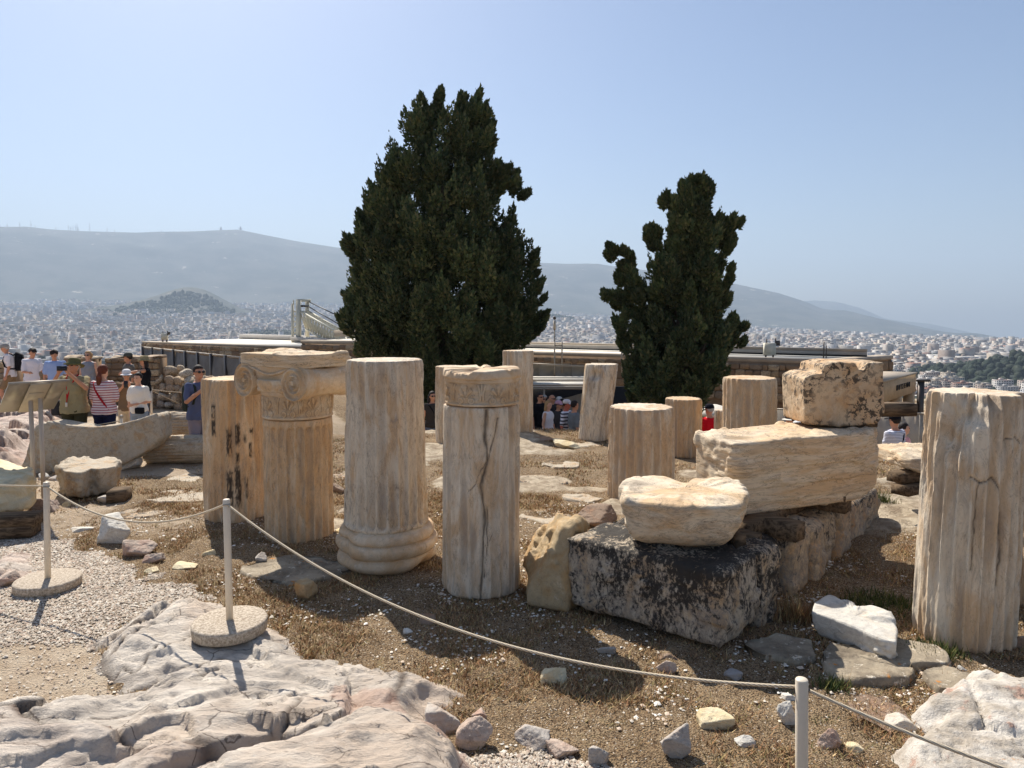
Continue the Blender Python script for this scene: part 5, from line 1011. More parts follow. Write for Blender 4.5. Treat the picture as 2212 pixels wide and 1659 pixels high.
    o = mk(name, V, mp[F], M[mat], attr={'dirt': dirt.ravel()[used], 'pink': np.maximum(ss(.2, .5, pk) * pink if pink < .9 else pink * .75 * (.6 + .4 * pk), pinkz).ravel()[used]}); struct(o, label); return o
outcrop('bedrock', 'broad pale limestone bedrock with fractures under the rope post', [(185, 1390), (330, 1312), (430, 1300), (500, 1318), (575, 1345), (620, 1400), (660, 1432), (780, 1432), (900, 1450), (990, 1500), (900, 1552), (960, 1590), (1015, 1660), (1010, 1850), (-500, 1850), (-500, 1600), (-60, 1545), (200, 1508), (290, 1490), (205, 1440)], .12, 201, cell=1.0, pink=.10, tilt=.035, stepz=.02, res=.017, zfun=lambda x, y: .09 * ss(4.75, 3.6, y), pinks=[[(720, 1530), (790, 1510), (880, 1560), (900, 1600), (820, 1600), (740, 1590)], [(860, 1590), (960, 1590), (1010, 1660), (990, 1700), (900, 1640)]],
    steps=[([(272, 1599), (324, 1572), (364, 1558), (402, 1560), (412, 1574)], .07, .22), ([(330, 1690), (440, 1640), (520, 1615), (600, 1590)], .08, .2), ([(596, 1592), (640, 1602), (700, 1592), (732, 1560), (738, 1500)], .09, .2), ([(190, 1390), (250, 1352), (330, 1318)], .06, .15), ([(560, 1400), (600, 1440), (660, 1475), (715, 1500)], .045, .2), ([(430, 1520), (500, 1500), (560, 1508)], .05, .15), ([(60, 1655), (160, 1630), (260, 1622)], .05, .2)],
    cracks=[([(301, 1474), (326, 1461), (360, 1468), (387, 1475), (437, 1464), (470, 1440)], .035, .012), ([(225, 1428), (243, 1438), (268, 1423), (290, 1438), (304, 1428), (330, 1405)], .02, .008), ([(350, 1410), (390, 1385), (430, 1372), (460, 1380)], .015, .007), ([(430, 1440), (470, 1415), (500, 1420), (540, 1440)], .015, .008), ([(540, 1560), (580, 1535), (620, 1530), (660, 1515)], .02, .01), ([(200, 1560), (280, 1545), (340, 1530)], .015, .008), ([(240, 1400), (290, 1365), (330, 1350)], .03, .014), ([(420, 1660), (480, 1655), (560, 1630)], .02, .009), ([(610, 1600), (640, 1560), (650, 1530)], .02, .009)])
outcrop('bedrock', 'low knob of bedrock in the gravel beside the far rope post', [(-60, 1235), (20, 1180), (75, 1190), (95, 1225), (40, 1262), (-60, 1290)], .10, 241, cell=.3)
outcrop('bedrock', 'reddish fissured rock ridge below the information panel', [(-700, 900), (-100, 868), (60, 868), (140, 880), (160, 915), (70, 960), (60, 1000), (-100, 1030), (-700, 1050)], .38, 251, cell=.7, pink=.95, res=.035, edge=.7, stepz=.16)
outcrop('bedrock', 'pale bedrock bank beneath the low walls and visitors', [(-1500, 800), (-200, 815), (110, 822), (200, 842), (160, 866), (0, 872), (-1500, 890)], .30, 261, cell=.8, pink=.4, res=.06, edge=.8)
def flat_rock(px, py, w, h, hz, mat, name, label, cat='rock', grp=None, seed=0):
    c = at(px, py - h / 2, 0); r = w / 2 / F0 * c[1]; f = at(px, py, 0); b_ = at(px, py - h, 0); ry = (b_[1] - f[1]) / 2; rg = random.Random(seed); n = 13
    pts = [(c[0] + r * rg.uniform(.72, 1.15) * cos(a), c[1] + ry * rg.uniform(.72, 1.15) * sin(a)) for a in np.linspace(0, 2 * pi, n + 1)[:-1]]; z0 = float(gz(c[0], c[1])); V, F = extr(pts, [(z0 - .10, 1.0), (z0 + hz, 1.0)], n=90, sm=1, bev=.05); V = rough(V, F, .022, 3.2, seed, 6, .025, 4)
    return tag(mk(name, V, F, M[mat]), label, cat, grp)
flat_rock(1690, 1432, 170, 62, .05, 'paving', 'paving_slab', 'shaded paving slab in the shadow of the black-lichened block', 'paving slab', None, 1)
flat_rock(1868, 1488, 205, 100, .06, 'paving', 'paving_slab', 'orange-spotted paving slab below the flat white slab', 'paving slab', None, 2)
flat_rock(1950, 1447, 240, 66, .06, 'paving', 'paving_slab', 'long lichened paving slab at the foot of the tallest fluted drum', 'paving slab', None, 3)
flat_rock(2060, 1506, 150, 62, .05, 'paving', 'paving_slab', 'ribbed grey paving slab beside the orange-lichened rock', 'paving slab', None, 4)
flat_rock(1900, 1580, 130, 90, .015, 'brownstone', 'paving_slab', 'bare brown slab flush with the soil behind the nearest post', 'paving slab', None, 5)
P = gpoly([(1985, 1530), (2060, 1500), (2160, 1490), (2500, 1540), (2600, 1800), (1940, 1800), (1960, 1640), (2010, 1580)])
o = outcrop('lichened_rock', 'large pale rock blotched with orange lichen under the rope', [(1985, 1530), (2060, 1500), (2160, 1490), (2500, 1540), (2600, 1800), (1940, 1800), (1955, 1640), (2010, 1580)], .16, 271, cell=.9, mat='lichslab', edge=.12, tilt=.05, stepz=.012)
del o['kind']; tag(o, 'large pale rock blotched with orange lichen under the rope', 'rock')
flat_rock(640, 1262, 260, 62, .02, 'paving', 'paving_slab', 'dark flat slab in shadow at the foot of the moulded base', 'paving slab', None, 6)
SL = [(1165, 1052, 120, 24), (1215, 1010, 90, 16), (1010, 1010, 100, 18), (750, 1030, 60, 18), (1190, 1130, 130, 36), (1265, 1085, 90, 24), (760, 1110, 60, 20), (420, 1038, 110, 20), (400, 1085, 160, 30), (310, 1118, 120, 30), (1250, 962, 90, 12), (1180, 985, 110, 14), (1500, 1035, 60, 16), (1700, 955, 80, 8)]
for k, (a, b, w, h) in enumerate(SL): flat_rock(a, b, w * 1.15, h * 1.1, .012, 'rough' if k % 3 else 'poros_pale', 'flat_slab', 'worn flat slab bedded level in the grass between the drums', 'slab', 'flat slabs bedded in the grass', 30 + k)
# ---------------------------------------------------------------- marble blocks and loose stones
e1, e2, OB = np.array([-.784, .62]), np.array([.66, .75]), np.array([1.50, 4.95])
def ob(u, v): return OB + e2 * u + e1 * v
specs = [(0, .60, .0, 1.34, .04, .57, 'poros', 'big black-lichened foundation block under the white marble block'), (.62, .97, -.02, 1.3, .02, .55, 'poros', 'lichened block wedged against the back of the big black-lichened block'), (1.0, 1.42, .12, 1.3, 0, .48, 'poros', 'third foundation block, black on top with a pale side'), (1.44, 1.86, .02, 1.3, 0, .48, 'poros_pale', 'rounded pale foundation block under the dark timber ends'),
         (1.88, 2.24, .0, 1.3, 0, .48, 'poros_pale', 'bulging foundation block beyond the rounded pale one'), (2.28, 2.66, .06, 1.3, 0, .46, 'poros_pale', 'tall narrow foundation block with weeds at its foot'), (2.68, 3.15, .02, 1.3, 0, .46, 'poros_pale', 'brown foundation block in the shade of the carved slab'), (3.2, 4.3, .05, 1.3, 0, .40, 'poros_pale', 'last foundation block of the row, half behind the tallest drum')]
for k, (u0, u1, v0, v1, z0, z1, m_, lab) in enumerate(specs):
    V, F = blockgeo([ob(u0, v0), ob(u1, v0), ob(u1, v1), ob(u0, v1)], z0 - (.02 if k == 0 else .1), z1, 40 if k < 3 else 26, 20 if k < 2 else 10, btaper=0); V = rough(V, F, .030, 3.5, 300 + k, 6, .04, 5); V = rough(V, F, .010, 17, 320 + k, 4)
    tag(mk('foundation_block', V, F, M[m_]), lab, 'stone block', 'row of foundation blocks')
W_ = [(.84, 5.40), (.95, 5.98), (1.16, 6.22), (1.36, 6.20), (1.48, 5.98), (1.60, 6.16), (1.98, 6.10), (1.86, 5.52), (1.72, 5.28), (1.3, 5.22)]
V, F = extr(W_, [(.62, .72), (.70, .86), (.80, .93), (.93, 1.0), (.97, 1.0)]); V = rough(V, F, .020, 3.2, 341, 7, .035, 5); V[:, 2] += .05 * (V[:, 0] - 1.4) * 0; tag(mk('marble_block', V, F, M['white']), 'white veined marble block with notched top resting on the black-lichened block', 'marble block')
for a, b, s, lab in ((1.80, 5.62, .05, 'small black wedge under the right end of the white marble block'), (1.15, 5.6, .05, 'small black wedge under the middle of the white marble block')): tag(Geo().add(boxv((a, b, .60), (.09, .14, .10), .3), QB).mk('wedge', M['wood'], smooth=False), lab.replace('right end', 'notched end'), 'wedge')
# large carved slab on timbers
PA, PB, PC, PD, PE = (1.93, 6.22), (3.62, 6.92), (3.80, 7.36), (3.0, 7.48), (1.78, 6.84)
V, F = blockgeo([PA, PB, PC, PD, PE], .60, 1.265, 64, 44, taper=0.0, cuts=[((.55, .1, -1), (3.38, 6.85, .60)), ((1.0, .3, -.5), (3.74, 7.1, .85)), ((1, -.5, .1), (3.62, 7.0, 1.0)), ((.9, .1, .45), (3.78, 7.1, 1.16))])
fd_ = np.array([PB[0] - PA[0], PB[1] - PA[1]]); fd_ /= np.linalg.norm(fd_); fn_ = np.array([fd_[1], -fd_[0]]); s_ = (V[:, :2] - PA) @ fd_; t_ = (V[:, :2] - PA) @ fn_
fr = ss(-.06, -.015, t_); zc = V[:, 2]; bump_ = .016 * ss(1.0, 1.01, zc) + .012 * ss(.83, .84, zc) + .010 * ss(.70, .705, zc); V[:, :2] += fn_[None] * (fr * bump_ * ss(-.02, .1, s_) * ss(1.7, 1.4, s_))[:, None]
lf_ = ss(.10, -.02, s_); N_ = normals(V, F); V += N_ * (lf_ * .035 * fbm(V * 13, 352, 3))[:, None]; V = rough(V, F, .010, 4, 353, 7, .028, 5.0)
hl = np.array([2.12, 6.52]); V[:, 2] -= .05 * np.exp(-(((V[:, :2] - hl) / [.16, .09]) ** 2).sum(1) ** 1.5) * (zc > 1.2)
ent = mk('carved_slab', V, F, M['layered']); tag(ent, 'large layered marble slab with a carved egg moulding, resting on timbers', 'marble block')
s = np.linspace(.06, 1.36, 420); pr = np.linspace(-.5 * pi, .5 * pi, 9); Sg, Pg = np.meshgrid(s, pr); egg = .008 * np.abs(np.sin(Sg * pi / .062)) ** .6 * np.cos(Pg); rr = .022 + egg
off = .002 + rr * np.cos(Pg); V = np.stack([PA[0] + fd_[0] * Sg + fn_[0] * off, PA[1] + fd_[1] * Sg + fn_[1] * off, 1.185 + rr * np.sin(Pg) * 1.3], -1); mk('egg_moulding', V.reshape(-1, 3), grid_faces(9, 420), M['layered'], ent)
sd_ = .012 + .006 * np.abs(np.sin(Sg * pi / .03)); V = np.stack([PA[0] + fd_[0] * Sg + fn_[0] * (.004 + sd_ * np.cos(Pg)), PA[1] + fd_[1] * Sg + fn_[1] * (.004 + sd_ * np.cos(Pg)), 1.135 + sd_ * np.sin(Pg)], -1); mk('bead_moulding', V.reshape(-1, 3), grid_faces(9, 420), M['layered'], ent)
def beam(p, q, w, h, lab, up=None):
    V, F = bar(p, q, w, h); c = V.mean(0); 
    return tag(mk('timber', V, F, M['wood'], smooth=False, origin=c), lab, 'timber', 'timbers bearing the marbles')
def ub(u, v, z): q = ob(u, v); return (q[0], q[1], z)
beam(ub(1.15, .34, .545), ub(3.3, .30, .55), .14, .12, 'long dark timber laid along the foundation row under the carved slab')
beam(ub(1.45, -.03, .53), ub(1.62, 1.0, .54), .17, .15, 'dark timber end poking out below the middle of the carved slab')
beam(ub(2.55, -.10, .57), ub(2.62, .9, .57), .20, .17, 'square-ended dark timber under the far end of the carved slab')
beam(ub(.98, .15, .52), ub(1.1, 1.0, .53), .15, .12, 'rough broken timber in the shade beside the white marble block')
beam((2.98, 7.25, 1.325), (3.66, 7.1, 1.325), .14, .09, 'dark timber bearing the square lichened block on the carved slab')
beam((3.55, 7.35, 1.41), (4.2, 7.42, 1.41), .18, .13, 'weathered beam sticking out beside the square lichened block')
q0 = [aty(x, y, 7.18) for x, y in ((1725, 912), (1722, 815), (1740, 806), (1762, 803), (1765, 786), (1800, 779), (1850, 782), (1893, 780), (1894, 890), (1878, 912), (1800, 918))]
V, F = extr([(p[0], p[2]) for p in q0], [(7.02, 1.0), (7.6, 1.0)], axis='y', n=220, sm=2, bev=.02); V = rough(V, F, .006, 4, 361, 7, .012, 6)
zt = V[:, 2].max(); V[:, 2] -= .07 * np.exp(-((V[:, 0] - aty(1853, 800, 7.1)[0]) / .05) ** 4) * ss(zt - .12, zt - .02, V[:, 2]) * ss(7.3, 7.1, V[:, 1]); tag(mk('marble_block', V, F, M['spotted']), 'square marble block speckled black, stepped corner, on top of the carved slab', 'marble block')
c = aty(1968, 1010, 8.4); V, F = blockgeo([(c[0] - .22, 8.0), (c[0] + .5, 8.15), (c[0] + .6, 9.0), (c[0] - .22, 8.9)], .62, CAMZ - (975 - 680) / F0 * 8.5, 24, 20); V = rough(V, F, .02, 4, 371, 5, .04, 5); tag(mk('marble_block', V, F, M['layered']), 'layered marble block between the carved slab and the tallest drum', 'marble block')
for z, lab in ((.52, 'upper grey timber under the layered block by the tallest drum'), (.40, 'lower grey timber under the layered block by the tallest drum')): beam((c[0] - .35, 8.1 + (z - .5), z), (c[0] + .5, 8.5, z), .2, .11, lab)
V, F = blockgeo([(.12, 5.86), (.46, 5.72), (.66, 6.25), (.42, 6.62), (.16, 6.4)], -.05, .62, 32, 26, cuts=[((-1, -.1, .5), (.20, 5.95, .20)), ((.2, .9, 1), (.45, 6.2, .56)), ((.1, -1, .35), (.35, 5.78, .40))]); V = rough(V, F, .03, 3, 381, 6, .05, 5); V = rough(V, F, .008, 20, 382, 3); tag(mk('leaning_rock', V, F, M['ochre']), 'ochre rock leaning against the black-lichened block', 'rock')
SLB = [at(x, y, .17)[:2] for x, y in ((1752, 1322), (1758, 1300), (1792, 1281), (1818, 1292), (1850, 1306), (1885, 1299), (1918, 1312), (1940, 1352), (1938, 1384), (1905, 1378), (1850, 1354), (1800, 1336))]
V, F = extr(SLB, [(-.02, .84), (.08, .97), (.16, 1.0)], n=160, sm=2, bev=.02); V = rough(V, F, .014, 4, 391, 5, .03, 5); V[:, 2] += .05 * (2.5 - V[:, 0]); tag(mk('flat_marble', V, F, M['whitestone']), 'flat white marble slab lying tilted before the foundation row', 'marble slab')
# curved piece, drum chunk and fallen shafts on the left
q0 = [aty(x, y, 11.0) for x, y in ((50, 1012), (58, 985), (70, 935), (77, 917), (97, 912), (150, 920), (200, 924), (250, 920), (300, 907), (335, 894), (343, 900), (350, 945), (332, 968), (290, 995), (230, 1022), (120, 1030))]
V, F = extr([(p[0], p[2]) for p in q0], [(10.86, .985), (11.0, 1.0), (11.34, .97)], axis='y', n=220, sm=2, bev=.02); V[:, 1] += (V[:, 2] - .35) * .16 + .22 * (V[:, 0] + 6.5) ** 2 * .35; V = rough(V, F, .014, 3.5, 401, 7, .012, 5); cm_ = tag(mk('curved_marble', V, F, M['rough']), 'long curved marble piece with a sagging moulded rim behind the notched drum chunk', 'marble block')
rp = np.array([aty(x, y, 10.93) for x, y in ((97, 915), (150, 923), (200, 927), (250, 923), (300, 910), (333, 898))]); tt = np.linspace(0, 5, 40); P = np.stack([np.interp(tt, range(6), rp[:, k]) for k in range(3)], -1); P = smooth_loop(P, 0); P[:, 1] += (P[:, 2] - .35) * .16 + .22 * (P[:, 0] + 6.5) ** 2 * .35 - .03
V, F = tube(P, .035, 10); V = rough(V, F, .006, 8, 402, 4); mk('rim_moulding', V, F, M['rough'], cm_)
DC = [at(x, y, .36)[:2] for x, y in ((122, 1008), (132, 998), (160, 989), (185, 988), (206, 992), (232, 986), (252, 988), (258, 997), (250, 1008), (215, 1014), (196, 1012), (185, 1018), (172, 1022), (140, 1018))]
V, F = extr(DC, [(.02, .86), (.12, .94), (.36, 1.0)], n=180, sm=2, bev=.02); V = rough(V, F, .016, 4, 411, 6, .04, 5); o = tag(mk('drum_chunk', V, F, M['rough']), 'notched marble drum chunk lying on wedges beside the far rope post', 'marble block')
Geo().add(boxv(at(258, 1068, .06), (.22, .3, .14), .2), QB).mk('wedge', M['wood'], smooth=False); w_ = bpy.data.objects['wedge.002']; tag(w_, 'dark wooden wedge under the notched drum chunk', 'wedge')
def lying(p, q, r, seed, lab, mat='rough', fd=.03):
    p, q = np.asarray(p, float), np.asarray(q, float); h = np.linalg.norm(q - p); V, F, dirt = column_geo((0, 0, 0), h, r, r * .96, seed=seed, N=168, Mz=50, worn=.35, fd=fd, rough_=.014, chips=.07); d = (q - p) / h  # dirt also holds shade_patina, the painted flute shade and patina
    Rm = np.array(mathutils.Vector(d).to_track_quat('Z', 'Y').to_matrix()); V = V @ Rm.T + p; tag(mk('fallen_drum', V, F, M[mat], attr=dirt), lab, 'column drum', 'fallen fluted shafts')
a = at(305, 1003, .0); lying(a + [0, .2, .2], a + [1.7, .35, .21], .235, 421, 'fallen fluted shaft beside the lichen-streaked drum')
a = at(360, 945, .0); lying(a + [0, .2, .22], a + [1.1, .3, .22], .25, 422, 'fallen fluted shaft behind the curved marble, below the man in blue')
LM = gpoly([(-60, 1040), (40, 1085), (95, 1078), (112, 1042), (80, 1008), (0, 985), (-100, 985)])
V, F = blockgeo([at(x, y, .45)[:2] for x, y in ((-90, 1045), (10, 1062), (62, 1046), (78, 1022), (0, 992), (-90, 990))], .16, .48, 30, 12, cuts=[((.8, -.6, -.9), at(40, 1085, .3)), ((.9, -.5, .4), at(88, 1040, .42))]); V = rough(V, F, .03, 3, 431, 6, .05, 5); tag(mk('marble_block', V, F, M['creamstone']), 'pointed marble fragment on stacked timbers at the picture edge', 'marble block')
for k, (x0, y0, x1, y1, z, lab) in enumerate(((-80, 1128, 84, 1120, .16, 'upper grey timber under the pointed marble fragment'), (-80, 1150, 78, 1142, .05, 'lower grey timber under the pointed marble fragment'))): beam(at(x0, y0, z), at(x1, y1, z), .24, .12, lab)
RK = [  # px, base py, w, h, material, seed, label
    (246, 1172, 84, 72, 'whitestone', 1, 'cube-shaped grey-white stone under the sagging rope'), (292, 1204, 82, 44, 'pinkstone', 2, 'jagged pink-brown rock beside the cube-shaped stone'), (338, 1216, 46, 34, 'pinkstone', 3, 'small rough pink stone next to the jagged pink-brown rock'),
    (330, 1238, 38, 16, 'creamstone', 4, 'small flat cream stone at the gravel edge'), (406, 1231, 54, 18, 'creamstone', 5, 'flat cream stone lying alone in the dry grass'), (455, 1204, 34, 22, 'creamstone', 6, 'cream stone near the foot of the lichen-streaked drum'),
    (662, 1293, 54, 54, 'ochre', 7, 'upright ochre-brown stone casting a shadow before the moulded base'), (563, 1217, 32, 32, 'greystone', 8, 'grey rounded stone left of the voluted column foot'), (921, 1342, 38, 30, 'brownstone', 9, 'brown stone in shade under the middle of the rope'), (934, 1352, 20, 15, 'brownstone', 10, 'little brown stone touching the shaded brown stone'),
    (883, 1362, 27, 15, 'whitestone', 11, 'small white stone at the edge of the drum shadow'), (1199, 1466, 72, 40, 'creamstone', 12, 'lit rounded stone half inside the shadow below the rope'), (1437, 1443, 42, 34, 'pinkstone', 13, 'pinkish stone in the shadow under the black-lichened block'), (1582, 1462, 56, 32, 'bluestone', 14, 'smooth blue-grey stone behind the rope in the shadow'),
    (1543, 1562, 72, 42, 'creamstone', 15, 'bright oblong cream stone in the dry grass'), (1462, 1640, 78, 86, 'greystone', 16, 'rough porous pale slab standing out of the grass'), (1155, 1611, 88, 50, 'greystone', 17, 'grey rock with a rust-red underside by the white pebbles'), (1297, 1652, 54, 62, 'greystone', 18, 'upright pale stone stump beside the white pebbles'),
    (1214, 1636, 84, 36, 'pinkstone', 19, 'pink flat stone half covered by white pebbles'), (1026, 1618, 78, 80, 'pinkstone', 20, 'angular pink-grey boulder at the end of the bedrock'), (962, 1592, 86, 66, 'greystone', 21, 'pale angular boulder left of the pink-grey boulder'), (1034, 1556, 38, 34, 'pinkstone', 22, 'small pink stone behind the angular boulders'),
    (1700, 1562, 48, 66, 'whitestone', 23, 'crinkled white rock just behind the nearest post'), (1703, 1512, 42, 28, 'whitestone', 24, 'small white rock behind the crinkled white rock'), (1609, 1609, 44, 30, 'whitestone', 25, 'white-topped stone left of the nearest post'), (1796, 1612, 60, 54, 'pinkstone', 26, 'rounded cream and pink stone right beside the nearest post'),
    (1848, 1616, 36, 22, 'creamstone', 27, 'small yellowish stone beyond the cream and pink stone'), (2077, 1440, 24, 16, 'whitestone', 28, 'small white stone at the end of the long lichened paving slab'), (590, 1428, 84, 50, 'greystone', 29, 'grey rock at the foot of the middle rope post'), (563, 1372, 52, 30, 'bluestone', 30, 'dark round stone propping the base of the middle rope post'),
    (232, 1084, 42, 26, 'greystone', 31, 'rounded stone in front of the notched drum chunk'), (97, 1034, 34, 22, 'whitestone', 32, 'pale stone behind the far rope post'), (130, 1036, 40, 18, 'greystone', 33, 'low stone between the drum chunk and the far post'), (108, 1098, 50, 38, 'pinkstone', 34, 'broken pinkish stone behind the far rope post shaft'), (143, 1090, 26, 16, 'creamstone', 35, 'little cream stone right of the far rope post'),
    (270, 1014, 78, 34, 'whitestone', 36, 'pale wedge of marble behind the drum chunk'), (250, 982, 58, 28, 'creamstone', 37, 'cream marble lump against the curved marble'), (396, 895, 56, 32, 'creamstone', 38, 'squared cream block on the path behind the man in blue'), (323, 916, 80, 46, 'greystone', 39, 'pale boulder behind the rim of the curved marble'), (175, 1142, 60, 16, 'whitestone', 40, 'flat white stone bedded beside the cube-shaped stone'),
    (1285, 1136, 98, 46, 'brownstone', 41, 'rough brown rock behind the white marble block'), (1172, 948, 46, 14, 'brownstone', 42, 'low dark stone below the waiting crowd'), (1226, 966, 60, 22, 'creamstone', 43, 'pale stone left of the leaning drum'), (1550, 1012, 60, 26, 'whitestone', 44, 'white stone behind the rough end of the carved slab'),
    (1180, 1412, 30, 16, 'brownstone', 45, 'small stone in the deep shade of the block'), (1310, 1405, 40, 22, 'greystone', 46, 'grey stone propping the black-lichened block from below'), (1440, 1420, 50, 20, 'brownstone', 47, 'flat stone under the overhang of the black-lichened block'), (20, 1266, 46, 40, 'pinkstone', 48, 'pinkish rock at the picture edge on the gravel'), (45, 1180, 60, 12, 'greystone', 49, 'low flat grey stone in the gravel by the timbers'),
    (120, 1282, 40, 12, 'greystone', 50, 'flat stone in front of the far post base'), (2190, 1500, 40, 26, 'pinkstone', 51, 'pinkish stone at the picture edge below the drums'), (1940, 1568, 60, 40, 'whitestone', 52, 'white stone against the orange-lichened rock'), (740, 1152, 40, 16, 'creamstone', 53, 'cream stone showing between the voluted and based columns'), (725, 1060, 40, 30, 'brownstone', 54, 'brown stone right of the voluted shaft'), (2195, 1395, 50, 30, 'brownstone', 55, 'dark stone in shade right of the tallest drum')]
for px, py, w, h, m_, sd, lab in RK:
    c = at(px, py, 0); k = c[1] / F0; rw, rh = w / 2 * k * 1.04, h / 2 * k * (.98 if h > .35 * w else .8); dp = rw * (.72 if h > w else .85); c = c + np.array([c[0], c[1], 0]) / np.hypot(c[0], c[1]) * dp * .8; c[2] = float(gz(c[0], c[1])) - .02 - rh * .12
    V, F = rockgeo(c, (rw, dp, max(rh, .02)), 500 + sd, 24 if w > 40 else 14, 12, 40 if sd not in (14, 30, 31) else 6, rz=0, amp=.07, freq=2.4); tag(mk('stone', V, F, M[m_]), lab, 'stone')
# dry stone heap and low walls behind the path
rv = []
for k in range(7):
    V, F = rockgeo((0, 0, 0), (1, 1, 1), 600 + k, 6, 8, 9, amp=.06); V[:, 2] -= V[:, 2].mean(); me = mesh('stone', V, F, True); me.materials.append(M['rubble']); rv.append(me)
def heap(parent, p, q, z0, hprof, thick, sz, seed, limit=290):
    rg = random.Random(seed); p, q = np.asarray(p[:2], float), np.asarray(q[:2], float); L = np.linalg.norm(q - p); u = (q - p) / L; nn = np.array([-u[1], u[0]]); b = WL[parent.name]; cnt = 0
    row = 0
    while row < 14 and cnt < limit:
        z = row * sz * .95; s = rg.uniform(0, sz)
        while s < L and cnt < limit:
            w = sz * rg.uniform(.7, 1.7)
            if z < hprof(s / L) * rg.uniform(.85, 1.1):
                for lay in range(thick):
                    c = p + u * (s + w * .4) + nn * (lay * sz * 1.5 + rg.uniform(-.4, .4) * sz + z * .25); o = bpy.data.objects.new('stone', rg.choice(rv)); link(o, parent); o.location = (c[0] - b[0], c[1] - b[1], z0 + z + sz * .4 - b[2]); o.scale = (w * .56, sz * rg.uniform(.6, 1.0), sz * rg.uniform(.42, .72)); o.rotation_euler = (rg.uniform(-.3, .3), rg.uniform(-.25, .25), math.atan2(u[1], u[0]) + rg.uniform(-.4, .4)); cnt += 1
            s += w * .95
        row += 1
a, b = aty(208, 858, 22.5), aty(480, 868, 20.5); za = float(gz(*a[:2])); hp = thing('rubble_wall', 'heap of stacked pale rubble stones in front of the hoarding', 'rubble wall', (a[0], a[1], za))
heap(hp, a, b, za, lambda t: np.interp(t, [0, .1, .3, .5, .8, 1], [.4, .65, .95, 1.0, .92, .85]), 2, .26, 3)
def lowwall(px0, px1, py, d, h, lab, seed):
    a, b = aty(px0, py, d), aty(px1, py, d); z = float(gz(a[0], a[1])) - .2; t = thing('low_wall', lab, 'wall', (a[0], a[1], z)); g = Geo(); wall_run(g, a, b, z, a[2] - .03, .45); g.mk('core', M['mortar'], t, smooth=False); stone_face(t, a, b, z + .1, a[2] - .02, .12, .22, 80, seed)
    g = Geo(); n = max(2, int(np.linalg.norm(b - a) / .5))
    for k in range(n): c = a + (b - a) * (k + .5) / n; Geo().add(*rockgeo((c[0], c[1] + .2, a[2] - .05), (.27, .28, .06), 700 + seed * 20 + k, 6, 6, 10)).mk('capstone', M['rubble'], t)
lowwall(-160, 28, 782, 22.5, 1, 'low stone wall behind the man with the backpack', 5); lowwall(86, 142, 800, 20, 1, 'low stone wall between the two dark-haired boys', 6); lowwall(140, 200, 772, 21.0, 1, 'low stone wall behind the woman in the grey top', 7); lowwall(228, 345, 772, 21.5, 1, 'low stone wall between the grey-top woman and the hoarding', 8)
BG = [(18, 842, 90, 52, 'greystone', 'big rounded pale boulder in front of the man with the backpack'), (68, 838, 84, 34, 'brownstone', 'rough squared rock in front of the boy in white'), (12, 868, 40, 22, 'pinkstone', 'pinkish stone beside the information panel top'), (125, 836, 40, 20, 'pinkstone', 'pinkish stone beside the boy in light blue'), (228, 838, 40, 22, 'whitestone', 'white stone at the near end of the rubble wall'), (262, 862, 58, 22, 'whitestone', 'long pale stone at the foot of the couple'), (275, 905, 56, 30, 'greystone', 'grey boulder left of the far white rope post'), (245, 892, 44, 24, 'greystone', 'grey stone behind the woman in stripes'), (345, 862, 70, 14, 'whitestone', 'flat pale stone in front of the rubble wall'), (430, 868, 70, 18, 'creamstone', 'long squared block at the foot of the rubble wall'), (380, 842, 60, 22, 'creamstone', 'squared cream block built into the rubble wall foot'), (305, 872, 30, 10, 'pinkstone', 'small pinkish stone at the woman in white'), (410, 905, 60, 16, 'brownstone', 'brown stone under the squared cream block'), (120, 905, 44, 26, 'pinkstone', 'pinkish stone below the information panel'), (150, 925, 46, 20, 'whitestone', 'white stone at the feet of the man in the bush hat')]
for k, (px, py, w, h, m_, lab) in enumerate(BG):
    c = at(px, py, -.38 if py < 900 else -.05); s = c[1] / F0; c[2] = float(gz(c[0], c[1])) - .02; V, F = rockgeo(c, (w / 2 * s, w * .42 * s, h / 2 * s), 760 + k, 12, 10, 12); tag(mk('stone', V, F, M[m_]), lab, 'stone')
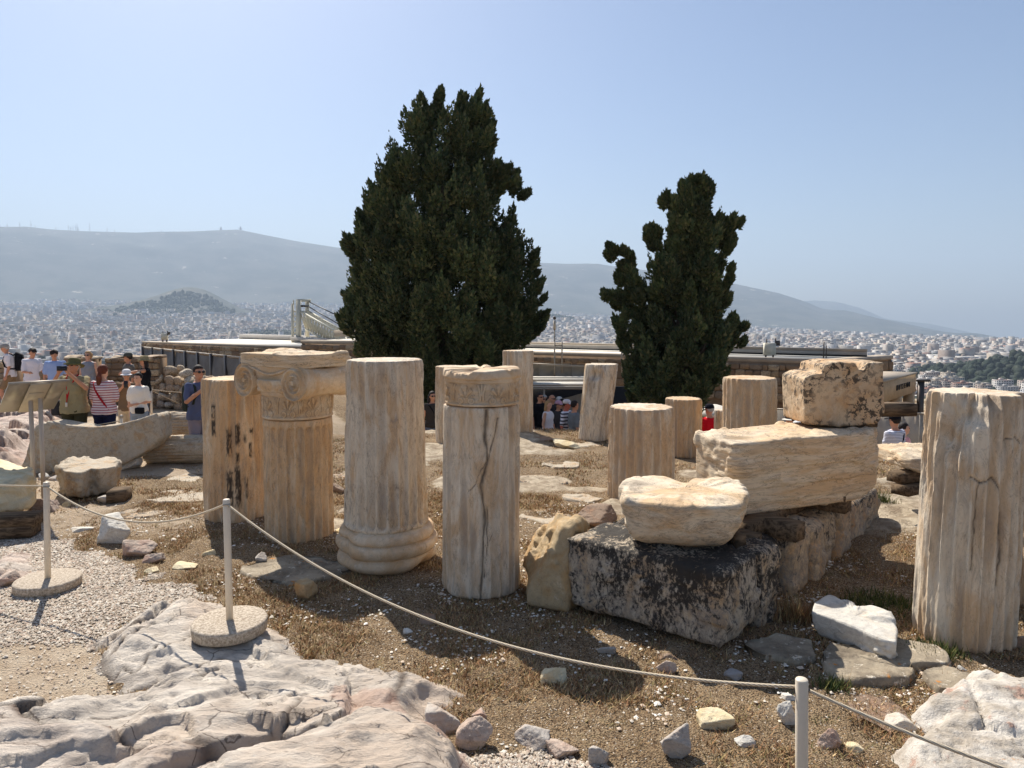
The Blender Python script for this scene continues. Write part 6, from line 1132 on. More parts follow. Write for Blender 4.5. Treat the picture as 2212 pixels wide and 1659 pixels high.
# ---------------------------------------------------------------- gravel, pebbles, dry grass
OCT4 = np.array([[1, 0, -.2], [.1, 1, -.2], [-1, .1, -.2], [0, -1, -.2], [.1, .1, .9], [.5, .55, .5]]); OF4 = np.array([[0, 5, 4, 3], [5, 1, 2, 4]]); OF4B = np.array([[0, 1, 5], [2, 3, 4]])
OCT = np.array([[1, 0, 0], [-1, 0, 0], [0, 1, 0], [0, -1, 0], [0, 0, 1], [0, 0, -.6], [.6, .6, .5], [-.6, .6, .4], [.6, -.6, .4], [-.6, -.6, .5]]); 
OF = np.array([[0, 6, 4, 8], [1, 9, 4, 7], [2, 7, 4, 6], [3, 8, 4, 9], [0, 5, 2, 6], [2, 5, 1, 7], [1, 5, 3, 9], [3, 5, 0, 8]])
rgp = np.random.default_rng(77)
def pebbles(name, label, pts, smin, smax, mat, flat=.6):
    n = len(pts); s = rgp.uniform(smin, smax, n) * (1 + (rgp.random(n) < .08) * rgp.uniform(.3, 1.2, n)); a = rgp.random(n) * 2 * pi; J = OCT4[None] * (1 + rgp.uniform(-.28, .28, (n, 6, 3))) * np.stack([s, s * rgp.uniform(.6, 1, n), s * flat * rgp.uniform(.6, 1.2, n)], -1)[:, None]
    X = J[..., 0] * np.cos(a)[:, None] - J[..., 1] * np.sin(a)[:, None]; Y = J[..., 0] * np.sin(a)[:, None] + J[..., 1] * np.cos(a)[:, None]
    V = np.stack([X, Y, J[..., 2]], -1) + pts[:, None, :]; i = (np.arange(n) * 6)[:, None, None]; o = mk(name, V.reshape(-1, 3), [(OF4[None] + i).reshape(-1, 4), (OF4B[None] + i).reshape(-1, 3)], M[mat], smooth=False, kind='stuff'); o['label'] = label
def scatter(n, x0, x1, y0, y1, wfun):
    x = rgp.uniform(x0, x1, n); y = rgp.uniform(y0, y1, n); k = rgp.random(n) < wfun(x, y); x, y = x[k], y[k]; return np.stack([x, y, gz(x, y) + .008], -1)
lims = lambda x, y: (np.abs(x) < y * .78 + .6)
def gravel_w(x, y): return np.clip(zones(x, y)[..., 0], 0, 1) * lims(x, y)
pebbles('gravel', 'pale gravel spread beside the rope posts', scatter(210000, -6.5, .8, 2.7, 8.2, gravel_w), .006, .0125, 'gravel')
def sand_w(x, y): return np.clip(zones(x, y)[..., 1], 0, 1) * lims(x, y) * .5
pebbles('loose_pebbles', 'pebbles sprinkled over the sandy path', scatter(90000, -8, 0, 2.7, 12, sand_w), .005, .012, 'gravel')
def grass_w(x, y):
    z = zones(x, y); return (1 - z.max(-1)) * lims(x, y)
def peb_w(x, y): q = fbm(xy3(x * 1.6, y * 1.6), 91, 3); return grass_w(x, y) * ss(-.15, .5, q)
pebbles('white_pebbles', 'small white pebbles strewn through the dry grass', scatter(20000, -4.5, 4.5, 2.7, 9, peb_w), .006, .017, 'pebble', .55)
P2 = scatter(16000, -.6, 1.2, 2.7, 3.7, lambda x, y: inpoly(x, y, np.array(ZN_GRAV2)) * 1.0); P2[:, 2] += .008; pebbles('white_pebbles', 'patch of bright white pebbles at the lower middle', P2, .006, .013, 'gravel', .8)
def blades(name, label, pts, hmin, hmax, wid, mat, lean=.9):
    n = len(pts); h = rgp.uniform(hmin, hmax, n); a = rgp.random(n) * 2 * pi; l = rgp.uniform(.2, lean, n) * h; d = np.stack([np.cos(a), np.sin(a), 0 * a], -1); sd = np.stack([-np.sin(a), np.cos(a), 0 * a], -1) * (wid * rgp.uniform(.5, 1.3, n))[:, None]
    b = pts - [0, 0, .012]; t = b + d * l[:, None] + np.array([0, 0, 1]) * (h * rgp.uniform(.7, 1.05, n))[:, None]
    V = np.stack([b - sd, b + sd, t], 1).reshape(-1, 3); i = (np.arange(n) * 3)[:, None]; o = mk(name, V, i + np.array([[0, 1, 2]]), M[mat], smooth=False, kind='stuff'); o['label'] = label
def tuft_w(x, y): q = fbm(xy3(x * 2.2, y * 2.2), 93, 4); return grass_w(x, y) * ss(-.35, .35, q)
G1 = scatter(520000, -5, 5, 2.7, 9.5, tuft_w); blades('dry_grass', 'short dry brown grass covering the soil between the stones', G1, .012, .045, .0042, 'straw', 1.6)
G2 = scatter(110000, -7, 7, 8.5, 15.5, tuft_w); blades('dry_grass', 'short dry grass between the drums farther back', G2, .02, .06, .008, 'straw', 1.5)
def weed_w(x, y): q = fbm(xy3(x * 1.1 + 4, y * 1.1), 95, 4); return grass_w(x, y) * ss(.15, .5, q)
G3 = scatter(50000, -6, 6, 2.8, 15, weed_w); blades('green_weeds', 'low green weeds among the dry grass', G3, .012, .04, .003, 'green', 1.3)
cl_ = scatter(260, -3.5, 4.6, 2.75, 7.5, lambda x, y: grass_w(x, y)); C = np.repeat(cl_, 22, 0) + np.c_[rgp.normal(0, .03, (len(cl_) * 22, 2)), np.zeros(len(cl_) * 22)]; blades('straw_tufts', 'taller pale straw stalks standing in tufts', C, .05, .16, .0014, 'straw', .9)
def weedclump(px, py, w, n, h, lab, mat='green'):
    c = at(px, py, 0); r = w / 2 / F0 * c[1]; P = np.c_[c[0] + rgp.normal(0, r * .5, n), c[1] + rgp.normal(0, r * .4, n), np.zeros(n)]; P[:, 2] = gz(P[:, 0], P[:, 1]); nv = len(bpy.data.objects); blades('weed_clump', lab, P, h * .3, h, .006, mat, .8); o = [x for x in bpy.data.objects if x.name.startswith('weed_clump') and x.get('label') == lab][0]; del o['kind']; tag(o, lab, 'plant')
weedclump(2015, 1405, 110, 900, .12, 'green leafy weed at the foot of the tallest fluted drum'); weedclump(1725, 1330, 70, 700, .2, 'dry brown bush beside the second foundation block', 'straw'); weedclump(1900, 1300, 180, 1600, .09, 'dark green weeds growing in the shade behind the flat white slab'); weedclump(1800, 1480, 60, 300, .1, 'green tuft behind the nearest post'); weedclump(2130, 1560, 110, 500, .1, 'weed with yellow flowers beside the orange-lichened rock'); weedclump(1870, 1395, 50, 300, .1, 'reddish dry tuft beside the paving slab', 'straw')
weedclump(1900, 1090, 60, 300, .25, 'green weed sprouting between the timbers')
fl = at(2130, 1555, 0); g = Geo()
for k in range(9): g.add(*ell(fl + [rgp.normal(0, .09), rgp.normal(0, .06), .07 + rgp.random() * .05], (.011, .011, .006), 7, 4))
o = g.mk('flower_head', plain('yellow_petals', lin(232, 190, 40), .6), bpy.data.objects[[x.name for x in bpy.data.objects if x.get('label') == 'weed with yellow flowers beside the orange-lichened rock'][0]])
# ---------------------------------------------------------------- rope barrier, information panel
def rope_post(pt, pb, h, lab, base=True, zb=0.0, d=.05):
    b = at(pb[0], pb[1], .10 + zb); tp = aty(pt[0], pt[1], b[1]); z0 = float(gz(b[0], b[1])) - .02 + zb
    t = thing('rope_post', lab, 'post', (b[0], b[1], z0), 'rope barrier posts')
    P = [np.array([b[0], b[1], z0 + .03]), tp]; V, F = tube([P[0], P[0] * .5 + P[1] * .5, P[1] - [0, 0, .006], P[1] - [0, 0, .001]], [d / 2, d / 2, d / 2, d / 2 - .004], 20); mk('pole', V, F, M['pole'], t)
    V, F = tube([tp - [0, 0, .045], tp - [0, 0, .03]], d / 2 + .0015, 20); mk('collar', V, F, M['galv'], t)
    if base:
        n = 64; th = np.arange(n) / n * 2 * pi; rings = [[(b[0] + r * cos(a), b[1] + r * sin(a), z) for a in th] for r, z in ((.245, z0 + .015), (.258, z0 + .022), (.262, z0 + .09), (.256, z0 + .102), (.24, z0 + .106), (.1, z0 + .106))]; V, F = loft(rings); V = rough(V, F, .003, 12, 5, 3); mk('concrete_base', V, F, M['concrete'], t)
    return tp
T1 = rope_post((100, 1041), (103, 1244), .9, 'white rope post on round base beside the pointed marble fragment')
T2 = rope_post((489, 1078), (496, 1325), .9, 'white rope post on round base standing on the bedrock', zb=.13)
b_ = aty(1732, 1466, 2.87); z0 = 0.0; t3 = thing('rope_post', 'nearest white rope post, cut by the lower picture edge', 'post', (b_[0] + .02, b_[1], -.02), 'rope barrier posts')
V, F = tube([(b_[0] + .02, b_[1], 0.0), (b_[0] + .01, b_[1], .4), b_ - [0, 0, .006], b_ - [0, 0, .001]], [.0255, .0255, .0255, .022], 24); mk('pole', V, F, M['pole'], t3)
n = 64; th = np.arange(n) / n * 2 * pi; V, F = loft([[(b_[0] + .02 + r * cos(a), b_[1] + r * sin(a), z) for a in th] for r, z in ((.26, -.02), (.275, 0), (.275, .08), (.25, .095), (.1, .095))]); mk('concrete_base', V, F, M['concrete'], t3)
V, F = tube([b_ + [.02, 0, -.05], b_ + [.034, 0, -.05]], .008, 10); mk('eyelet', M['steel'] and V, F, M['steel'], t3)
T3 = b_
def rope(a, b, sag, lab, r=.0075, n=60):
    s = np.linspace(0, 1, n); P = a[None] * (1 - s[:, None]) + b[None] * s[:, None]; P[:, 2] -= sag * 4 * s * (1 - s); V, F = tube(P, r, 8); tag(mk('rope', V, F, M['rope']), lab, 'rope', 'barrier ropes')
dz = np.array([0, 0, -.035]); T0 = at(-420, 985, .9)
rope(T0 + dz, T1 + dz, .08, 'cream rope running from the picture edge to the far rope post', .008); rope(T1 + dz, T2 + dz, .22, 'cream rope sagging between the far and the middle rope posts', .008); rope(T2 + dz, T3 + dz, .30, 'long cream rope sagging in front of the drums and the black-lichened block', .0072)
T4 = aty(2330, 1712, 2.45); rope(T3 + [.03, 0, -.05], T4, .02, 'cream rope leaving the nearest post over the orange-lichened rock', .0075)
pa, pb_ = aty(326, 880, 18.5), aty(326, 910, 18.5); t = thing('rope_post', 'small white rope post behind the curved marble on the path', 'post', pb_, 'rope barrier posts')
q = aty(326, 838, 18.5); V, F = tube([(q[0], q[1], float(gz(q[0], q[1]))), q], .028, 12); mk('pole', V, F, M['pole'], t); rope(q - [0, 0, .04], aty(470, 848, 19), .04, 'pale rope from the small post towards the man in blue', .009); rope(aty(262, 908, 11.6), aty(170, 920, 11.7), .02, 'thin rope in front of the woman in stripes', .008); rope(aty(330, 845, 18.5), aty(388, 872, 19.5), .0, 'loose rope end running down from the small post', .006)
q = aty(262, 903, 11.6); t = thing('rope_post', 'rope post tip beside the woman in stripes behind the curved marble', 'post', (q[0], q[1], 0), 'rope barrier posts'); V, F = tube([(q[0], q[1], 0), q], .022, 12); mk('pole', V, F, M['pole'], t); V, F = ell(q + [0, 0, .02], (.03, .03, .035), 12, 8); mk('knob', V, F, M['galv'], t)
rope(aty(1010, 935, 15), aty(925, 938, 15), .02, 'pale rope behind the based column and the woman in dark', .01)
# panel seen from behind: upper edge nearer the viewer
ds = 8.6; A, B, Cq, Dq = aty(19, 829, ds), aty(149, 822, ds + .25), aty(116, 881, ds + .80), aty(-6, 889, ds + .55)
sg = thing('information_panel', 'tilted information panel on two posts, seen from its back', 'information panel', (A[0] + .3, A[1], 0))
def pquad(s0, s1, off, th, mat, name, v0=0.0, v1=1.0):
    f = lambda s, v: (A * (1 - s) + B * s) * (1 - v) + (Dq * (1 - s) + Cq * s) * v; nrm = np.cross(B - A, Dq - A); nrm /= np.linalg.norm(nrm); nrm *= -1 if nrm[2] > 0 else 1
    q = np.array([f(s0, v0), f(s1, v0), f(s1, v1), f(s0, v1)]); V = np.concatenate([q + nrm * off, q + nrm * (off + th)]); return mk(name, V, QB, mat, sg, smooth=False)
pquad(0, 1, -.012, .012, M['signprint'], 'front_board'); pquad(0, .36, 0, .018, M['sign'], 'back_panel'); pquad(.36, .70, .004, .03, M['signmid'], 'centre_plate'); pquad(.70, 1, 0, .018, M['sign'], 'back_panel'); pquad(.40, .66, .035, .008, M['signmid'], 'bracket_plate', .28, .72)
pquad(-.01, 1.01, -.014, .024, M['galv'], 'edge_trim', -.015, .03)
for px in (66, 87): c = aty(px, 860, ds + .42); V, F = tube([(c[0], c[1], 0), c + [0, 0, .05]], .026, 12); mk('post', V, F, M['signpost'], sg)
# ---------------------------------------------------------------- visitors
def cloth(name, c, stripes=None):
    t = NT(name, 0.9, 0.1); v = t.coord((1, 1, 1), False); f = t.noise(v, 9, 5, .6); col = tuple(c[:3]) + (1,)
    if stripes:
        c2, per, duty = stripes; z = t.sep(t.coord((1, 1, 1), False))[2]; w = t.math('FRACT', t.math('MULTIPLY', z, 1 / per)); col = t.mix(t.ramp(w, duty - .04, duty + .04), col, c2)
    t.color(col); t.bump(f, .5, .03); return t.m
CM = {}
def C_(key, c, stripes=None):
    if key not in CM: CM[key] = cloth(key, c, stripes)
    return CM[key]
SKIN = plain('skin_tan', lin(196, 142, 112), .6, var=.05); SKIN2 = plain('skin_fair', lin(214, 164, 136), .6, var=.05)
HAIRS = {'dark': plain('dark_hair', lin(40, 30, 26), .7, var=.2), 'red': plain('auburn_hair', lin(104, 52, 34), .7, var=.25, scale=14), 'blond': plain('blond_hair', lin(170, 134, 92), .7, var=.2), 'grey': plain('grey_hair', lin(176, 170, 164), .7, var=.15)}
LENS = plain('dark_lens', (.012, .011, .012), .2, spec=.6); SHOE = plain('shoe', lin(90, 82, 76), .8)
FOLD = bpy.data.textures.new('cloth_folds', 'CLOUDS'); FOLD.noise_scale = .13; FOLD.noise_depth = 2
PHONE = plain('phone_case', (.015, .016, .022), .35)
def seg(g, pts, rad, n=14):
    """limb: tapered tube with round ends"""
    P = np.array(pts, float); m = len(P); t = np.linspace(0, m - 1, 5 * (m - 1) + 1); Q = np.stack([np.interp(t, range(m), P[:, k]) for k in range(3)], -1); r = np.interp(t, range(m), rad); g.add(*tube(Q, r, n))
    for k in (0, m - 1): g.add(*ell(P[k], (rad[k],) * 3, 12, 8))
    for k in range(1, m - 1): g.add(*ell(P[k], (rad[k] * 1.02,) * 3, 12, 8))
def trunk(g, rows, n=22):
    """torso: elliptical sections (z, rx, ry, yoff)"""
    th = np.arange(n) / n * 2 * pi; zs = np.array([r[0] for r in rows]); zz = np.linspace(zs[0], zs[-1], 26); I = lambda k: np.interp(zz, zs, [r[k] for r in rows]); rx, ry, yo = I(1), I(2), I(3)
    g.add(*loft([[(a * np.sign(cos(t)) * abs(cos(t)) ** .85, y + b * np.sign(sin(t)) * abs(sin(t)) ** .85, z) for t in th] for z, a, b, y in zip(zz, rx, ry, yo)]))
def solid(g, name, mat, parent, vox, sm=2):
    o = g.mk(name, mat, parent); md = o.modifiers.new('remesh', 'REMESH'); md.mode = 'VOXEL'; md.voxel_size = vox; md.use_smooth_shade = True; s = o.modifiers.new('smooth', 'SMOOTH'); s.iterations = sm; s.factor = .5; return o
def hand(g, w, d, up, s, curl=.5):
    """palm, four fingers of unequal length bent at the knuckles, thumb from the side of the palm"""
    d = np.array(d, float); d /= np.linalg.norm(d); up = np.array(up, float); up = up - d * (up @ d); up /= np.linalg.norm(up) + 1e-9; sd = np.cross(d, up)
    g.add(*ell(w + d * .045 * s, (.040 * s,) * 3, 12, 8)); seg(g, [w, w + d * .07 * s], [.027 * s, .033 * s])
    for k, L in enumerate((.066, .076, .070, .055)):
        b = w + d * .078 * s + sd * (k - 1.5) * .019 * s; m = b + (d * (1 - curl * .4) - up * curl * .5) * L * .5 * s; e = m + (d * (1 - curl) - up * curl) * L * .5 * s; seg(g, [b, m, e], [.0095 * s, .009 * s, .0075 * s], 8)
    b = w + d * .03 * s - sd * .032 * s; seg(g, [b, b + (d * .6 - sd * .6 - up * .2) * .035 * s, b + (d - sd * .3 - up * .4) * .065 * s], [.012 * s, .0105 * s, .009 * s], 8)
def person(label, px, ytop, d, H=1.72, rot=0.0, fat=1.0, arms='hang', hair='dark', hairstyle='short', top=None, bottom=None, long=False, sleeves=.5, hat=None, glasses=False, skin=None, walk=0.0, headturn=0.0, headtilt=0.0, vox=.018, bag=None, female=False, group=None, stoop=0.0, strap=None):
    s = H / 1.75; tp = aty(px, ytop, d); base = np.array([tp[0], tp[1], tp[2] - H]); t = thing('person', label, 'person', (0, 0, 0), group); sk = skin or SKIN
    f = fat; fw = .94 if female else 1.0; sx = .185 * fw * s
    rows = [(.84, .155 * f, .115 * f, 0), (.94, (.175 if female else .165) * f, .118 * f, 0), (1.06, .145 * f, .105 * f ** 1.6, -.012 * (f - 1) * 8), (1.20, .158 * f, .112 * f ** 1.5, -.012 * (f - 1) * 8), (1.33, .180 * fw * f ** .6, .118 * f, 0), (1.42, .172 * fw, .098, .005), (1.465, .10, .075, .012), (1.485, .06, .06, .012)]
    rows = [(z * s, a * s, b * s, (y + stoop * -.10 * max(0, z - 1.0)) * s) for z, a, b, y in rows]; sho = np.array([0, (.005 - stoop * .05) * s, 1.405 * s]); neck = np.array([0, (.01 - stoop * .06) * s, 1.47 * s]); hc = np.array([0, (-.015 - stoop * .12 - headtilt * .03) * s, (1.635 - stoop * .03) * s])
    A = {}
    for sd in (-1, 1):
        S = sho + [sd * sx, 0, 0]
        if arms == 'photo': E, Wp = S + np.array([sd * .10, -.22, -.13]) * s, np.array([sd * .075, -.36, 1.545]) * s
        elif arms == 'photolow': E, Wp = S + np.array([sd * .09, -.12, -.24]) * s, np.array([sd * .06, -.33, 1.40]) * s
        elif arms == 'front': E, Wp = S + np.array([sd * .06, -.02, -.29]) * s, np.array([sd * .02, -.24, 1.10]) * s
        elif arms == 'belly': E, Wp = S + np.array([sd * .07, .02, -.29]) * s, np.array([sd * -.02 if sd > 0 else sd * .19, -.17 if sd > 0 else -.02, 1.06 if sd > 0 else .86]) * s
        elif arms == 'point' and sd > 0: E, Wp = S + np.array([.12, -.20, -.02]) * s, S + np.array([.16, -.44, -.05]) * s
        elif arms == 'reach' : E, Wp = S + np.array([sd * .05, -.06, -.28]) * s, S + np.array([sd * .03, -.27, -.34 - .05 * sd]) * s
        elif arms == 'lift': E, Wp = S + np.array([sd * .10, -.12, -.20]) * s, np.array([sd * .10, -.22, 1.33]) * s
        else: E, Wp = S + np.array([sd * .055, .03, -.29]) * s, S + np.array([sd * .07, -.04, -.54]) * s
        A[sd] = (S, E, Wp)
    hipz = .90 * s; Lg = {}
    for sd in (-1, 1):
        hp_ = np.array([sd * .088 * f ** .5 * s, 0, hipz]); w = walk * sd; kn = np.array([sd * .10 * s, (-.20 * w - .02 - .06 * abs(walk)) * s, .49 * s]); an = np.array([sd * .10 * s, (-.32 * w + .03 + .05 * (w < 0) * abs(walk)) * s, (.085 + (.10 * walk if w < 0 else 0)) * s]); Lg[sd] = (hp_, kn, an)
    g = Geo(); trunk(g, [(r[0], r[1] * .93, r[2] * .93, r[3]) for r in rows]); seg(g, [neck - [0, 0, .05 * s], hc - [0, -.01, .08 * s]], [.060 * s, .052 * s])
    ct, st = cos(headturn), sin(headturn); Rz = np.array([[ct, -st, 0], [st, ct, 0], [0, 0, 1]]); tl = headtilt * .5; Rx = np.array([[1, 0, 0], [0, cos(tl), -sin(tl)], [0, sin(tl), cos(tl)]]); HR = Rz @ Rx.T if False else Rz @ np.array([[1, 0, 0], [0, cos(tl), sin(tl)], [0, -sin(tl), cos(tl)]]).T
    def hp(x, y, z): return hc + HR @ (np.array([x, y, z]) * s)
    g.add(*ell(hp(0, .01, .012), np.array([.076, .093, .105]) * s, 20, 14, HR)); g.add(*ell(hp(0, -.025, -.055), np.array([.056, .062, .065]) * s, 16, 10, HR)); g.add(*ell(hp(0, -.092, -.012), np.array([.012, .018, .024]) * s, 10, 8, HR)); g.add(*ell(hp(0, -.080, -.062), np.array([.026, .012, .009]) * s, 10, 6, HR)); g.add(*ell(hp(0, -.078, .028), np.array([.055, .014, .010]) * s, 12, 6, HR))
    for sd in (-1, 1): g.add(*ell(hp(sd * .078, .012, -.008), np.array([.011, .022, .032]) * s, 10, 8, HR))
    for sd in (-1, 1):
        S, E, Wp = A[sd]; seg(g, [S, E, Wp], [.050 * s, .041 * s, .027 * s]); hd = Wp - E; up = np.array([0, 0, 1.0]) if arms in ('photo', 'photolow', 'front', 'reach', 'lift') else np.array([-sd, 0, .1])
        hand(g, Wp, np.array([-sd * .25, -.1, .9]) if arms in ('photo', 'photolow') else hd, up if arms not in ('photo', 'photolow') else np.array([0, .9, 0.1]), s, .55)
        a, b, c = Lg[sd]; seg(g, [a, b, c], [.082 * s * f ** .5, .054 * s, .036 * s]); g.add(*ell((b * .6 + c * .4) + [0, .012 * s, 0], np.array([.052, .055, .11]) * s, 12, 8))
    body = solid(g, 'body', sk, t, vox)
    for sd in (-1, 1):
        c = Lg[sd][2]; g = Geo(); g.add(*ell(c + np.array([0, -.05, -.045]) * s, np.array([.046, .125, .042]) * s, 14, 8)); V, F = g.arrays(); V[:, 2] = np.maximum(V[:, 2], c[2] - .085 * s); mk('shoe', V, F, SHOE, t)
    # clothes
    g = Geo(); e = .014; hem = 1 if not long else 0
    rt = [(z, a + (e + .006) * s, b + (e + .010) * s, y) for z, a, b, y in rows if z < 1.475 * s]; rt[0] = (.83 * s if not female else .86 * s, rt[0][1] + .012 * s, rt[0][2] + .012 * s, rt[0][3]); trunk(g, rt)
    for sd in (-1, 1):
        S, E, Wp = A[sd]
        if sleeves > 0:
            q = min(1, sleeves / .5); P = [S, S + (E - S) * q * .86]; r_ = [.064 * s, .058 * s]
            if sleeves > .5: P = [S, E, E + (Wp - E) * (sleeves - .5) * 2 * .92]; r_ = [.064 * s, .054 * s, .042 * s]
            seg(g, P, r_)
    so = solid(g, 'shirt', top, t, vox, 3); fd2 = so.modifiers.new('folds', 'DISPLACE'); fd2.texture = FOLD; fd2.strength = .045; fd2.mid_level = .5
    g = Geo(); trunk(g, [(.80 * s, .160 * f * s, .125 * f * s, 0), (.93 * s, (.186 if female else .176) * f * s, .128 * f * s, 0), (1.0 * s, .140 * f * s, .095 * f * s, rows[2][3])])
    for sd in (-1, 1):
        a, b, c = Lg[sd]
        if long: seg(g, [a - [0, 0, .02], b, c + [0, 0, .03]], [.098 * s * f ** .5, .074 * s, .060 * s])
        else: seg(g, [a - [0, 0, .02], a * .15 + b * .85], [.102 * s * f ** .5, .088 * s])
    so = solid(g, 'trousers' if long else 'shorts', bottom, t, vox, 3); fd2 = so.modifiers.new('folds', 'DISPLACE'); fd2.texture = FOLD; fd2.strength = .03; fd2.mid_level = .5
    g = Geo(); hm = HAIRS[hair]
    if hat != 'bald':
        V, F = ell(hp(0, .018, .030), np.array([.088, .100, .106]) * s, 22, 16, HR); L = (V - hc) @ HR / s; fr = (L[:, 1] < -.035) & (L[:, 2] < .055); V[fr] = V[fr] * .0 + (hc + HR @ np.array([0, .02, .05]) * s) * .35 + V[fr] * .65
        lo = L[:, 2] < -.05; V[lo] = V[lo] * .6 + (hc + HR @ np.array([0, .05, -.03]) * s) * .4
        if hairstyle == 'curly': V = rough(V, F, .020 * s, 30, 5, 3)
        g.add(V, F)
        if hairstyle == 'curly':
            q = np.random.default_rng(int(px)); 
            for k in range(40): u = q.normal(size=3); u[2] = abs(u[2]); u[1] += .3; u /= np.linalg.norm(u); g.add(*ell(hp(*(u * [.085, .092, .10] + [0, .015, .03])), (.022 * s,) * 3, 8, 6))
        if hairstyle == 'ponytail':
            g.add(*ell(hp(0, .105, .0), np.array([.032, .03, .032]) * s, 10, 8)); seg(g, [hp(0, .10, .0), hp(0, .135, -.10), hp(.01, .12, -.22), hp(.02, .10, -.30)], [.028 * s, .048 * s, .042 * s, .016 * s])
        if hairstyle == 'long':
            for sd in (-1, 0, 1): seg(g, [hp(sd * .06, .05, .0), hp(sd * .075, .06, -.12), hp(sd * .08, .05, -.26)], [.042 * s, .045 * s, .022 * s])
        if hairstyle == 'bun': g.add(*ell(hp(0, .07, .13), np.array([.04, .04, .035]) * s, 10, 8))
        if hairstyle == 'fluffy':
            q = np.random.default_rng(int(px))
            for k in range(26): u = q.normal(size=3); u[1] = abs(u[1]) * .8; u /= np.linalg.norm(u); g.add(*ell(hp(*(u * [.095, .09, .10] + [0, .02, .0])), (.03 * s,) * 3, 8, 6))
        solid(g, 'hair', hm, t, max(.008, vox * .8), 2)
    def disc(cz, r, zt, tilt=0.0, nn=28): th = np.arange(nn) / nn * 2 * pi; return [hp(r[0] * cos(a), .01 + r[1] * sin(a), cz + zt + .015 * cos(2 * a) * (r[0] > .12)) for a in th]
    if hat and hat != 'bald':
        kind, hc_ = hat; hmat = C_('hat_%d_%d_%d' % tuple(int(v * 99) for v in hc_[:3]), hc_)
        if kind == 'brim': V, F = loft([disc(.035, (.155, .165), -.02), disc(.04, (.158, .168), -.012), disc(.055, (.10, .115), 0), disc(.09, (.094, .106), 0), disc(.125, (.088, .10), 0), disc(.142, (.07, .08), 0), disc(.146, (.03, .03), 0)])
        else:
            V, F = loft([disc(.03, (.09, .105), 0), disc(.07, (.092, .106), 0), disc(.11, (.078, .09), 0), disc(.13, (.05, .06), 0), disc(.138, (.015, .015), 0)])
        mk('hat', V, F, hmat, t)
        if kind in ('cap', 'visor', 'capback'):
            th = np.linspace(-.95, .95, 15); sg_ = -1 if kind != 'capback' else 1; V = []
            for z_, off in ((.045, 0), (.038, 0)):
                for rr, dz_ in ((.095, 0), (.135, -.004), (.175, -.016)): V += [hp(sin(a) * rr * .85, sg_ * (.02 + cos(a) * rr * .95) * 1.0 + .01, z_ + dz_) for a in th]
            V = np.array(V); F = np.concatenate([grid_faces(3, 15), grid_faces(3, 15)[:, ::-1] + 45]); mk('cap_peak', V, F, hmat if kind != 'visor' else M['tarpwhite'], t)
    if glasses:
        g = Geo()
        for sd in (-1, 1): g.add(*ell(hp(sd * .036, -.086, .012), np.array([.031, .012, .022]) * s, 12, 8, HR)); g.add(*bar(hp(sd * .066, -.078, .016), hp(sd * .083, .0, .012), .006 * s, .012 * s))
        g.add(*bar(hp(-.02, -.094, .016), hp(.02, -.094, .016), .006 * s)); g.mk('sunglasses', LENS, t)
    elif vox < .0115 or True:
        g = Geo()
        for sd in (-1, 1): g.add(*ell(hp(sd * .033, -.083, .010), np.array([.013, .008, .008]) * s, 10, 6, HR))
        g.mk('eyes', LENS, t)
    if strap:
        smat, side = strap; P = []
        for k in range(17):
            u = k / 16; z = (1.44 - .52 * u) * s; x = side * (-.13 + .30 * u) * s * (1 if u < .9 else 1); i = np.interp(z, [r[0] for r in rows], [r[2] for r in rows]) + .022 * s; ix = np.interp(z, [r[0] for r in rows], [r[1] for r in rows]) + .02 * s; P.append((x, i * sqrt(max(.05, 1 - (x / ix) ** 2)), z))
        for sg_ in (1, -1): V, F = tube(np.array(P) * [1, sg_, 1], .017 * s, 6); V[:, 1] += 0; mk('bag_strap', V, F, smat, t)
    t.location = base; t.rotation_euler = (0, 0, rot); WL[t.name] = base; t['_s'] = s
    del t['_s']
    def world(v): v = np.asarray(v, float) * s; return base + np.array([v[0] * cos(rot) - v[1] * sin(rot), v[0] * sin(rot) + v[1] * cos(rot), v[2]])
    return t, world
def turned(V, w, rot):
    return V
def carry(world, rot, name, V, F, mat, label, cat, parts=()):
    c = np.array([world(v) for v in V]); return tag(mk(name, c, F, mat), label, cat)
def phone_at(world, c, label, tilt=0.0, sz=(.155, .012, .078)):
    V = boxv(c, sz); o = carry(world, 0, 'phone', V, QB, PHONE, label, 'phone'); return o
def backpack(world, c, sz, mat, label, strapz=(1.42, 1.1)):
    V, F = convex([((1, 0, 0), sz[0] / 2), ((-1, 0, 0), sz[0] / 2), ((0, 1, 0), sz[1] / 2), ((0, -1, 0), sz[1] / 2), ((0, .5, 1), sz[2] / 2), ((0, 0, -1), sz[2] / 2)], c, np.array(sz) / 2, 10, 7); o = carry(world, 0, 'backpack', V, F, mat, label, 'backpack')
    for sd in (-1, 1):
        P = [(sd * .10, .11, 1.42), (sd * .115, .02, 1.475), (sd * .12, -.10, 1.40), (sd * .125, -.145, 1.28), (sd * .15, -.10, 1.12), (sd * .165, .02, 1.06), (sd * .12, .12, 1.05)]; Vs, Fs = tube(np.array(P), .022, 8); mk('shoulder_strap', np.array([world(v) for v in Vs]), Fs, mat, o)
    V, F = ell((c[0], c[1] + sz[1] * .52, c[2] - sz[2] * .18), (sz[0] * .36, .03, sz[2] * .22), 14, 8); mk('pocket', np.array([world(v) for v in V]), F, mat, o); return o
WHT, LBL, GRY = lin(226, 222, 224), lin(150, 172, 214), lin(142, 144, 150)
black = C_('black_cloth', lin(26, 26, 30)); khaki = C_('khaki_shorts', lin(140, 118, 90)); denim = C_('denim', lin(92, 104, 124)); beige = C_('beige_shorts', lin(196, 178, 150)); navy = C_('navy_cloth', lin(30, 34, 62)); dkgrey = C_('dark_grey_cloth', lin(62, 60, 62)); white = C_('white_cloth', WHT)
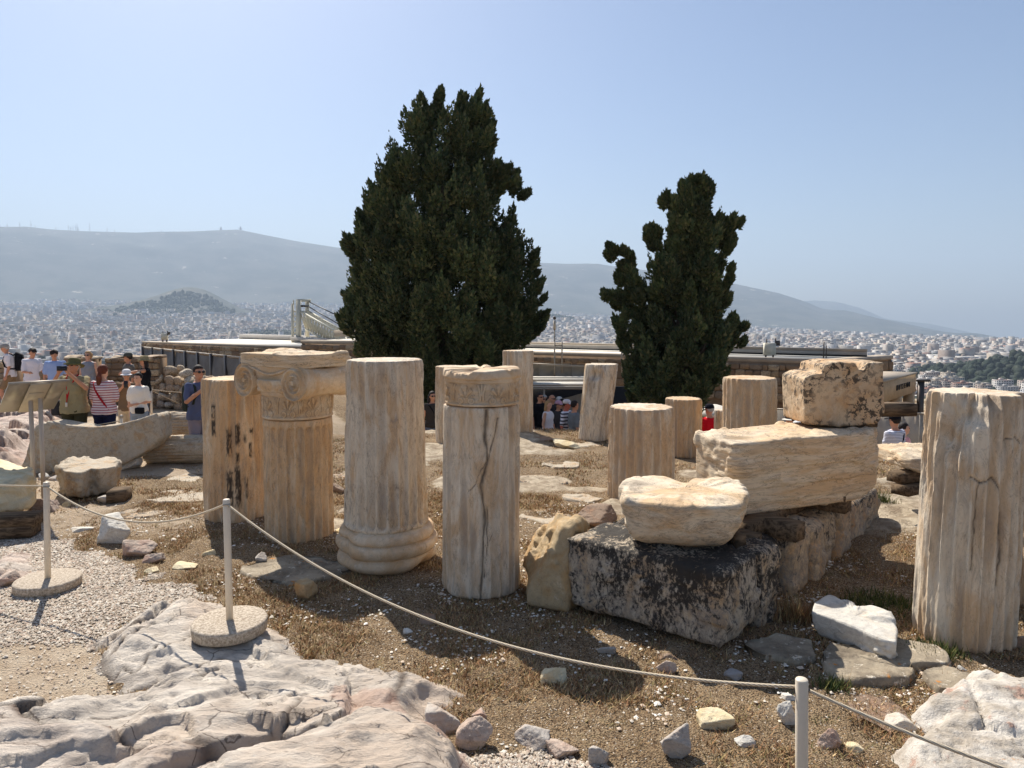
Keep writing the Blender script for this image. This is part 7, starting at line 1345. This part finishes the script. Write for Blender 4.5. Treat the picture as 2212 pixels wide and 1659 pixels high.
# by the low wall
t, w = person('man in white tee and grey cap walking with a black backpack', 20, 742, 19.5, 1.74, R(-62), top=C_('white_tee', WHT), bottom=khaki, hat=('cap', lin(150, 146, 142)), hair='grey', arms='hang', headtilt=.5, walk=.7, stoop=.6, group=None)
backpack(w, (0, .22, 1.22), (.30, .20, .46), black, 'black backpack on the walking man in the white tee')
person('dark-haired boy in a white tee reaching forward', 66, 752, 18.6, 1.70, R(62), top=C_('white_tee', WHT), bottom=khaki, hairstyle='curly', arms='reach', headtilt=.5, stoop=.5)
person('dark-haired boy in a light blue polo looking down', 118, 756, 18.0, 1.70, R(22), top=C_('light_blue_polo', LBL), bottom=beige, hairstyle='curly', headtilt=.8, stoop=.4)
person('woman in grey sleeveless top and sunglasses facing the viewer', 190, 759, 18.6, 1.64, R(4), top=C_('grey_top', GRY), bottom=C_('patterned_skirt', lin(96, 90, 92)), hair='blond', hairstyle='fluffy', sleeves=.0, glasses=True, female=True, skin=SKIN2)
t, w = person('heavy man in bush hat and khaki tee holding a phone up', 158, 777, 12.0, 1.72, R(8), fat=1.22, top=C_('khaki_tee', lin(158, 146, 112)), bottom=C_('olive_shorts', lin(66, 64, 46)), hat=('brim', lin(104, 100, 66)), glasses=True, arms='photo', hair='grey', headtilt=-.5, headturn=-.25, vox=.011)
phone_at(w, (.0, -.41, 1.63), 'dark phone held up by the man in the bush hat')
V, F = tube(np.array([w(v) for v in [(-.08, -.02, 1.49), (-.07, -.13, 1.42), (-.045, -.165, 1.3), (-.03, -.20, 1.12), (-.03, -.215, 1.02), (-.025, -.20, 1.12), (.02, -.165, 1.3), (.06, -.12, 1.42), (.08, -.02, 1.49)]]), .011, 6); tag(mk('lanyard', V, F, C_('red_cord', lin(190, 40, 46))), 'red lanyard with tag on the man in the bush hat', 'lanyard')
lan = [o for o in bpy.data.objects if o.name.startswith('lanyard')][0]; mk('badge', boxv(w((-.03, -.225, 1.0)), (.035, .012, .07)), QB, M['tarpwhite'], lan, smooth=False)
V, F = convex([((1, 0, 0), .07), ((-1, 0, 0), .07), ((0, 1, 0), .12), ((0, -1, 0), .12), ((0, 0, 1), .13), ((0, 0, -1), .13)], (-.29, .05, .92), (.07, .12, .13), 8, 7); carry(w, 0, 'shoulder_bag', V, F, dkgrey, 'dark shoulder bag at the hip of the man in the bush hat', 'bag')
t, w = person('red-haired woman from behind in a red and white striped tee', 222, 789, 12.0, 1.62, R(176), fat=1.12, top=C_('striped_tee', lin(226, 210, 208), (lin(172, 100, 110), .042, .58)), bottom=navy, hair='red', hairstyle='ponytail', arms='front', female=True, skin=SKIN2, strap=(C_('red_strap', lin(170, 36, 44)), -1), vox=.011)
person('man in grey tee and cap with backpack straps, back by the rubble wall', 277, 763, 18.2, 1.74, R(-48), top=C_('grey_tee', lin(112, 108, 102)), bottom=dkgrey, hat=('cap', lin(80, 80, 74)), arms='hang', headturn=-.4)
person('woman in black vest and straw hat stretching an arm toward the man in grey', 312, 771, 17.6, 1.68, R(-70), top=black, bottom=denim, hat=('brim', lin(152, 138, 104)), hair='dark', hairstyle='long', sleeves=.0, arms='point', female=True, long=True)
t, w = person('man in white cap and brown tee taking a photo with his phone', 273, 799, 14.8, 1.62, R(26), top=C_('brown_tee', lin(122, 100, 78)), bottom=beige, hat=('cap', lin(226, 222, 220)), glasses=True, arms='photolow', headtilt=.2)
phone_at(w, (0, -.38, 1.46), 'small dark phone held by the man in the white cap', sz=(.078, .012, .15))
t, w = person('woman in white shirt and denim shorts with sunglasses hung at her collar', 298, 806, 14.3, 1.58, R(-6), top=C_('cream_shirt', lin(232, 226, 214)), bottom=C_('light_denim', lin(140, 152, 166)), hairstyle='bun', arms='belly', female=True, skin=SKIN2)
V, F = convex([((1, 0, 0), .10), ((-1, 0, 0), .10), ((0, 1, 0), .04), ((0, -1, 0), .04), ((0, 0, 1), .07), ((0, 0, -1), .07)], (.13, -.17, .93), (.1, .04, .07), 8, 8); carry(w, 0, 'hip_bag', V, F, black, 'small black bag at the waist of the woman in white', 'bag')
t, w = person('man in slate blue tee holding a phone by the lichen-streaked drum', 428, 790, 11.8, 1.70, R(52), fat=1.1, top=C_('slate_tee', lin(92, 98, 124)), bottom=C_('lilac_grey_trousers', lin(140, 132, 142)), glasses=True, arms='photolow', long=False, vox=.012)
phone_at(w, (0, -.40, 1.50), 'black phone held upright by the man in slate blue', sz=(.08, .014, .16)); backpack(w, (0, .23, 1.18), (.30, .18, .48), C_('dark_green_pack', lin(48, 54, 48)), 'dark backpack on the man in slate blue')
# in the court
person('dark-haired woman in grey top and sunglasses between two drums', 934, 846, 16.6, 1.66, R(28), top=C_('charcoal_top', lin(58, 54, 52)), bottom=denim, hairstyle='long', glasses=True, female=True, sleeves=.1, strap=(black, 1))
GC = 'crowd waiting under the awning'
for px, yt, d, rot, kw in ((1166, 849, 19.0, 40, dict(label='man in black tee and sunglasses at the edge of the crowd', top=black, bottom=dkgrey, glasses=True)), (1186, 857, 20.4, 30, dict(label='woman in dark top hidden in the middle of the crowd', top=navy, bottom=dkgrey, hairstyle='long', female=True)), (1192, 853, 19.8, 60, dict(label='bald man with sunglasses above the blonde woman', top=dkgrey, bottom=dkgrey, hat='bald', glasses=True)), (1184, 866, 18.4, 60, dict(label='blonde woman in white sleeveless top in the crowd', top=white, bottom=denim, hair='blond', hairstyle='long', female=True, sleeves=0, skin=SKIN2)),
                          (1206, 866, 19.2, 55, dict(label='person in pink cap and dark top in the crowd', top=dkgrey, bottom=dkgrey, hat=('cap', lin(206, 160, 176)), glasses=True, female=True)), (1219, 866, 19.4, 200, dict(label='blond person seen from behind next to the pink cap', top=C_('sand_top', lin(140, 124, 104)), bottom=dkgrey, hair='blond')), (1224, 864, 17.6, 62, dict(label='man in black and white striped polo and white cap', top=C_('striped_polo', lin(232, 228, 232), (lin(38, 38, 56), .085, .62)), bottom=denim, hat=('cap', lin(222, 212, 208)), glasses=False, skin=plain('skin_sunburnt', lin(196, 108, 84), .6))), (1241, 866, 17.2, 110, dict(label='dark-haired man in grey tee beside the striped polo', top=C_('grey_tee2', lin(120, 124, 126)), bottom=dkgrey)),
                          (1208, 858, 21.0, 20, dict(label='man in white cap at the back of the crowd', top=black, bottom=dkgrey, hat=('cap', lin(220, 214, 204)), glasses=True)), (1215, 862, 20.6, 100, dict(label='dark-haired person at the back of the crowd by the sheet', top=dkgrey, bottom=dkgrey)), (1176, 854, 21.0, 10, dict(label='man with reddish face behind the man in black', top=navy, bottom=dkgrey, hair='grey', glasses=True)), (1297, 864, 20.0, 200, dict(label='person in pale cap behind the thick drum', top=black, bottom=dkgrey, hat=('cap', lin(226, 222, 216))))):
    person(px=px, ytop=yt, d=d, H=1.72 if not kw.get('female') else 1.64, rot=R(rot), group=GC, vox=.02, **kw)
person('man in red sweater and black cap seen from behind', 1533, 874, 15.4, 1.72, R(200), fat=1.08, top=C_('red_sweater', lin(206, 22, 34)), bottom=dkgrey, hat=('cap', lin(28, 28, 36)), hair='grey', headturn=.4, sleeves=1.0, arms='front')
person('woman in sun visor with dark hair in front of the fence panel', 1706, 897, 14.5, 1.62, R(-50), top=black, bottom=dkgrey, hat=('visor', lin(36, 34, 40)), female=True)
person('person in white cap just showing above the carved slab', 1722, 911, 15.0, 1.66, R(180), top=white, bottom=dkgrey, hat=('cap', lin(226, 222, 216)))
t, w = person('man in white pinstriped tee and black cap with a sling bag', 1934, 896, 13.2, 1.76, R(205), top=C_('pinstriped_tee', lin(222, 222, 230), (lin(120, 122, 140), .028, .7)), bottom=dkgrey, hat=('cap', lin(24, 24, 30)), strap=(black, 1), arms='front')
V, F = convex([((1, 0, 0), .11), ((-1, 0, 0), .11), ((0, 1, 0), .06), ((0, -1, 0), .06), ((0, 0, 1), .15), ((0, 0, -1), .15)], (-.16, .16, 1.06), (.11, .06, .15), 8, 6); carry(w, 0, 'sling_bag', V, F, black, 'black sling bag on the back of the man in pinstripes', 'bag')
person('woman in pink top with dark tied hair beside the man in pinstripes', 1953, 914, 13.5, 1.62, R(70), top=C_('pink_top', lin(226, 164, 164)), bottom=white, hairstyle='ponytail', female=True, skin=SKIN2)
# ---------------------------------------------------------------- the summer haze over the valley
hb_ = bpy.data.materials.new('haze_air'); hb_.use_nodes = True; hn = hb_.node_tree.nodes; hn.clear()
pv = hn.new('ShaderNodeVolumePrincipled'); pv.inputs['Color'].default_value = (0.66, 0.81, 1.0, 1); pv.inputs['Density'].default_value = 1.2e-4; pv.inputs['Anisotropy'].default_value = 0.15
ho = hn.new('ShaderNodeOutputMaterial'); hb_.node_tree.links.new(pv.outputs[0], ho.inputs['Volume'])
o = mk('haze', boxv((0, 0, 300), (27000, 27000, 1640)), QB, hb_, smooth=False); o['kind'] = 'stuff'; o['label'] = 'pale summer haze over the valley'
